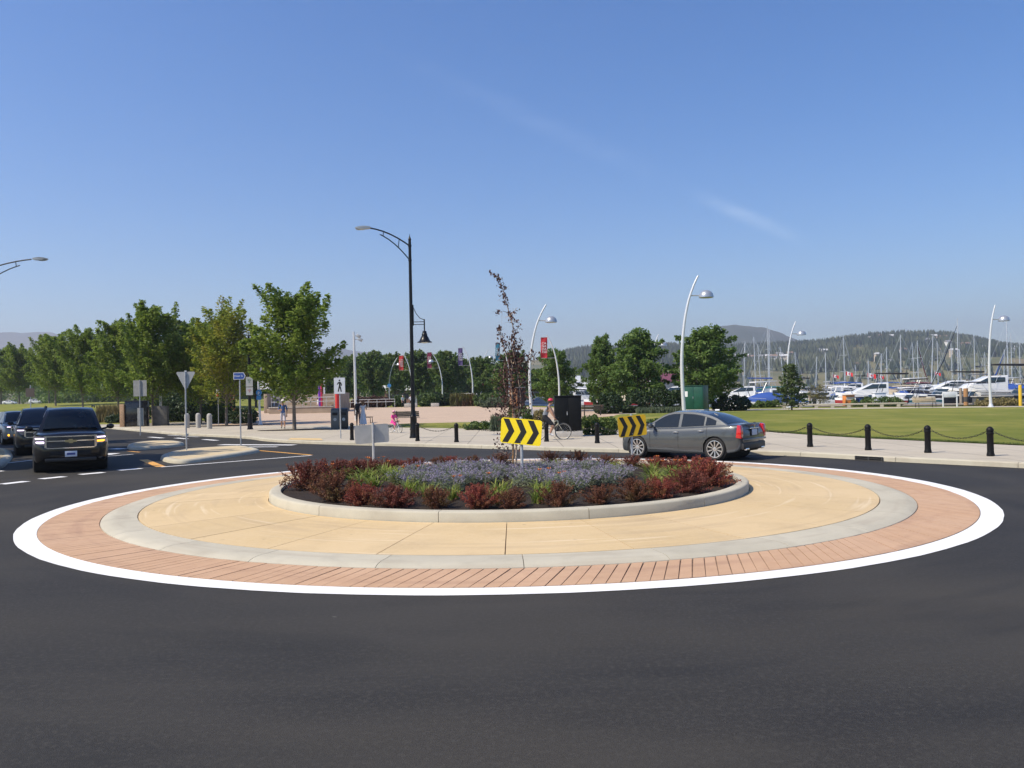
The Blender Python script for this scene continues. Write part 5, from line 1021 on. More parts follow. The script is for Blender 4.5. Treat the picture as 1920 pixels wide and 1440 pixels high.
    for a in (S['fa'], S['ra']):
        for sd in (-1, 1):
            yw = sd*(S['W']/2-.125); wl_ = link('wheel', None, t, (a, yw, wr)); r = S['rim']
            ty = MB(); ty.lathe([(r, -.10), (wr*.9, -.115), (wr, -.085), (wr, .085), (wr*.9, .115), (r, .10)], 28, ax='y', cap=False); O('tyre', ty, TYRE, wl_, smooth_ang=50)
            ri = MB(); ri.lathe([(r*1.01, .09*sd), (r*.93, .08*sd), (r*.90, .02*sd), (.02, .01*sd)], 24, ax='y', cap=False); O('rim_well', ri, mat('rim_dark', (.03, .03, .03), .5), wl_, smooth_ang=50)
            sp = MB(); sp.lathe([(r*1.02, .098*sd), (r*.92, .100*sd), (r*.91, .080*sd)], 24, ax='y', cap=False); sp.lathe([(.06, .03*sd), (.055, .085*sd), (.01, .088*sd)], 12, ax='y', cap=False)
            ns_ = S['spokes']
            for k in range(ns_):
                an = 2*math.pi*k/ns_; c, s_ = math.cos(an), math.sin(an); w0, w1 = (.011, .019) if ns_ > 8 else (.022, .034)
                P_ = lambda q, e, y: (s_*q+c*e, y*sd, c*q-s_*e)
                sp.add([P_(.04, -w0, .082), P_(.04, w0, .082), P_(r*.93, w1, .094), P_(r*.93, -w1, .094), P_(.04, -w0, .05), P_(.04, w0, .05), P_(r*.93, w1, .06), P_(r*.93, -w1, .06)], [(0, 1, 2, 3), (0, 4, 5, 1), (3, 2, 6, 7), (1, 5, 6, 2), (0, 3, 7, 4)])
            O('rim', sp, RIM, wl_, smooth_ang=40)
    un = MB(); un.box((0, 0, .30*wr/.335+.12), (S['L']*.90, S['W']*.80, .36)); 
    for a in (S['fa'], S['ra']): un.lathe([(wr*1.12, -S['W']*.46), (wr*1.12, S['W']*.46)], 20, (a, 0, wr), 'y')
    O('underbody', un, DARK, t)
    S2 = dict(t=t, top=top, bot=bot, wid=wid, shell=shell, h=h, paint=paint, gy=gy, rz=rz_); return S2
LED = mat('led_white_violet', (.90, .72, 1.0), .3, emit=3.2); AMB = mat('turn_lamp_lit', (1, .42, .03), .3, emit=2.6); LAMPG = mat('headlamp_glass', (.30, .30, .34), .08, .6, coat=1); REDL = mat('tail_lamp_red', (.50, .008, .012), .15, coat=1); PLATE = mat('licence_plate', (.55, .58, .66), .5); PLN = mat('plate_print', (.05, .07, .25), .6)
def bx(c, d, nm, m_, t, bev=.006, ry=0, rz=0): return O(nm, MB().box(c, d, rz, ry), m_, t, bev=bev)
GLASST = bpy.data.materials.new('tinted_windscreen'); GLASST.use_nodes = True; t_ = GLASST.node_tree; b_ = t_.nodes['Principled BSDF']; b_.inputs['Base Color'].default_value = (.012, .018, .024, 1); b_.inputs['Roughness'].default_value = .04; b_.inputs['Coat Weight'].default_value = .5
tr_ = t_.nodes.new('ShaderNodeBsdfTransparent'); tr_.inputs[0].default_value = (.55, .62, .62, 1); ms_ = t_.nodes.new('ShaderNodeMixShader'); ms_.inputs[0].default_value = .5; t_.links.new(b_.outputs[0], ms_.inputs[1]); t_.links.new(tr_.outputs[0], ms_.inputs[2]); t_.links.new(ms_.outputs[0], t_.nodes['Material Output'].inputs[0])
# grey saloon
SALOON = scaled(SEDAN, .895, .97, .985); SALOON['fa'] *= 1.055; SALOON['ra'] *= 1.055
a_ = math.atan2(.65, -.76)
sd_ = car('saloon_car', 'dark grey saloon car driving round the far side of the roundabout', SALOON, car_paint('metallic_grey', (.058, .066, .072), .2, .40, .95, .4), (5.42, 25.74, 0), a_)
t = sd_['t']; h = sd_['h']
for s in (-1, 1):
    q = MB(); pts = [(-h+.10-.02*(1-k/6)+.0, s*(sd_['shell'](-h+.16, .45+.5*k/6)[0]-.02), .66+.36*k/6) for k in range(7)]
    q.prism([(-.115, .64), (.05, .66), (.03, .80), (.0, 1.03), (-.10, 1.01), (-.13, .8)], lambda u, v, w_: (-h+.12+u, s*(w_), v), .70, .84); O('tail_lamp', q, REDL, t, bev=.015)
    q = MB(); q.prism([(0, .62), (.22, .60), (.46, .72), (.30, .76), (.06, .72)], lambda u, v, w_: (h-.52+u, s*w_, v), .64, .80); O('headlamp', q, LAMPG, t, bev=.015)
bx((-h-.005, 0, .80), (.03, .50, .20), 'plate_recess', DARK, t); pl = bx((-h-.025, 0, .80), (.012, .34, .17), 'licence_plate', PLATE, t, .003)
bx((-h-.022, 0, .915), (.02, .62, .025), 'chrome_strip', CHROME, t); bx((-h+.03, 0, 1.045), (.07, 1.25, .02), 'lip', sd_['paint'], t, .008); bx((-h+.005, 0, 1.005), (.02, .36, .022), 'brake_lamp', REDL, t)
bx((-h+.02, 0, .42), (.10, 1.45, .20), 'rear_bumper', mat('bumper_black', (.02, .02, .022), .5), t, .03); bx((-h-.02, 0, .60), (.06, 1.5, .07), 'bumper_ledge', sd_['paint'], t, .025)
for s in (-1, 1): bx((-h-.02, s*.52, .33), (.08, .20, .07), 'exhaust', CHROME, t, .02)
em = MB(); em.prism([(.05*math.cos(k*1.2566+1.57), .05*math.sin(k*1.2566+1.57)) for k in range(5)], lambda u, v, w_: (w_, u, .965+v), -h-.03, -h-.015); O('emblem', em, mat('emblem_gold', (.40, .32, .17), .35, .8), t)
bx((-.95, 0, 1.435), (.16, .045, .055), 'roof_antenna', WHITEM, t, .02)
dv = MB(); dv.ball((.25, .36, 1.08), (.10, .09, .13)); 
# black SUV facing the camera
blk = car_paint('gloss_black', (.003, .003, .0045), 0, .3, .6, .25)
a_ = math.atan2(-.88, .47); fx, fy = -13.60, 25.75; dirx, diry = math.cos(a_), math.sin(a_)
sv = car('suv', 'shiny black SUV with lit headlamps and one amber turn lamp, waiting at the yield line', SUV, blk, (fx-dirx*1.72, fy-diry*1.72, 0), a_, open_ws=True)
def suv_front(S2, k=1.0, kz=1.0, lit=True, chrome=CHROME):
    t = S2['t']; dx = S2['h']-2.775; NC = [(0, 2.805), (.4, 2.79), (.66, 2.75), (.80, 2.675), (.92, 2.56), (1.0, 2.40)]
    def strip(nm, y0, y1, za, zb_, off, m_, both=True, th=.05, n=7):
        za = za if callable(za) else (lambda q, c=za: c); zb_ = zb_ if callable(zb_) else (lambda q, c=zb_: c)
        for s in ((-1, 1) if both else (1,)):
            ys = [y0+(y1-y0)*i/n for i in range(n+1)]; r = []
            for z_, o in ((za, off-th), (za, off), (zb_, off), (zb_, off-th)): r.append([(interp_s(NC, abs(y))+dx+o, s*y*k, z_(abs(y))*kz) for y in ys])
            mb = MB(); mb.grid(r); O(nm, mb, m_, t, smooth_ang=40)
    GB = mat('grille_grey', (.16, .16, .17), .35, .7)
    strip('grille_back', -.66, .66, .76, 1.07, .006, DARK, False)
    for z in (.79, .825, .86, .895, 1.0, 1.035): strip('grille_bar', -.65, .65, z, z+.012, .016, GB, False, .02)
    strip('grille_band', -.66, .66, .935, .972, .024, chrome, False, .03); strip('grille_top_trim', -.70, .70, 1.07, 1.10, .02, chrome, False, .04); strip('grille_lower_trim', -.62, .62, .728, .76, .024, chrome, False, .04)
    strip('grille_side_trim', .63, .685, .74, 1.09, .022, chrome)
    strip('headlamp', .69, .985, lambda y: .84+.12*(y-.69), lambda y: 1.075+.16*(y-.69), .016, LAMPG)
    strip('headlamp_light', .70, .93, 1.02, 1.05, .024, LED, th=.02)
    if lit: strip('lower_lamp' , .72, .90, .915, .945, .024, LED, th=.02) if False else None
    for s, m_ in ((1, AMB), (-1, LED)):
        if not lit: continue
        mb = MB(); ys = [.70+.21*i/5 for i in range(6)]; mb.grid([[(interp_s(NC, y)+dx+.026, s*y*k, z*kz) for y in ys] for z in (.895, .945)]); O('turn_lamp' if s > 0 else 'running_lamp', mb, m_, t)
    strip('lower_grille', -.55, .55, .545, .665, .0, DARK, False); strip('fog_trim', .64, .90, .60, .62, .012, chrome); strip('fog_lamp', .66, .86, .52, .575, .008, LAMPG); strip('bumper_crease', -.95, .95, .685, .70, .012, S2['paint'], False)
    e = 2.79+dx; bx((e+.03, 0, .565*kz), (.012, .32, .17), 'licence_plate', PLATE, t, .003); bx((e+.038, 0, .565*kz), (.004, .22, .06), 'plate_print', PLN, t, 0)
    bx((e-.07, 0, .40*kz), (.12, 1.35*k, .10), 'skid_plate', mat('bumper_black', (.02, .02, .022), .5), t, .02)
suv_front(sv)
t = sv['t']; em = MB(); em.prism([(-.15, -.03), (-.055, -.03), (-.045, -.062), (.055, -.062), (.065, -.03), (.16, -.03), (.15, .03), (.055, .03), (.045, .062), (-.055, .062), (-.065, .03), (-.16, .03)], lambda u, v, w_: (w_, u, .945+v), sv['h']+.03, sv['h']+.068); O('emblem', em, mat('emblem_gold', (.40, .32, .17), .35, .8), t)
for s in (-1, 1): O('roof_rail', MB().tube([(-2.2, s*.70, 1.92), (-2.0, s*.70, 1.97), (.2, s*.70, 1.97), (.4, s*.70, 1.92)], .022, 6), BLACK, t)
for s in (-1, 1): O('wiper', MB().tube([(1.36, s*.15, 1.285), (1.22, s*.62, 1.40)], .010, 4), BLACK, t)
# dark SUV close behind it
a2 = math.atan2(-.85, .52); dk = car_paint('dark_blue_black', (.005, .006, .010), 0, .3, .6, .25)
s2 = car('suv', 'dark SUV mostly hidden, close behind the black one', scaled(SUV, .97, .98, .985), dk, (-20.3, 36.0, 0), a2); suv_front(s2, .97, .985, False)
# silver crossover
a3 = math.atan2(-.77, .63); slv = car_paint('metallic_silver', (.30, .32, .33), .4, .4)
s3 = car('crossover_car', 'silver crossover car at the tail of the short queue by the picture edge', scaled(SUV, .82, .91, .885), slv, (-26.6, 44.9, 0), a3); suv_front(s3, .88, .885, False)
bx((s3['h']-.05, -.66, .50), (.06, .15, .10), 'fog_light', AMB, s3['t'], .02)
# parked cars far left, on the rise behind the trees
wh = car_paint('white_car_paint', (.78, .78, .77), 0, .3); gy_ = car_paint('pale_blue_grey_paint', (.30, .36, .42), .5, .3); kit = scaled(SUV, .80, .90, .86)
for px, D, S_, m_, rz, lb in ((18, 300, SEDAN, wh, .1, 'white car with its bonnet out of the picture, at the edge of the parking row'), (68, 290, kit, wh, .15, 'white boxy wagon parked beyond the lawn under the street maples'), (114, 296, SEDAN, wh, 3.0, 'white saloon parked beyond the lawn, next to the boxy wagon'), (139, 305, SEDAN, gy_, .1, 'blue-grey saloon parked beyond the lawn between two white cars'), (164, 288, kit, wh, 2.4, 'white hatchback parked at an angle, nearest the tall shrubs')):
    x = X(px, D); car('parked_car', lb, S_, m_, (x, D, zt(x, D)+.03), rz, detail=1, group='cars parked beyond the lawn')
# ------------------------------------------------------------------ people (skin-grown bodies) and bicycles
SKIN = mat('skin_light', (.55, .33, .24), .55); SKT = mat('skin_tanned', (.42, .23, .15), .55)
def person(label, loc, rz, H, P, cloth, hair=None, cap=None, skirt=None, scale=1, lefty=None, rad=1.0):
    """P: joints in body heights, x forward, y left, z up. cloth: {'torso','sleeve','forearm','thigh','shin','shoe','head'} -> material"""
    V = []; E = []; Rr = []; mk = {}
    def v(n, p, r): mk[n] = len(V); V.append(Vector(p)*H); Rr.append(r*H)
    def e(a, b): E.append((mk[a], mk[b]))
    v('pelvis', P['pelvis'], .073*rad); v('waist', Vector(P['pelvis']).lerp(Vector(P['chest']), .5), .066*rad); v('chest', P['chest'], .075*rad); v('neck', P['neck'], .032); v('jaw', P['jaw'], .042); v('head', P['head'], .057); v('crown', P['crown'], .040)
    for a, b in zip(('pelvis', 'waist', 'chest', 'neck', 'jaw', 'head'), ('waist', 'chest', 'neck', 'jaw', 'head', 'crown')): e(a, b)
    fwd = Vector(P.get('face', (1, 0, 0))); v('nose', Vector(P['jaw'])*.45+Vector(P['head'])*.55+fwd*.062, .010); e('head', 'nose')
    for s in 'LR':
        v('sh'+s, P['sh'+s], .036*rad); v('el'+s, P['el'+s], .024*rad); v('wr'+s, P['wr'+s], .0165); e('chest', 'sh'+s); e('sh'+s, 'el'+s); e('el'+s, 'wr'+s)
        hd = (Vector(P['wr'+s])-Vector(P['el'+s])).normalized(); v('pa'+s, Vector(P['wr'+s])+hd*.035, .018); e('wr'+s, 'pa'+s)
        sd = hd.cross(Vector((1, 0, 0)) if abs(hd.x) < .8 else Vector((0, 1, 0))).normalized(); cu = sd.cross(hd)
        for k, (o, l) in enumerate(((-.017, .040), (-.006, .046), (.006, .043), (.017, .034))):
            b = Vector(P['wr'+s])+hd*.055+sd*o; v('f%d%s' % (k, s), b, .0062); v('g%d%s' % (k, s), b+hd*l*.5+cu*.004, .0056); v('t%d%s' % (k, s), b+hd*l+cu*.014, .0048); e('pa'+s, 'f%d%s' % (k, s)); e('f%d%s' % (k, s), 'g%d%s' % (k, s)); e('g%d%s' % (k, s), 't%d%s' % (k, s))
        v('th'+s, Vector(P['wr'+s])+hd*.045-sd*.026+cu*.008, .0065); e('pa'+s, 'th'+s)
        v('hp'+s, P['hp'+s], .056*rad); v('kn'+s, P['kn'+s], .036*rad); v('an'+s, P['an'+s], .022); v('to'+s, P['to'+s], .020); v('he'+s, Vector(P['an'+s])+(Vector(P['an'+s])-Vector(P['to'+s])).normalized()*.025+Vector((0, 0, -.012)), .017); e('pelvis', 'hp'+s); e('hp'+s, 'kn'+s); e('kn'+s, 'an'+s); e('an'+s, 'to'+s); e('an'+s, 'he'+s)
    me = bpy.data.meshes.new('person_skeleton'); me.from_pydata(V, E, []); o = bpy.data.objects.new('person_tmp', me); col.objects.link(o)
    md = o.modifiers.new('skin', 'SKIN'); md.branch_smoothing = .6
    for i, sv_ in enumerate(me.skin_vertices[0].data): sv_.radius = (Rr[i], Rr[i]); sv_.use_root = (i == 0)
    su = o.modifiers.new('sub', 'SUBSURF'); su.levels = su.render_levels = 2
    bm_ = bpy.data.meshes.new_from_object(o.evaluated_get(bpy.context.evaluated_depsgraph_get())); bpy.data.objects.remove(o)
    segs = {'torso': [('pelvis', 'chest'), ('chest', 'shL'), ('chest', 'shR')], 'sleeve': [('shL', 'elL'), ('shR', 'elR')], 'forearm': [('elL', 'paL'), ('elR', 'paR')]+[('paL', 't%dL' % k) for k in range(4)]+[('paR', 't%dR' % k) for k in range(4)], 'thigh': [('pelvis', 'hpL'), ('pelvis', 'hpR'), ('hpL', 'knL'), ('hpR', 'knR')], 'shin': [('knL', 'anL'), ('knR', 'anR')], 'shoe': [('anL', 'toL'), ('anR', 'toR'), ('anL', 'heL'), ('anR', 'heR')], 'head': [('neck', 'crown'), ('head', 'nose')]}
    keys = list(segs); ml = []; idx = {}
    for k_ in keys:
        if cloth[k_] not in ml: ml.append(cloth[k_])
        idx[k_] = ml.index(cloth[k_])
    bm_.materials.clear()
    for q in ml: bm_.materials.append(q)
    A, B, K = [], [], []
    for k_ in keys:
        for a, b in segs[k_]: A.append(list(V[mk[a]])); B.append(list(V[mk[b]])); K.append(idx[k_])
    A, B, K = np.array(A), np.array(B), np.array(K); C = np.empty(len(bm_.polygons)*3, np.float32); bm_.polygons.foreach_get('center', C); C = C.reshape(-1, 3)
    d = B-A; tt = np.clip(((C[:, None]-A)*d).sum(2)/((d*d).sum(1)+1e-9), 0, 1); dist = np.linalg.norm(C[:, None]-(A+d*tt[..., None]), axis=2); bm_.polygons.foreach_set('material_index', K[dist.argmin(1)].astype(np.int32)); bm_.polygons.foreach_set('use_smooth', [True]*len(bm_.polygons))
    t = thing('person', label, 'person', loc, rz); link('body', bm_, t)
    hc = Vector(P['head'])*H; top = Vector(P['crown'])*H; up = (top-Vector(P['jaw'])*H).normalized()
    for s in (-1, 1):
        sdv = up.cross(fwd).normalized(); eb = MB(); eb.ball(tuple(hc+fwd*.0535*H+sdv*s*.020*H-up*.002*H), .0065*H, 6, 4); O('eye', eb, mat('eye_dark', (.02, .015, .012), .3), t)
    if hair:
        hb = MB(); hb.ball((0, 0, 0), (.066*H, .062*H, .058*H), 14, 9); hb.v = [tuple(Vector(q)+hc+up*.016*H-fwd*.013*H) for q in hb.v]
        if hair[1] > 0: hb.tube([hc-fwd*.03*H, hc-fwd*.05*H-up*hair[1]*.5*H, hc-fwd*.045*H-up*hair[1]*H], [.055*H, .05*H, .02*H], 8)
        O('hair', hb, hair[0], t, smooth_ang=60)
    if cap:
        cb = MB(); cb.lathe([(.069*H, 0), (.067*H, .022*H), (.052*H, .048*H), (.02*H, .062*H), (.001, .064*H)], 14); cb.v = [tuple(Vector(q)+hc+up*.022*H-fwd*.004*H) for q in cb.v]
        if cap[1] == 'brim': cb.box(tuple(hc+up*.022*H+fwd*.085*H), (.075*H, .085*H, .008*H))
        O('helmet' if cap[1] == 'helmet' else 'cap', cb, cap[0], t, smooth_ang=50)
    if skirt:
        m_, z0, z1, r0, r1 = skirt; sb = MB(); pc = Vector(P['pelvis'])*H
        sb.lathe([(r0*H, z1*H), ((r0+r1)/2*H*1.02, (z0+z1)/2*H), (r1*H, z0*H)], 18, (pc.x, pc.y, 0), cap=False); sb.v = [(x_, y_, z_+.0) if i < 18 else (x_*(1+.06*math.sin(i*2.1)), y_*(1+.06*math.sin(i*2.1)), z_) for i, (x_, y_, z_) in enumerate(sb.v)]; O('skirt', sb, m_, t, smooth_ang=60)
    return t
def walk_pose(st=.11, arm=.10, bend=0):
    P = dict(pelvis=(0, 0, .53), chest=(.012, 0, .745), neck=(.018, 0, .845), jaw=(.028, 0, .885), head=(.026, 0, .935), crown=(.020, 0, .965))
    for s, y, f in (('L', 1, 1), ('R', -1, -1)):
        P['sh'+s] = (.008, y*.105, .805); P['el'+s] = (-f*arm*.55, y*.135, .635); P['wr'+s] = (-f*arm*.75+.045, y*.125, .495)
        P['hp'+s] = (0, y*.052, .50); P['kn'+s] = (f*st*.55+.012, y*.056, .275); P['an'+s] = (f*st-(0 if f > 0 else .035), y*.058, .045 if f > 0 else .06); P['to'+s] = (f*st+.075-(0 if f > 0 else .02), y*.066, .018 if f > 0 else .02)
    return P
def cl(t, th, sh, sl=None, fo=SKIN, shoe=None, head=SKIN): return dict(torso=t, sleeve=sl or t, forearm=fo, thigh=th, shin=sh, shoe=shoe or mat('shoe_dark', (.05, .05, .05), .7), head=head)
BROWN = mat('hair_brown', (.09, .05, .03), .7); BLOND = mat('hair_auburn', (.22, .11, .05), .7); GREYH = mat('hair_grey', (.35, .33, .31), .7)
BLUE = mat('shirt_blue', (.055, .12, .34), .85, var=.1, vs=8); WHT = mat('cloth_white', (.72, .71, .74), .85, var=.05, vs=6); LAV = mat('shorts_pale', (.55, .53, .62), .85); NAVY = mat('cloth_black', (.018, .018, .022), .85); PINK = mat('cloth_pink', (.78, .05, .30), .8, var=.08, vs=9); GREYT = mat('top_grey', (.24, .26, .29), .85, var=.1, vs=9); TEALC = mat('top_pale_teal', (.32, .44, .47), .85)
# man walking toward the camera
P = walk_pose(.10, .06); P['elR'] = (.03, -.145, .635); P['wrR'] = (.135, -.06, .655)
q = g(530, 53.5); person('man in a blue T-shirt, pale shorts and a white cap walking across the plaza corner', q, R(-80), 1.86, P, cl(BLUE, LAV, SKT, fo=SKT, head=SKT), hair=(GREYH, 0), cap=(WHT, 'brim'))
# couple seen from behind
P = walk_pose(.05, .04); q = g(671, 54.5); m_ = person('man in dark clothes with a black backpack, beside the woman in white', q, R(95), 1.76, P, cl(NAVY, mat('shorts_brown', (.16, .11, .09), .85), SKT, sl=SKT, fo=SKT, head=SKT), hair=(BROWN, 0))
bk = thing('backpack', 'black backpack worn by the man of the couple', 'backpack', q, R(95)); O('pack_body', MB().box((-.20, 0, 1.27), (.17, .32, .45)), NAVY, bk, bev=.05); O('pocket', MB().box((-.30, 0, 1.18), (.05, .24, .20)), NAVY, bk, bev=.02)
for s in (-1, 1): O('strap', MB().tube([(-.13, s*.1, 1.45), (.02, s*.12, 1.50), (.12, s*.12, 1.35), (.05, s*.13, 1.12), (-.12, s*.12, 1.08)], .02, 5), NAVY, bk)
P = walk_pose(.05, .05); P['elR'] = (.06, -.13, .66); P['wrR'] = (.10, -.09, .80)
q = g(680, 54); person('woman in a white top and long white skirt, standing beside the man with a backpack', q, R(85), 1.66, P, cl(WHT, WHT, SKIN, sl=SKIN), hair=(BLOND, .08), skirt=(WHT, .10, .56, .075, .15))
# far walkers
q = g(755, 111); person('distant woman in a pale teal top and dark trousers walking at the plaza back', q, R(-60), 1.66, walk_pose(.12, .1), cl(TEALC, NAVY, NAVY), hair=(GREYH, .03))
q = g(770, 113); person('distant person in a white shirt half hidden by the black lamp post', q, R(100), 1.68, walk_pose(.1, .1), cl(WHT, NAVY, NAVY), hair=(BROWN, 0))
q = g(1128, 92); person('distant person in white and red by the hedge near the wooden bench', q, R(30), 1.7, walk_pose(.1, .1), cl(WHT, RED, RED), hair=(GREYH, 0))
q = g(1815 if False else 596, 97); person('distant person in white beside the purple column banner', q+Vector((0, 0, .0)), R(200), 1.7, walk_pose(.05, .05), cl(WHT, LAV, SKIN), hair=(BROWN, 0))
# bicycles
def bicycle(label, loc, rz, wr, base, m_, sc_=1.0):
    t = thing('bicycle', label, 'bicycle', loc, rz); hb = base/2
    for x in (-hb, hb):
        w_ = link('wheel', None, t, (x, 0, wr)); ty = MB(); ty.tube([(wr*.965*math.cos(k*math.pi/14), 0, wr*.965*math.sin(k*math.pi/14)) for k in range(29)], .022*sc_, 6, False); O('tyre', ty, mat('bike_tyre_grey', (.10, .095, .085), .8), w_, smooth_ang=60, fix=False)
        ri = MB(); ri.tube([(wr*.91*math.cos(k*math.pi/14), 0, wr*.91*math.sin(k*math.pi/14)) for k in range(29)], .011*sc_, 5, False); O('rim', ri, GALV, w_, smooth_ang=60, fix=False)
        sp = MB()
        for k in range(18): a = k*math.pi/9; sp.tube([(0, (k % 2-.5)*.05, 0), (wr*.9*math.cos(a), 0, wr*.9*math.sin(a))], .0026, 3, False)
        sp.tube([(0, -.05, 0), (0, .05, 0)], .022*sc_, 6); O('spokes', sp, GALV, w_, fix=False)
    bb = Vector((-hb*.12, 0, wr*.86)); st = Vector((-hb*.42, 0, wr+.34*sc_)); hd = Vector((hb*.62, 0, wr+.33*sc_)); fk = Vector((hb, 0, wr)); rr = Vector((-hb, 0, wr)); h2 = hd+Vector((-.03, 0, .13*sc_))
    f = MB()
    for a, b, r in ((bb, st, .018), (bb, hd, .021), (st+Vector((.02, 0, -.05)), h2, .017), (hd, h2, .022), (bb, rr, .012), (st, rr, .011)): f.tube([a, b], r*sc_, 7)
    for s in (-.045, .045): f.tube([hd, fk+Vector((0, s, 0))], .012*sc_, 6)
    O('frame', f, m_, t)
    b = MB(); b.tube([h2, h2+Vector((-.02, 0, .08*sc_))], .014, 6); hb_ = h2+Vector((-.0, 0, .10*sc_)); b.tube([hb_+Vector((-.10, -.30*sc_, .03)), hb_+Vector((.02, -.18*sc_, 0)), hb_, hb_+Vector((.02, .18*sc_, 0)), hb_+Vector((-.10, .30*sc_, .03))], .013, 6); O('handlebar', b, BLACK, t)
    s = MB(); s.tube([st, st+Vector((-.04, 0, .13*sc_))], .013, 6); s.prism([(.13, .02), (.0, .06), (-.13, .085), (-.13, -.085), (0, -.06), (.13, -.02)], lambda u, v_, w_: (st.x-.05+u*sc_, v_*sc_, st.z+(.12+w_)*sc_), 0, .04); O('saddle', s, BLACK, t, bev=.008)
    c = MB(); c.lathe([(.09*sc_, -.006), (.09*sc_, .006)], 16, tuple(bb+Vector((0, -.05, 0))), 'y'); c.tube([bb+Vector((0, -.06, 0)), bb+Vector((.10*sc_, -.07, -.13*sc_))], .009, 5); c.tube([bb+Vector((0, .06, 0)), bb+Vector((-.10*sc_, .07, .13*sc_))], .009, 5)
    for d, y in (((.10, -.13), -.11), ((-.10, .13), .11)): c.box(tuple(bb+Vector((d[0]*sc_, y, d[1]*sc_))), (.09, .08, .02))
    O('crank', c, GALV, t); return dict(t=t, bb=bb, st=st, hb=hb_, wr=wr)
q = g(1031, 34.7); bk = bicycle('pale bicycle ridden by the woman in a red helmet', q, R(-6), .34, 1.04, mat('bike_pale_gold', (.55, .52, .40), .35, .4))
H = 1.68; hb2 = bk['hb']; st = bk['st']+Vector((-.05, 0, .16)); bb = bk['bb']
I = lambda p: tuple(Vector(p)/H)
P = dict(pelvis=I(st+Vector((.02, 0, .09))), chest=I(st+Vector((.16, 0, .45))), neck=I(st+Vector((.24, 0, .60))), jaw=I(st+Vector((.29, 0, .66))), head=I(st+Vector((.30, 0, .745))), crown=I(st+Vector((.295, 0, .795))), face=(.98, -.1, -.15))
for s, y, pd in (('L', 1, Vector((-.10, 0, .13))), ('R', -1, Vector((.10, 0, -.13)))):
    P['sh'+s] = I(st+Vector((.20, y*.165, .53))); P['wr'+s] = I(hb2+Vector((-.13, y*.27, .055))); P['el'+s] = I(st+Vector((.36, y*.24, .27)))
    pe = bb+pd+Vector((0, y*.11, .02)); P['hp'+s] = I(st+Vector((.04, y*.09, .06))); P['an'+s] = I(pe+Vector((-.07, 0, .08))); P['to'+s] = I(pe+Vector((.10, 0, .01))); kn = (Vector(st)+pe)/2+Vector((.24, y*.02, .10)); P['kn'+s] = I(kn)
person('woman cyclist in a red helmet and grey sleeveless top riding past the black cabinet', q, R(-6), H, P, cl(GREYT, NAVY, SKT, sl=SKT, fo=SKT, shoe=WHT, head=SKT), hair=(BROWN, .03), cap=(mat('helmet_red', (.55, .03, .07), .35), 'helmet'), rad=1.5)
q = g(740, 44.5); q.z += 0; bk = bicycle('small white child bicycle ridden by the girl in pink', q, R(-40), .21, .66, WHITEM, .72)
H = 1.18; st = bk['st']+Vector((-.035, 0, .115)); bb = bk['bb']; hb2 = bk['hb']
P = dict(pelvis=I(st+Vector((.0, 0, .06))), chest=I(st+Vector((.05, 0, .32))), neck=I(st+Vector((.07, 0, .43))), jaw=I(st+Vector((.09, 0, .475))), head=I(st+Vector((.09, 0, .535))), crown=I(st+Vector((.085, 0, .575))))
for s, y, pd in (('L', 1, Vector((-.07, 0, .09))), ('R', -1, Vector((.07, 0, -.09)))):
    P['sh'+s] = I(st+Vector((.06, y*.12, .38))); P['wr'+s] = I(hb2+Vector((-.08, y*.18, .045))); P['el'+s] = I(st+Vector((.10, y*.19, .22)))
    pe = bb+pd+Vector((0, y*.09, .02)); P['hp'+s] = I(st+Vector((.02, y*.06, .04))); P['an'+s] = I(pe+Vector((-.05, 0, .055))); P['to'+s] = I(pe+Vector((.07, 0, .01))); P['kn'+s] = I((Vector(st)+pe)/2+Vector((.16, y*.02, .07)))
person('little girl in a bright pink dress and pale pink helmet on a small bicycle', q, R(-40), H, P, cl(PINK, PINK, SKIN, shoe=WHT), hair=(BROWN, .04), cap=(mat('helmet_pink', (.75, .35, .45), .4), 'helmet'), rad=1.15, skirt=(PINK, .43, .56, .075, .13))
# the driver behind the windscreen of the black SUV
a_ = math.atan2(-.88, .47); dl = Vector((-13.60-math.cos(a_)*1.72, 25.75-math.sin(a_)*1.72, .42)); H = 1.76
P = dict(pelvis=(.10, .20, .30), chest=(.06, .20, .50), neck=(.07, .20, .605), jaw=(.085, .20, .645), head=(.085, .20, .695), crown=(.08, .20, .725))
for s, y in (('L', 1), ('R', -1)):
    P['sh'+s] = (.07, .20+y*.105, .565); P['el'+s] = (.22, .20+y*.15, .42); P['wr'+s] = (.36, .20+y*.07, .48); P['hp'+s] = (.12, .20+y*.052, .28); P['kn'+s] = (.36, .20+y*.06, .30); P['an'+s] = (.44, .20+y*.06, .09); P['to'+s] = (.52, .20+y*.06, .07)
person('driver in a pale shirt behind the windscreen of the black SUV', dl, a_, H, P, cl(mat('shirt_pale', (.38, .38, .36), .85), NAVY, NAVY, head=SKT, fo=SKT), hair=(GREYH, 0))
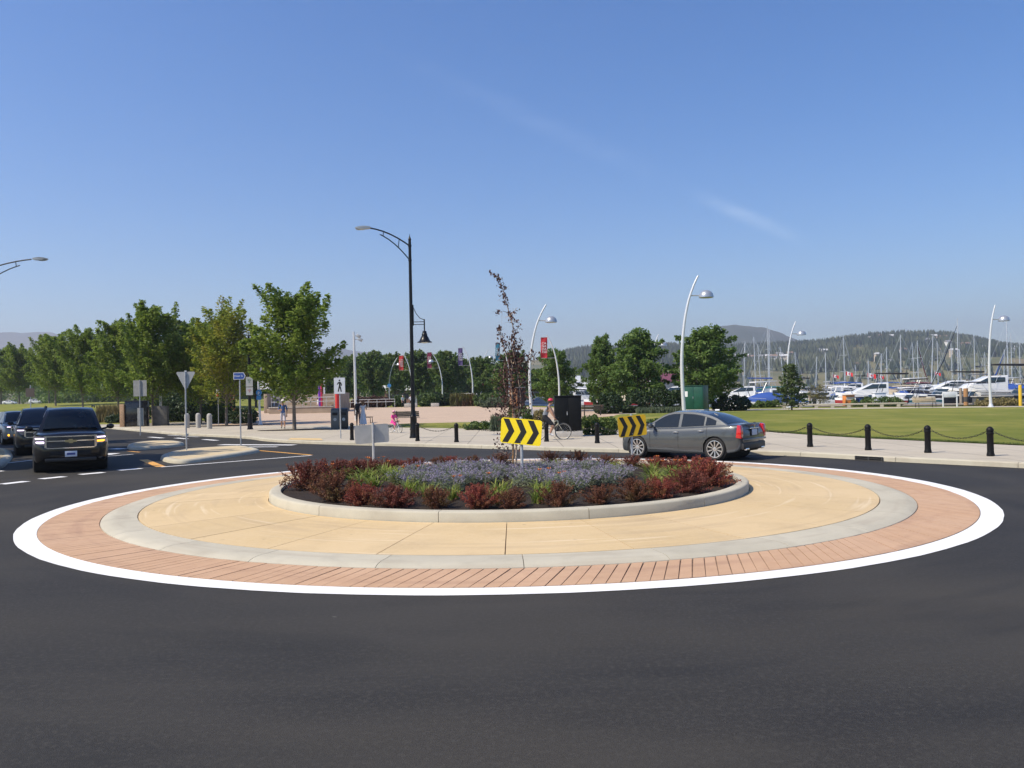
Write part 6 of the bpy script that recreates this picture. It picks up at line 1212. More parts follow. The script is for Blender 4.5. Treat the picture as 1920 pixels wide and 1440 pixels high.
# ------------------------------------------------------------------ marina: docks, power boats, yachts, boathouse, flags
WZ = -.55
HW = mat('boat_white_hull', (.78, .78, .77), .3, coat=.4); HN = mat('boat_navy_hull', (.02, .035, .09), .25, coat=.5); HK = mat('boat_black_hull', (.015, .015, .018), .25, coat=.5); HR = mat('boat_red_hull', (.35, .03, .03), .3, coat=.4); HG_ = mat('boat_grey_hull', (.30, .31, .32), .35, coat=.3); HC = mat('boat_cream_hull', (.62, .56, .46), .35)
CB = mat('canvas_blue', (.02, .07, .30), .8); CK = mat('canvas_black', (.018, .018, .022), .8); CT = mat('canvas_tan', (.45, .38, .28), .8); CTL = mat('canvas_teal', (.01, .13, .15), .8); CW = mat('canvas_white', (.72, .72, .72), .8); CR_ = mat('canvas_maroon', (.16, .025, .04), .8); CGY = mat('canvas_grey', (.25, .26, .28), .8)
TEAK = mat('dock_timber', (.30, .25, .19), .85, var=.2, vs=4); ALU = mat('mast_aluminium', (.62, .64, .66), .35, .5); BGL = mat('boat_glass', (.02, .035, .045), .08, coat=.6); SEAT = mat('boat_seat', (.6, .57, .5), .7)
def hull_mesh(t, Lb, B, fb, m_, stripe=None, bow=.35):
    """round-bowed hull with flare, a deck inset and a coloured boot stripe; bow toward +x"""
    st = []; xs = [-.5, -.42, -.25, -.05, .12, .28, .40, .47, .5]
    wf = [.88, .94, 1, 1, .97, .82, .52, .22, .02]
    for x, w_ in zip(xs, wf):
        sh = fb*(1+.35*max(0, x+.1)**1.3*1.6); st.append([(x*Lb*(1+.0), 0, -.25+.25*max(0, x-.3)*2), (x*Lb*.985, w_*B*.36, -.12), (x*Lb*.99, w_*B*.46, fb*.45), (x*Lb, w_*B*.5, sh), (x*Lb, w_*B*.46, sh+.03)])
    h_ = MB(); rows = [[p[i] for p in st] for i in range(5)]; h_.grid(rows); h_.grid([[(x, -y, z) for x, y, z in r] for r in rows], flip=True); q = [p for p in st[0]]; h_.grid([q, [(x, -y, z) for x, y, z in q]])
    O('hull', h_, m_, t, smooth_ang=50)
    d = MB(); d.grid([[(x, y, z-.04) for x, y, z in rows[4]], [(x, 0, z+.02) for x, y, z in rows[4]], [(x, -y, z-.04) for x, y, z in rows[4]]]); O('deck', d, HW if m_ is not HC else HC, t, smooth_ang=50)
    if stripe:
        s = MB()
        for sg in (1, -1): s.grid([[(a[0]*.7+b[0]*.3, sg*(a[1]*.7+b[1]*.3+.012), a[2]*.7+b[2]*.3) for a, b in zip(rows[2], rows[3])], [(a[0]*.25+b[0]*.75, sg*(a[1]*.25+b[1]*.75+.012), a[2]*.25+b[2]*.75) for a, b in zip(rows[2], rows[3])]])
        O('stripe', s, stripe, t, smooth_ang=50)
    return st
def shear(fb, x): return fb*(1+.35*max(0, x+.1)**1.3*1.6)
def power_boat(loc, rz, Lb, hullm, canv, style, label, stripe=None):
    B = Lb*.34; fb = .13*Lb if style != 'cruiser' else .16*Lb; t = thing('motor_boat', label, 'boat', loc, rz, 'motor boats at the marina'); hull_mesh(t, Lb, B, fb, hullm, stripe)
    k = Lb/6.5
    if style == 'covered':                                   # fitted canvas over the whole cockpit
        rows = [];
        for x, w_, h_ in ((-.48, .40, .02), (-.40, .43, .30), (-.2, .44, .62), (.0, .42, .85), (.12, .38, .75), (.3, .24, .25), (.42, .06, .06)): rows.append([(x*Lb, w_*B*math.cos(a), shear(fb, x)+.03+h_*k*math.sin(a)) for a in [math.pi*i/8 for i in range(9)]])
        O('cover', MB().grid(rows), canv, t, smooth_ang=60)
    else:
        c = MB()
        if style == 'cruiser':
            c.prism([(-.15*Lb, fb), (.30*Lb, fb*1.15), (.22*Lb, fb+.55*k), (.02*Lb, fb+1.05*k), (-.15*Lb, fb+1.1*k)], XZY, -B*.36, B*.36); O('cabin', c, HW, t, bev=.06)
            g_ = MB(); g_.prism([(.19*Lb, fb+.52*k), (.05*Lb, fb+.97*k), (-.12*Lb, fb+.95*k), (-.12*Lb, fb+.62*k)], XZY, -B*.37, B*.37); O('window', g_, BGL, t, bev=.02)
            b = MB(); b.prism([(-.40*Lb, fb+1.75*k), (-.05*Lb, fb+1.85*k), (-.02*Lb, fb+1.93*k), (-.40*Lb, fb+1.88*k)], XZY, -B*.36, B*.36); O('canopy', b, canv, t, bev=.03)
        else:
            rows = []
            for x, z in ((.06, .02), (.01, .42)): rows.append([(x*Lb-.10*Lb*abs(y)**2, y*B*.40, shear(fb, .1)+z*k) for y in (-1, -.6, -.2, .2, .6, 1)])
            O('windscreen', MB().grid(rows), BGL, t, smooth_ang=60)
            for s in (-.22, .22): O('seat', MB().box((-.12*Lb, s*B, fb+.12*k), (.5*k, .45*k, .5*k)), SEAT, t, bev=.05)
            O('bench_seat', MB().box((-.36*Lb, 0, fb+.06*k), (.55*k, B*.8, .35*k)), SEAT, t, bev=.05)
            if style == 'bimini':
                rows = [[(x*Lb, y*B*.42, fb+1.30*k+.10*k*(1-y*y)-.06*k*abs(x+.12)*8) for y in (-1, -.5, 0, .5, 1)] for x in (-.34, -.2, -.06, .06)]; q = MB().grid(rows); q.grid([[(a, b, c_-.03) for a, b, c_ in r] for r in rows], flip=True); O('canopy', q, canv, t, smooth_ang=60)
        fr = MB(); zc = fb+(1.75*k if style == 'cruiser' else 1.3*k)
        if style != 'open':
            for s in (-1, 1):
                for xa, xb in ((-.36, -.22), (.02, -.08)): O('canopy_strut', MB().tube([(xa*Lb, s*B*.42, fb), (xb*Lb, s*B*.38, zc)], .025, 5), ALU, t)
        else:
            fr.tube([(-.1*Lb, -B*.44, fb), (-.16*Lb, -B*.40, fb+1.15*k), (-.16*Lb, B*.40, fb+1.15*k), (-.1*Lb, B*.44, fb)], .04, 6); O('tow_arch', fr, HK, t)
    o = MB(); o.box((-.53*Lb, 0, fb*.95), (.35*k, .42*k, .62*k)); o.box((-.53*Lb, 0, fb*.2), (.18*k, .16*k, 1.0*k)); O('outboard', o, HK, t, bev=.05)
    r_ = MB()
    for s in (-1, 1): r_.tube([(.05*Lb, s*B*.47, shear(fb, .05)+.32*k), (.25*Lb, s*B*.40, shear(fb, .25)+.34*k), (.42*Lb, s*B*.18, shear(fb, .42)+.34*k), (.47*Lb, 0, shear(fb, .47)+.34*k)], .018, 5)
    O('bow_rail', r_, ALU, t); return t
def yacht(px, D, top_py, rz, hullm, canv, label, rake=0, mast=None, Lb=None, jib=None):
    x = X(px, D, 730); mh = at(px, top_py, D).z-WZ; Lb = Lb or max(6.5, mh*.80); B = Lb*.29; fb = .095*Lb; t = thing('sailing_boat', label, 'sailing boat', (x, D, WZ), rz, 'sailing boats at the marina')
    hull_mesh(t, Lb, B, fb, hullm, HN if hullm is HW else None)
    c = MB(); c.prism([(-.18*Lb, fb), (.22*Lb, fb*1.15), (.14*Lb, fb+.045*Lb), (-.18*Lb, fb+.055*Lb)], XZY, -B*.28, B*.28); O('cabin', c, HW, t, bev=.05); g_ = MB(); g_.box((-.0*Lb, 0, fb+.028*Lb), (.24*Lb, B*.575, .018*Lb)); O('window', g_, BGL, t)
    rk = mh*rake; mx_ = .06*Lb; m2 = MB(); m2.tube([(mx_, 0, fb), (mx_-rk*.5, 0, mh*.5), (mx_-rk, 0, mh)], [.085, .08, .055], 8); O('mast', m2, mast or ALU, t)
    b = MB(); b.tube([(mx_, 0, fb+1.1), (mx_-.40*Lb, 0, fb+1.15)], .05, 6); O('boom', b, ALU, t)
    s = MB(); s.tube([(mx_-.02, 0, fb+2.3), (mx_-.05, 0, fb+1.45), (mx_-.15*Lb, 0, fb+1.35), (mx_-.40*Lb, 0, fb+1.25)], [.06, .2, .2, .08], 8); O('sail_cover', s, canv, t)
    for z in (.45, .70): O('spreader', MB().tube([(mx_-rk*z, -B*.34, mh*z), (mx_-rk*z, B*.34, mh*z)], .025, 5), ALU, t)
    y = MB(); y.tube([(.49*Lb, 0, shear(fb, .49)), (mx_-rk, 0, mh*.98)], .022 if not jib else .028, 4); y.tube([(-.48*Lb, 0, fb), (mx_-rk, 0, mh)], .014, 4)
    for sg in (-1, 1): y.tube([(mx_, sg*B*.46, fb), (mx_-rk*.7, sg*B*.34, mh*.70), (mx_-rk, 0, mh*.97)], .014, 4)
    O('rigging', y, ALU, t)
    if jib: j = MB(); j.tube([(.47*Lb, 0, shear(fb, .47)+.6), ((.47*Lb+mx_-rk)/2, 0, mh*.48), (mx_-rk+.1, 0, mh*.9)], [.05, .10, .04], 6); O('furled_sail', j, jib, t)
    return t
def wpos(px, D): return (X(px, D, 738), D, WZ)
# docks: long floating walkways with piles
def dock(pts, wd, label):
    a, b = Vector(wpos(*pts[0])), Vector(wpos(*pts[1])); d = (b-a); t = thing('floating_dock', label, 'dock', (a+b)/2, math.atan2(d.y, d.x), 'floating docks'); L_ = d.length
    O('walkway', MB().box((0, 0, .38), (L_, wd, .18)), TEAK, t, bev=.02); O('floats', MB().box((0, 0, .12), (L_*.98, wd*.8, .34)), CONCG, t)
    for i in range(max(2, int(L_/14))): O('pile', MB().tube([(-L_/2+L_*(i+.5)/max(2, int(L_/14)), wd/2+.2, -1), (-L_/2+L_*(i+.5)/max(2, int(L_/14)), wd/2+.2, 2.2)], .16, 8), TEAK, t)
dock(((1385, 99), (1960, 92)), 2.2, 'nearest floating dock running along behind the waterfront path'); dock(((1370, 132), (2050, 122)), 2, 'middle floating dock among the motor boats'); dock(((1350, 172), (2050, 160)), 2, 'farthest floating dock among the yachts'); dock(((1020, 150), (1180, 140)), 2, 'floating dock before the white boathouse')
# motor boats: px, distance, length, heading, hull, canvas, style, stripe, label
MBT = [
 (1443, 88, 6.8, 2.9, HW, CB, 'covered', None, 'white runabout under a bright blue fitted cover, beyond the green shore plants'),
 (1410, 101, 6.5, .3, HG_, CK, 'open', HK, 'grey bowrider next to the broad dark tree'),
 (1398, 118, 7.5, 2.8, HW, CB, 'cruiser', None, 'white cabin boat with a blue canopy next to the broad dark tree'),
 (1425, 135, 7, 3.0, HW, CB, 'bimini', HN, 'white boat with a navy stripe and blue bimini behind the blue covered runabout'),
 (1462, 122, 7, .2, HW, CTL, 'bimini', None, 'white boat with a teal bimini by the young pine'),
 (1515, 104, 6, 2.7, HK, CK, 'covered', None, 'black covered boat half hidden by the young pine'),
 (1508, 128, 7, .2, HW, CGY, 'cruiser', None, 'white cabin boat with a grey canopy behind the young pine'),
 (1560, 101, 6.5, 2.8, HW, CW, 'bimini', None, 'white boat with a white bimini beside the orange kiosk'),
 (1568, 122, 8, 3.1, HW, CB, 'bimini', HC, 'white and cream boat with a blue bimini behind the orange kiosk'),
 (1605, 112, 6, .4, HG_, CK, 'open', HK, 'grey wakeboard boat with a black tow arch, just past the orange kiosk'),
 (1600, 140, 8, 2.8, HW, CK, 'cruiser', HK, 'white cruiser with a black canopy in the second row past the orange kiosk'),
 (1640, 104, 7.6, 2.95, HW, CK, 'cruiser', None, 'large white cruiser with a black hardtop next to the pale bench'),
 (1668, 118, 6.5, .2, HW, CT, 'covered', None, 'white boat under a tan cover behind the large white cruiser'),
 (1700, 101, 6, 2.9, HW, CTL, 'open', CTL, 'white open boat with a teal stripe behind the pale bench'),
 (1704, 132, 7.5, 3.0, HW, CR_, 'bimini', HR, 'white boat with a red stripe and maroon bimini in the second row'),
 (1735, 140, 7, .1, HW, CW, 'cruiser', None, 'white cabin boat with a white canopy in the far row'),
 (1757, 103, 8.5, 3.0, HW, CK, 'open', HK, 'large white bowrider with a black stripe above the white notice board'),
 (1785, 118, 8, 3.0, HN, CK, 'cruiser', None, 'navy cruiser with a black canvas enclosure above the white notice board'),
 (1812, 100, 7, 2.9, HK, CK, 'bimini', None, 'black boat with a black bimini by the wooden mooring pile'),
 (1838, 120, 7, .1, HW, CR_, 'bimini', None, 'white boat with a maroon bimini between the pile and the white lamp'),
 (1855, 103, 9, 3.0, HW, CK, 'cruiser', HK, 'long white cruiser with a black side stripe behind the white lamp post'),
 (1893, 122, 8, 2.9, HW, CB, 'covered', None, 'white boat under a blue cover near the picture edge'),
 (1905, 99, 8, 3.05, HG_, CK, 'open', HK, 'low grey boat with a white rail next to the yellow post'),
 (1650, 150, 8, 3.0, HW, CB, 'bimini', None, 'white boat with a blue bimini in the far row above the large cruiser'),
 (1540, 146, 7, .2, HN, CB, 'covered', None, 'navy boat under a blue cover in the far row above the yellow-green bush'),
 (1475, 150, 8, 2.9, HW, CK, 'cruiser', None, 'white cruiser with a black canopy in the far row left of the pine'),
 (1810, 150, 8, 2.9, HW, CGY, 'cruiser', HN, 'white cruiser with a navy stripe in the far row beyond the mooring pile'),
 (1875, 148, 7.5, .2, HW, CK, 'covered', None, 'white boat under a black cover in the far row beside the white lamp'),
 (1020, 116, 6.5, 2.9, HW, CGY, 'covered', None, 'white boat under a grey cover just past the black cabinet'),
 (1062, 124, 8, 3.0, HW, CW, 'bimini', None, 'white boat with a white bimini above the black cabinet'),
 (1090, 128, 7.5, .1, HW, CB, 'cruiser', HN, 'white cruiser with a blue canopy in front of the boathouse'),
 (1112, 118, 7, 2.8, HW, CW, 'open', None, 'white open boat before the boathouse, beside the two-pronged tree'),
 (1162, 112, 8, 2.9, HW, CT, 'covered', HR, 'white boat with a red stripe showing under the pointed dark tree'),
 (1005, 132, 7, .2, HG_, CK, 'bimini', None, 'grey boat with a black bimini behind the curved white lamp'),
 (1265, 118, 8, 2.9, HW, CR_, 'cruiser', None, 'white cruiser with a maroon canopy in the gap between two dark trees'),
 (925, 128, 7, .1, HW, CW, 'open', None, 'white open boat beyond the green ornamental grass'),
 (868, 136, 7, 2.8, HW, CW, 'bimini', None, 'white boat with a white bimini beyond the rusty ornamental grass')]
for px, D, Lb, rz, hm2, cv, sty, stp, lb in MBT: power_boat(wpos(px, D), rz, Lb*1.22, hm2, cv, sty, lb, stp)
for i, (px, D, sty, hm2, cv, a_c, w_c, st_) in enumerate(((1455, 106, 'cruiser', HW, CW, 'white', 'white hardtop', None), (1490, 112, 'bimini', HW, CK, 'white', 'black bimini', HN), (1528, 118, 'open', HW, CK, 'white', 'open cockpit', HK), (1545, 131, 'cruiser', HW, CW, 'white', 'white hardtop', None), (1586, 128, 'cruiser', HW, CGY, 'white', 'grey hardtop', HN), (1622, 124, 'covered', HW, CGY, 'white', 'grey fitted cover', None), (1630, 98, 'open', HW, CK, 'white', 'open cockpit', HR), (1662, 136, 'open', HN, CK, 'navy', 'open cockpit', None), (1680, 108, 'bimini', HW, CT, 'white', 'tan bimini', None), (1722, 112, 'covered', HW, CK, 'white', 'black fitted cover', HK), (1738, 122, 'cruiser', HW, CK, 'white', 'black hardtop', None), (1770, 134, 'bimini', HW, CW, 'white', 'white bimini', None), (1794, 108, 'open', HK, CK, 'black', 'open cockpit', None), (1830, 106, 'covered', HW, CGY, 'white', 'grey fitted cover', None), (1848, 136, 'open', HW, CK, 'white', 'open cockpit', HN), (1880, 110, 'bimini', HW, CB, 'white', 'blue bimini', None), (1910, 134, 'cruiser', HW, CW, 'white', 'white hardtop', HN), (1045, 138, 'cruiser', HW, CW, 'white', 'white hardtop', None), (1140, 132, 'bimini', HW, CB, 'white', 'blue bimini', None))):
    power_boat(wpos(px, D), rng.choice((2.8, 3.0, .15, 3.2)), 7.8, hm2, cv, sty, '%s boat with %s, %s of the packed boats counted from the left' % (a_c, w_c, nth(i)), st_)
nr = random.Random(4)
for i, px in enumerate(range(1392, 1912, 21)):
    hm2 = nr.choice((HW, HW, HW, HW, HN, HK, HG_)); cv, cn = nr.choice(((CB, 'blue'), (CK, 'black'), (CW, 'white'), (CGY, 'grey'), (CT, 'tan'))); sty, sn = nr.choice((('covered', 'cover'), ('covered', 'cover'), ('bimini', 'bimini'), ('cruiser', 'hardtop')))
    power_boat(wpos(px+nr.uniform(-5, 5), nr.uniform(107, 128)), nr.choice((2.7, 3.0, 3.3, .2, -.2)), nr.uniform(6.2, 8.2), hm2, cv, sty, '%s boat with %s %s, %s along the middle row from the left' % ({id(HW): 'white', id(HN): 'navy', id(HK): 'black', id(HG_): 'grey'}[id(hm2)], cn, sn, nth(i)), nr.choice((None, None, HK, HN)))
# yachts: mast px, top y
YT = [(1399, 640, 150, CB, .05, HW, None), (1411, 632, 158, CB, .01, HW, None), (1424, 645, 175, CTL, .06, HW, None), (1436, 612, 150, CTL, .005, HN, None), (1449, 616, 160, CB, .02, HW, None), (1467, 650, 175, CK, .07, HW, None), (1490, 660, 165, CK, .01, HW, None), (1553, 661, 160, CB, .01, HW, None), (1580, 629, 155, CW, .0, HW, None), (1625, 676, 130, CK, .0, HW, None),
      (1656, 663, 140, CR_, .03, HW, None), (1669, 650, 185, CB, .0, HG_, None), (1696, 627, 160, CK, .01, HW, None), (1712, 641, 172, CR_, .04, HW, None), (1719, 638, 165, CR_, .0, HW, CR_), (1752, 627, 150, CB, .05, HW, None), (1755, 640, 178, CB, .0, HW, None), (1781, 642, 185, CK, .01, HN, None), (1799, 655, 160, CW, .03, HW, None), (1805, 596, 145, CK, .01, HK, HK), (1824, 629, 160, CK, .0, HW, None), (1846, 660, 175, CW, .01, HW, None), (1886, 655, 150, CB, .04, HW, CB), (1899, 600, 142, CB, .0, HW, None), (1904, 625, 155, CR_, .0, HW, None), (1908, 640, 170, CK, .0, HW, None), (1533, 668, 185, CB, .05, HW, None), (1603, 684, 190, CK, .02, HW, None), (1228, 668, 150, CB, .0, HW, None)]
order_y = sorted(range(len(YT)), key=lambda i: YT[i][0]); cnm = {id(CB): 'blue', id(CK): 'black', id(CW): 'white', id(CTL): 'teal', id(CR_): 'maroon'}; hnm = {id(HW): 'white', id(HN): 'navy', id(HG_): 'grey', id(HK): 'black'}
for r_, i in enumerate(order_y):
    px, ty, D, cv, rake, hm2, jib = YT[i]; yacht(px, D, ty, rng.choice((2.6, 2.9, 3.1, .2, .5, -.3)), hm2, cv, '%s sailing boat with a %s sail cover, %s mast from the left' % (hnm[id(hm2)], cnm[id(cv)], nth(r_)), rake, jib=jib)
# boathouse
D = 150; a, b = X(1050, D), X(1165, D); q = ((a+b)/2, D, WZ); bh = thing('boathouse', 'white boathouse with a grey roof and blue framed windows, between two dark trees', 'building', q); w_ = b-a; z1 = at(1095, 724, D).z-WZ; z2 = at(1095, 712, D).z-WZ
O('wall', MB().box((0, 3, z1/2), (w_, 6, z1)), mat('boathouse_wall', (.55, .60, .68), .7), bh); O('roof', MB().prism([(-1, z1), (7, z1), (6, z2), (0, z2)], YZX, -w_/2-.5, w_/2+.5), mat('boathouse_roof', (.50, .51, .53), .6), bh); O('fascia', MB().box((0, -1.05, z1-.12), (w_+1.1, .12, .4)), WHITEM, bh)
for i in range(7):
    f = O('window', MB().box((-w_/2+w_*(i+.5)/7, -.06, z1*.70), (w_/7*.78, .14, z1*.30)), BGL, bh); O('frame', MB().box((-w_/2+w_*(i+.5)/7, -.03, z1*.52), (w_/7*.92, .12, .35)), mat('boathouse_blue', (.03, .16, .55), .5), f)
O('roof_vent', MB().box((-w_*.18, 3, z2+.35), (.9, .9, .9)), WHITEM, bh)
# a maroon roof and pale wall glimpsed between the dark trees
D = 165; q = wpos(1265, D); kh = thing('marina_shed', 'shed with a maroon roof glimpsed between two dark trees', 'building', q); O('wall', MB().box((0, 2, 2.2), (9, 5, 4.4)), mat('shed_wall', (.55, .45, .36), .7), kh); O('roof', MB().prism([(-1, 4.4), (5, 4.4), (2, 6.2)], YZX, -5, 5), mat('shed_roof', (.16, .05, .08), .6), kh)
# far building at the plaza back, pale roof with an orange band
D = 170; q = (X(747, D), D, zt(X(747, D), D)); sh = thing('market_building', 'low building with a pale roof and orange band seen beyond the plaza trees', 'building', q); h = at(747, 722, D).z-q[2]
O('wall', MB().box((0, 3, h*.35), (5.5, 6, h*.7)), mat('market_wall', (.30, .16, .10), .8), sh); O('roof', MB().prism([(-.6, h*.7), (6.6, h*.7), (5, h), (0, h)], YZX, -3.2, 3.2), mat('market_roof', (.6, .6, .58), .6), sh); O('window', MB().box((0, -.05, h*.4), (4.2, .1, h*.25)), BGL, sh)
# flags flying over the boats
FR, FWH = mat('flag_red', (.62, .03, .035), .7), mat('flag_white', (.8, .8, .8), .7)
for px, py, D, w_, lb in ((1567, 705, 118, 1.1, 'red and white flag by the boat with a blue bimini'), (1592, 700, 140, 1.6, 'red and white flag flying above the grey wakeboard boat'), (1634, 703, 130, 1.8, 'red and white flag flying above the large white cruiser'), (1652, 706, 128, 1.1, 'drooping red and white flag close to a raked mast'), (1758, 700, 150, 1.4, 'drooping red and white flag above the large white bowrider')):
    p = at(px, py, D); t = thing('flag', lb, 'flag', (p.x, p.y, WZ), rng.uniform(-.2, .2), 'flags over the marina'); z = p.z-WZ; w_ *= .7; hh = w_*.55
    O('flagpole', MB().tube([(-w_/2, 0, .5), (-w_/2, 0, z+hh)], .035, 6), ALU, t)
    fl = MB(); n = 12; rows = [[(-w_/2+w_*i/n, .12*math.sin(i*.9)*i/n, z+hh*(.5-j/3)-.25*w_*(i/n)**1.5) for i in range(n+1)] for j in range(4)]; fl.grid(rows); fl.mi = [0 if (f_ % n < 3 or f_ % n >= 9) else 1 for f_ in range(len(fl.f))]; O('cloth', fl, [FR, FWH], t, smooth_ang=60, fix=False)
    lf = MB(); c = rows[1][6]; lf.prism([(0, .2), (.05, .1), (.15, .12), (.11, 0), (.17, -.08), (.03, -.1), (0, -.18), (-.03, -.1), (-.17, -.08), (-.11, 0), (-.15, .12), (-.05, .1)], lambda u, v, w2: (c[0]+u*w_*.8, c[1]-.03+w2, z-.09*w_+v*w_*.8), 0, .01); O('emblem', lf, FR, t, smooth_ang=0)
# things along the path: notice board, kiosk, piles, yellow post, litter drum
def pz(px, D): x = X(px, D); return Vector((x, D, zt(x, D)))
q = pz(1781, 74.5); t = thing('notice_board', 'white notice board on two legs beside the pale bench', 'notice board', q); k = 74.5/FPX
O('board', MB().box((0, 0, 1.05), (27*k, .06, 10*k*1.05)), WHITEM, t, bev=.01)
for s in (-1, 1): O('leg', MB().box((s*13*k, 0, .55), (.09, .09, 1.25)), WHITEM, t)
q = pz(1591, 85); t = thing('ticket_kiosk', 'small orange kiosk with a pale panel behind the path', 'kiosk', q); O('body', MB().box((0, 0, .55), (.95, .8, 1.1)), mat('kiosk_orange', (.75, .25, .05), .6), t, bev=.03); O('counter', MB().box((0, -.08, 1.12), (1.05, .95, .08)), mat('kiosk_pale', (.75, .6, .45), .6), t, bev=.02); O('panel', MB().box((0, -.41, .75), (.8, .02, .3)), mat('kiosk_pale', (.75, .6, .45), .6), t)
q = pz(1614, 85); t = thing('storage_bin', 'dark blue storage bin beside the orange kiosk', 'bin', q); O('body', MB().box((0, 0, .4), (.8, .7, .8)), mat('bin_blue', (.02, .05, .16), .6), t, bev=.03); O('lid', MB().box((0, 0, .84), (.86, .76, .09)), mat('bin_lid', (.03, .03, .04), .6), t, bev=.02)
q = pz(1811, 79); t = thing('mooring_pile', 'thick wooden mooring pile with a dark band beside the black boat', 'pile', q); O('timber', MB().tube([(0, 0, -.5), (0, 0, 1.55)], .2, 10), mat('pile_orange_wood', (.42, .22, .09), .8), t); O('band', MB().tube([(0, 0, .3), (0, 0, .75)], .215, 10), mat('pile_band', (.08, .07, .06), .7), t)
q = pz(1913, 71); t = thing('yellow_post', 'thick yellow safety post at the picture edge', 'post', q); O('post', MB().tube([(0, 0, 0), (0, 0, 1.7)], .13, 10), mat('post_yellow', (.75, .48, .03), .5), t); O('cap', MB().ball((0, 0, 1.7), (.14, .14, .08), 10, 5), mat('post_yellow', (.75, .48, .03), .5), t)
q = pz(1420, 92); t = thing('dock_box', 'white dock box in front of the blue covered boat', 'dock box', q); O('body', MB().box((0, 0, .5), (1.3, .7, 1.0)), WHITEM, t, bev=.04); O('lid', MB().box((0, 0, 1.03), (1.4, .8, .1)), HW, t, bev=.03)
q = pz(1648, 88); t = thing('dock_box', 'white utility box in front of the large white cruiser', 'dock box', q); O('body', MB().box((0, 0, .6), (1.2, .7, 1.2)), WHITEM, t, bev=.04); O('lid', MB().box((0, 0, 1.23), (1.3, .8, .1)), HW, t, bev=.03)
q = pz(1860, 76); t = thing('planter_box', 'long low grey planter box beside the white lamp post', 'planter', q); O('body', MB().box((0, 0, .4), (3.2, .8, .75)), mat('planter_dark', (.09, .09, .085), .8), t, bev=.03); O('rim', MB().box((0, 0, .8), (3.4, 1.0, .1)), CONC, t, bev=.02)
# low railing beam along the far side of the path
a, b = pz(1455, 80), pz(1700, 77.5); t = thing('path_rail', 'low timber rail along the water side of the path', 'rail', (a+b)/2, math.atan2((b-a).y, (b-a).x)); L_ = (b-a).length
O('beam', MB().box((0, 0, .30), (L_, .2, .16)), mat('pale_timber', (.48, .43, .35), .8), t, bev=.02)
for i in range(8): O('block', MB().box((-L_/2+L_*(i+.5)/8, 0, .1), (.3, .2, .24)), mat('pale_timber', (.48, .43, .35), .8), t)
# ------------------------------------------------------------------ far shore: wooded hill, houses, mountains
def interp(T, x):
    if x <= T[0][0]: return T[0][1]
    for (a, b), (c, d) in zip(T, T[1:]):
        if x <= c: return b+(d-b)*(x-a)/(c-a)
    return T[-1][1]
def ridge_z(px, py, D): return at(px, py, D).z
def pxof(x, y): return 960+x/y*FPX
RID = [(-3000, 690), (900, 685), (1060, 672), (1100, 664), (1180, 662), (1240, 655), (1330, 664), (1400, 660), (1480, 655), (1560, 648), (1640, 640), (1700, 636), (1770, 637), (1830, 645), (1880, 655), (1960, 664), (2400, 676), (4000, 690)]
from mathutils import noise as mn
def hillz(x, y):
    """terrain of the wooded hill across the lake"""
    px = 960+x/y*FPX; top = at(min(max(px, -500), 2600), interp(RID, px), 1650).z*(y/1650)**.5
    low = 26+6*math.sin(px/90.)
    t = (y-(880+30*math.sin(x/170)))/(1650-880)
    if t < 0: return -3+t*8
    zz = low*smooth(0, .22, t)+(top-low)*smooth(.18, 1.0, t)
    if t > 1: zz = top*(1-.5*smooth(1, 2.2, t))
    return zz+5*mn.noise(Vector((x/140, y/140, 0)))*min(1, t*4)
def terrain(name, x0, x1, y0, y1, nx, ny, fz, m):
    mb = MB(); mb.grid([[(x0+(x1-x0)*i/nx, y0+(y1-y0)*j/ny, fz(x0+(x1-x0)*i/nx, y0+(y1-y0)*j/ny)) for i in range(nx+1)] for j in range(ny+1)])
    return O(name, mb, m, smooth_ang=60, kind='structure')
HILLM = layered('dry_hill_grass', (.17, .155, .075), [(.012, 4, .42, .62, (.085, .10, .045), .85), (.03, 5, .5, .7, (.24, .185, .11), .7), (.1, 4, .5, .7, (.10, .12, .055), .5)], rough=.95, bump=0)
terrain('hill', -900, 1900, 850, 2500, 140, 90, hillz, HILLM)
MTN = layered('mountain_forest', (.055, .075, .04), [(.002, 4, .4, .62, (.16, .14, .09), .8), (.006, 5, .45, .7, (.04, .06, .035), .8)], rough=.95, bump=0)
def mountain(name, T, D, depth, x0, x1, n):
    rows = []
    for j, (f, h) in enumerate(((-1, 0), (-.7, .35), (-.4, .66), (-.2, .86), (0, 1), (.3, .8), (1, .1))):
        r = []
        for i in range(n+1):
            px = x0+(x1-x0)*i/n; p = at(px, interp(T, px), D); x = p.x*(D+f*depth)/D
            z = max(p.z, 5)*h; z += (9*mn.noise(Vector((x/130, f*depth/130+3, 0)))+5*mn.noise(Vector((x/45, f*9, 0))))*(h if j < 4 else 1)*D/3000
            r.append((x, D+f*depth, z))
        rows.append(r)
    O(name, MB().grid(rows), MTN, smooth_ang=60, kind='structure')
mountain('mountain', [(1000, 700), (1150, 690), (1250, 660), (1310, 628), (1345, 613), (1372, 608), (1400, 611), (1440, 617), (1468, 625), (1500, 641), (1560, 660), (1700, 690)], 3200, 900, 1000, 1700, 90)
mountain('mountain', [(-300, 655), (-100, 640), (0, 625), (30, 621), (60, 624), (90, 622), (130, 634), (200, 650), (330, 668), (480, 668), (600, 655), (640, 652), (700, 662), (800, 685), (900, 700)], 5200, 1500, -300, 900, 130)
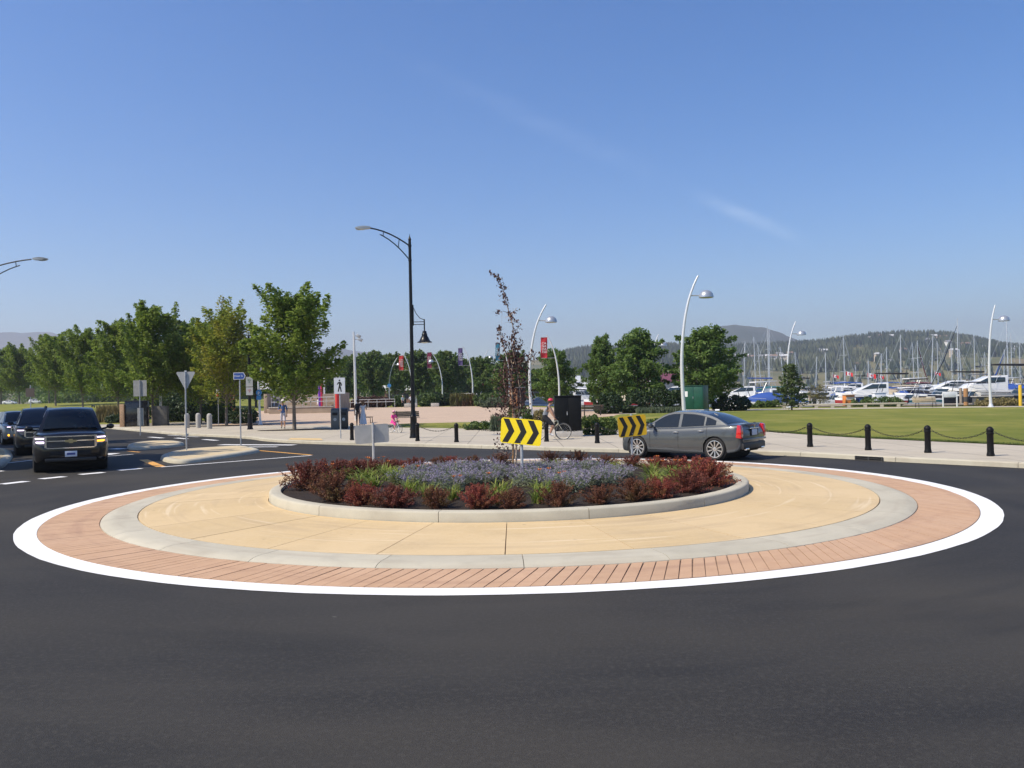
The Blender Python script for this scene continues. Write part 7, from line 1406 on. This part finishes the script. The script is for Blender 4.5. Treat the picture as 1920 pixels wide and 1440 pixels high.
# conifers of the hill: one wood that nobody could count
def conifer_mass(name, n, seed):
    r = np.random.default_rng(seed); vs = []; fs = []; k = 0; made = 0
    while made < n:
        px = r.uniform(1040, 1990); y = r.uniform(930, 1720)**1.0; x = (px-960)/FPX*y; t = (y-880)/770
        if t < .20+.05*math.sin(px/60)+.14*smooth(1560, 1700, px): 
            if r.random() > .10: continue
        c = 1.2*mn.noise(Vector((x/90, y/130, 2.0)))+.8*mn.noise(Vector((x/28, y/40, 5.0)))
        if c < (.06-.85*smooth(.35, .95, t)): continue
        if abs(t-.56-.12*math.sin(px/140)) < .035 and r.random() < .6: continue
        z = hillz(x, y)-1; h = r.uniform(8, 20); w = h*r.uniform(.17, .30); made += 1; a0 = r.uniform(0, 6)
        for lo, hi, ww in ((.1, .6, 1), (.38, 1, .68)):
            for q in range(5):
                a = a0+q*1.2566+lo*3; f = r.uniform(.75, 1.2); vs.append((x+w*ww*f*math.cos(a), y+w*ww*f*math.sin(a), z+h*lo*r.uniform(.8, 1.2)))
            vs.append((x+r.uniform(-.3, .3), y, z+h*hi)); fs += [(k+q, k+(q+1) % 5, k+5) for q in range(5)]; k += 6
    me = bpy.data.meshes.new(name); me.from_pydata(vs, [], fs); me.materials.append(leafmat('far_conifer', (.016, .034, .018), (.055, .078, .034), (.10, .115, .05), trans=.1, clump=.012)); me.update()
    return link(name, me, kind='stuff')
conifer_mass('hillside_forest', 14000, 3)
hm = [mat('far_white_wall', (.75, .74, .70), .7), mat('far_tan_wall', (.52, .44, .34), .7), mat('far_grey_wall', (.45, .46, .47), .7)]
hr = [mat('far_grey_roof', (.30, .30, .31), .8), mat('far_brown_roof', (.24, .16, .12), .8), mat('far_pale_roof', (.6, .6, .6), .7)]
HS = sorted([(1385, .55), (1400, .58), (1410, .52), (1428, .55), (1441, .57), (1452, .55), (1462, .6), (1470, .56), (1482, .62), (1540, .66), (1548, .64), (1634, .8), (1655, .84), (1673, .82), (1648, .45), (1610, .32), (1668, .30), (1695, .5), (1738, .66), (1752, .78), (1771, .75), (1780, .6), (1790, .42), (1812, .55), (1845, .5), (1872, .64), (1886, .7), (1895, .45), (1905, .6)])
for i, (px, t) in enumerate(HS):
    y = 880+770*t; x = (px-960)/FPX*y; z = hillz(x, y); q = i % 3; W, Dp, H = rng.uniform(8, 12), rng.uniform(6, 8), rng.uniform(3.2, 5)
    h = thing('hillside_house', '%s house on the wooded far hillside, %s from the left along the slope' % (['white', 'tan', 'grey'][q], nth(i)), 'house', (x, y, z+7), rng.uniform(-.4, .4), 'houses on the far hillside')
    O('wall', MB().box((0, 0, H/2-5), (W, Dp, H+10)), hm[q], h, smooth_ang=0)
    O('roof', MB().prism([(-Dp/2-.6, H), (Dp/2+.6, H), (0, H+2.6)], YZX, -W/2-.6, W/2+.6), hr[(i*2) % 3], h, smooth_ang=0)
    O('window', MB().box((0, -Dp/2-.05, H*.55), (W*.6, .2, 1.4)), GLASSD, h, smooth_ang=0)
# ------------------------------------------------------------------ air
hz = MB().box((0, 0, 0), (1, 1, 1)); hm_ = bpy.data.materials.new('summer_haze'); hm_.use_nodes = True; t = hm_.node_tree; t.nodes.remove(t.nodes['Principled BSDF'])
pv = t.nodes.new('ShaderNodeVolumePrincipled'); pv.inputs['Color'].default_value = (.84, .87, 1, 1); pv.inputs['Density'].default_value = HAZE; pv.inputs['Anisotropy'].default_value = .25
t.links.new(pv.outputs[0], t.nodes['Material Output'].inputs['Volume'])
hb = O('haze', hz, hm_, kind='stuff', smooth_ang=0); hb.location = (0, 2900, 240); hb.scale = (9600, 7700, 485)
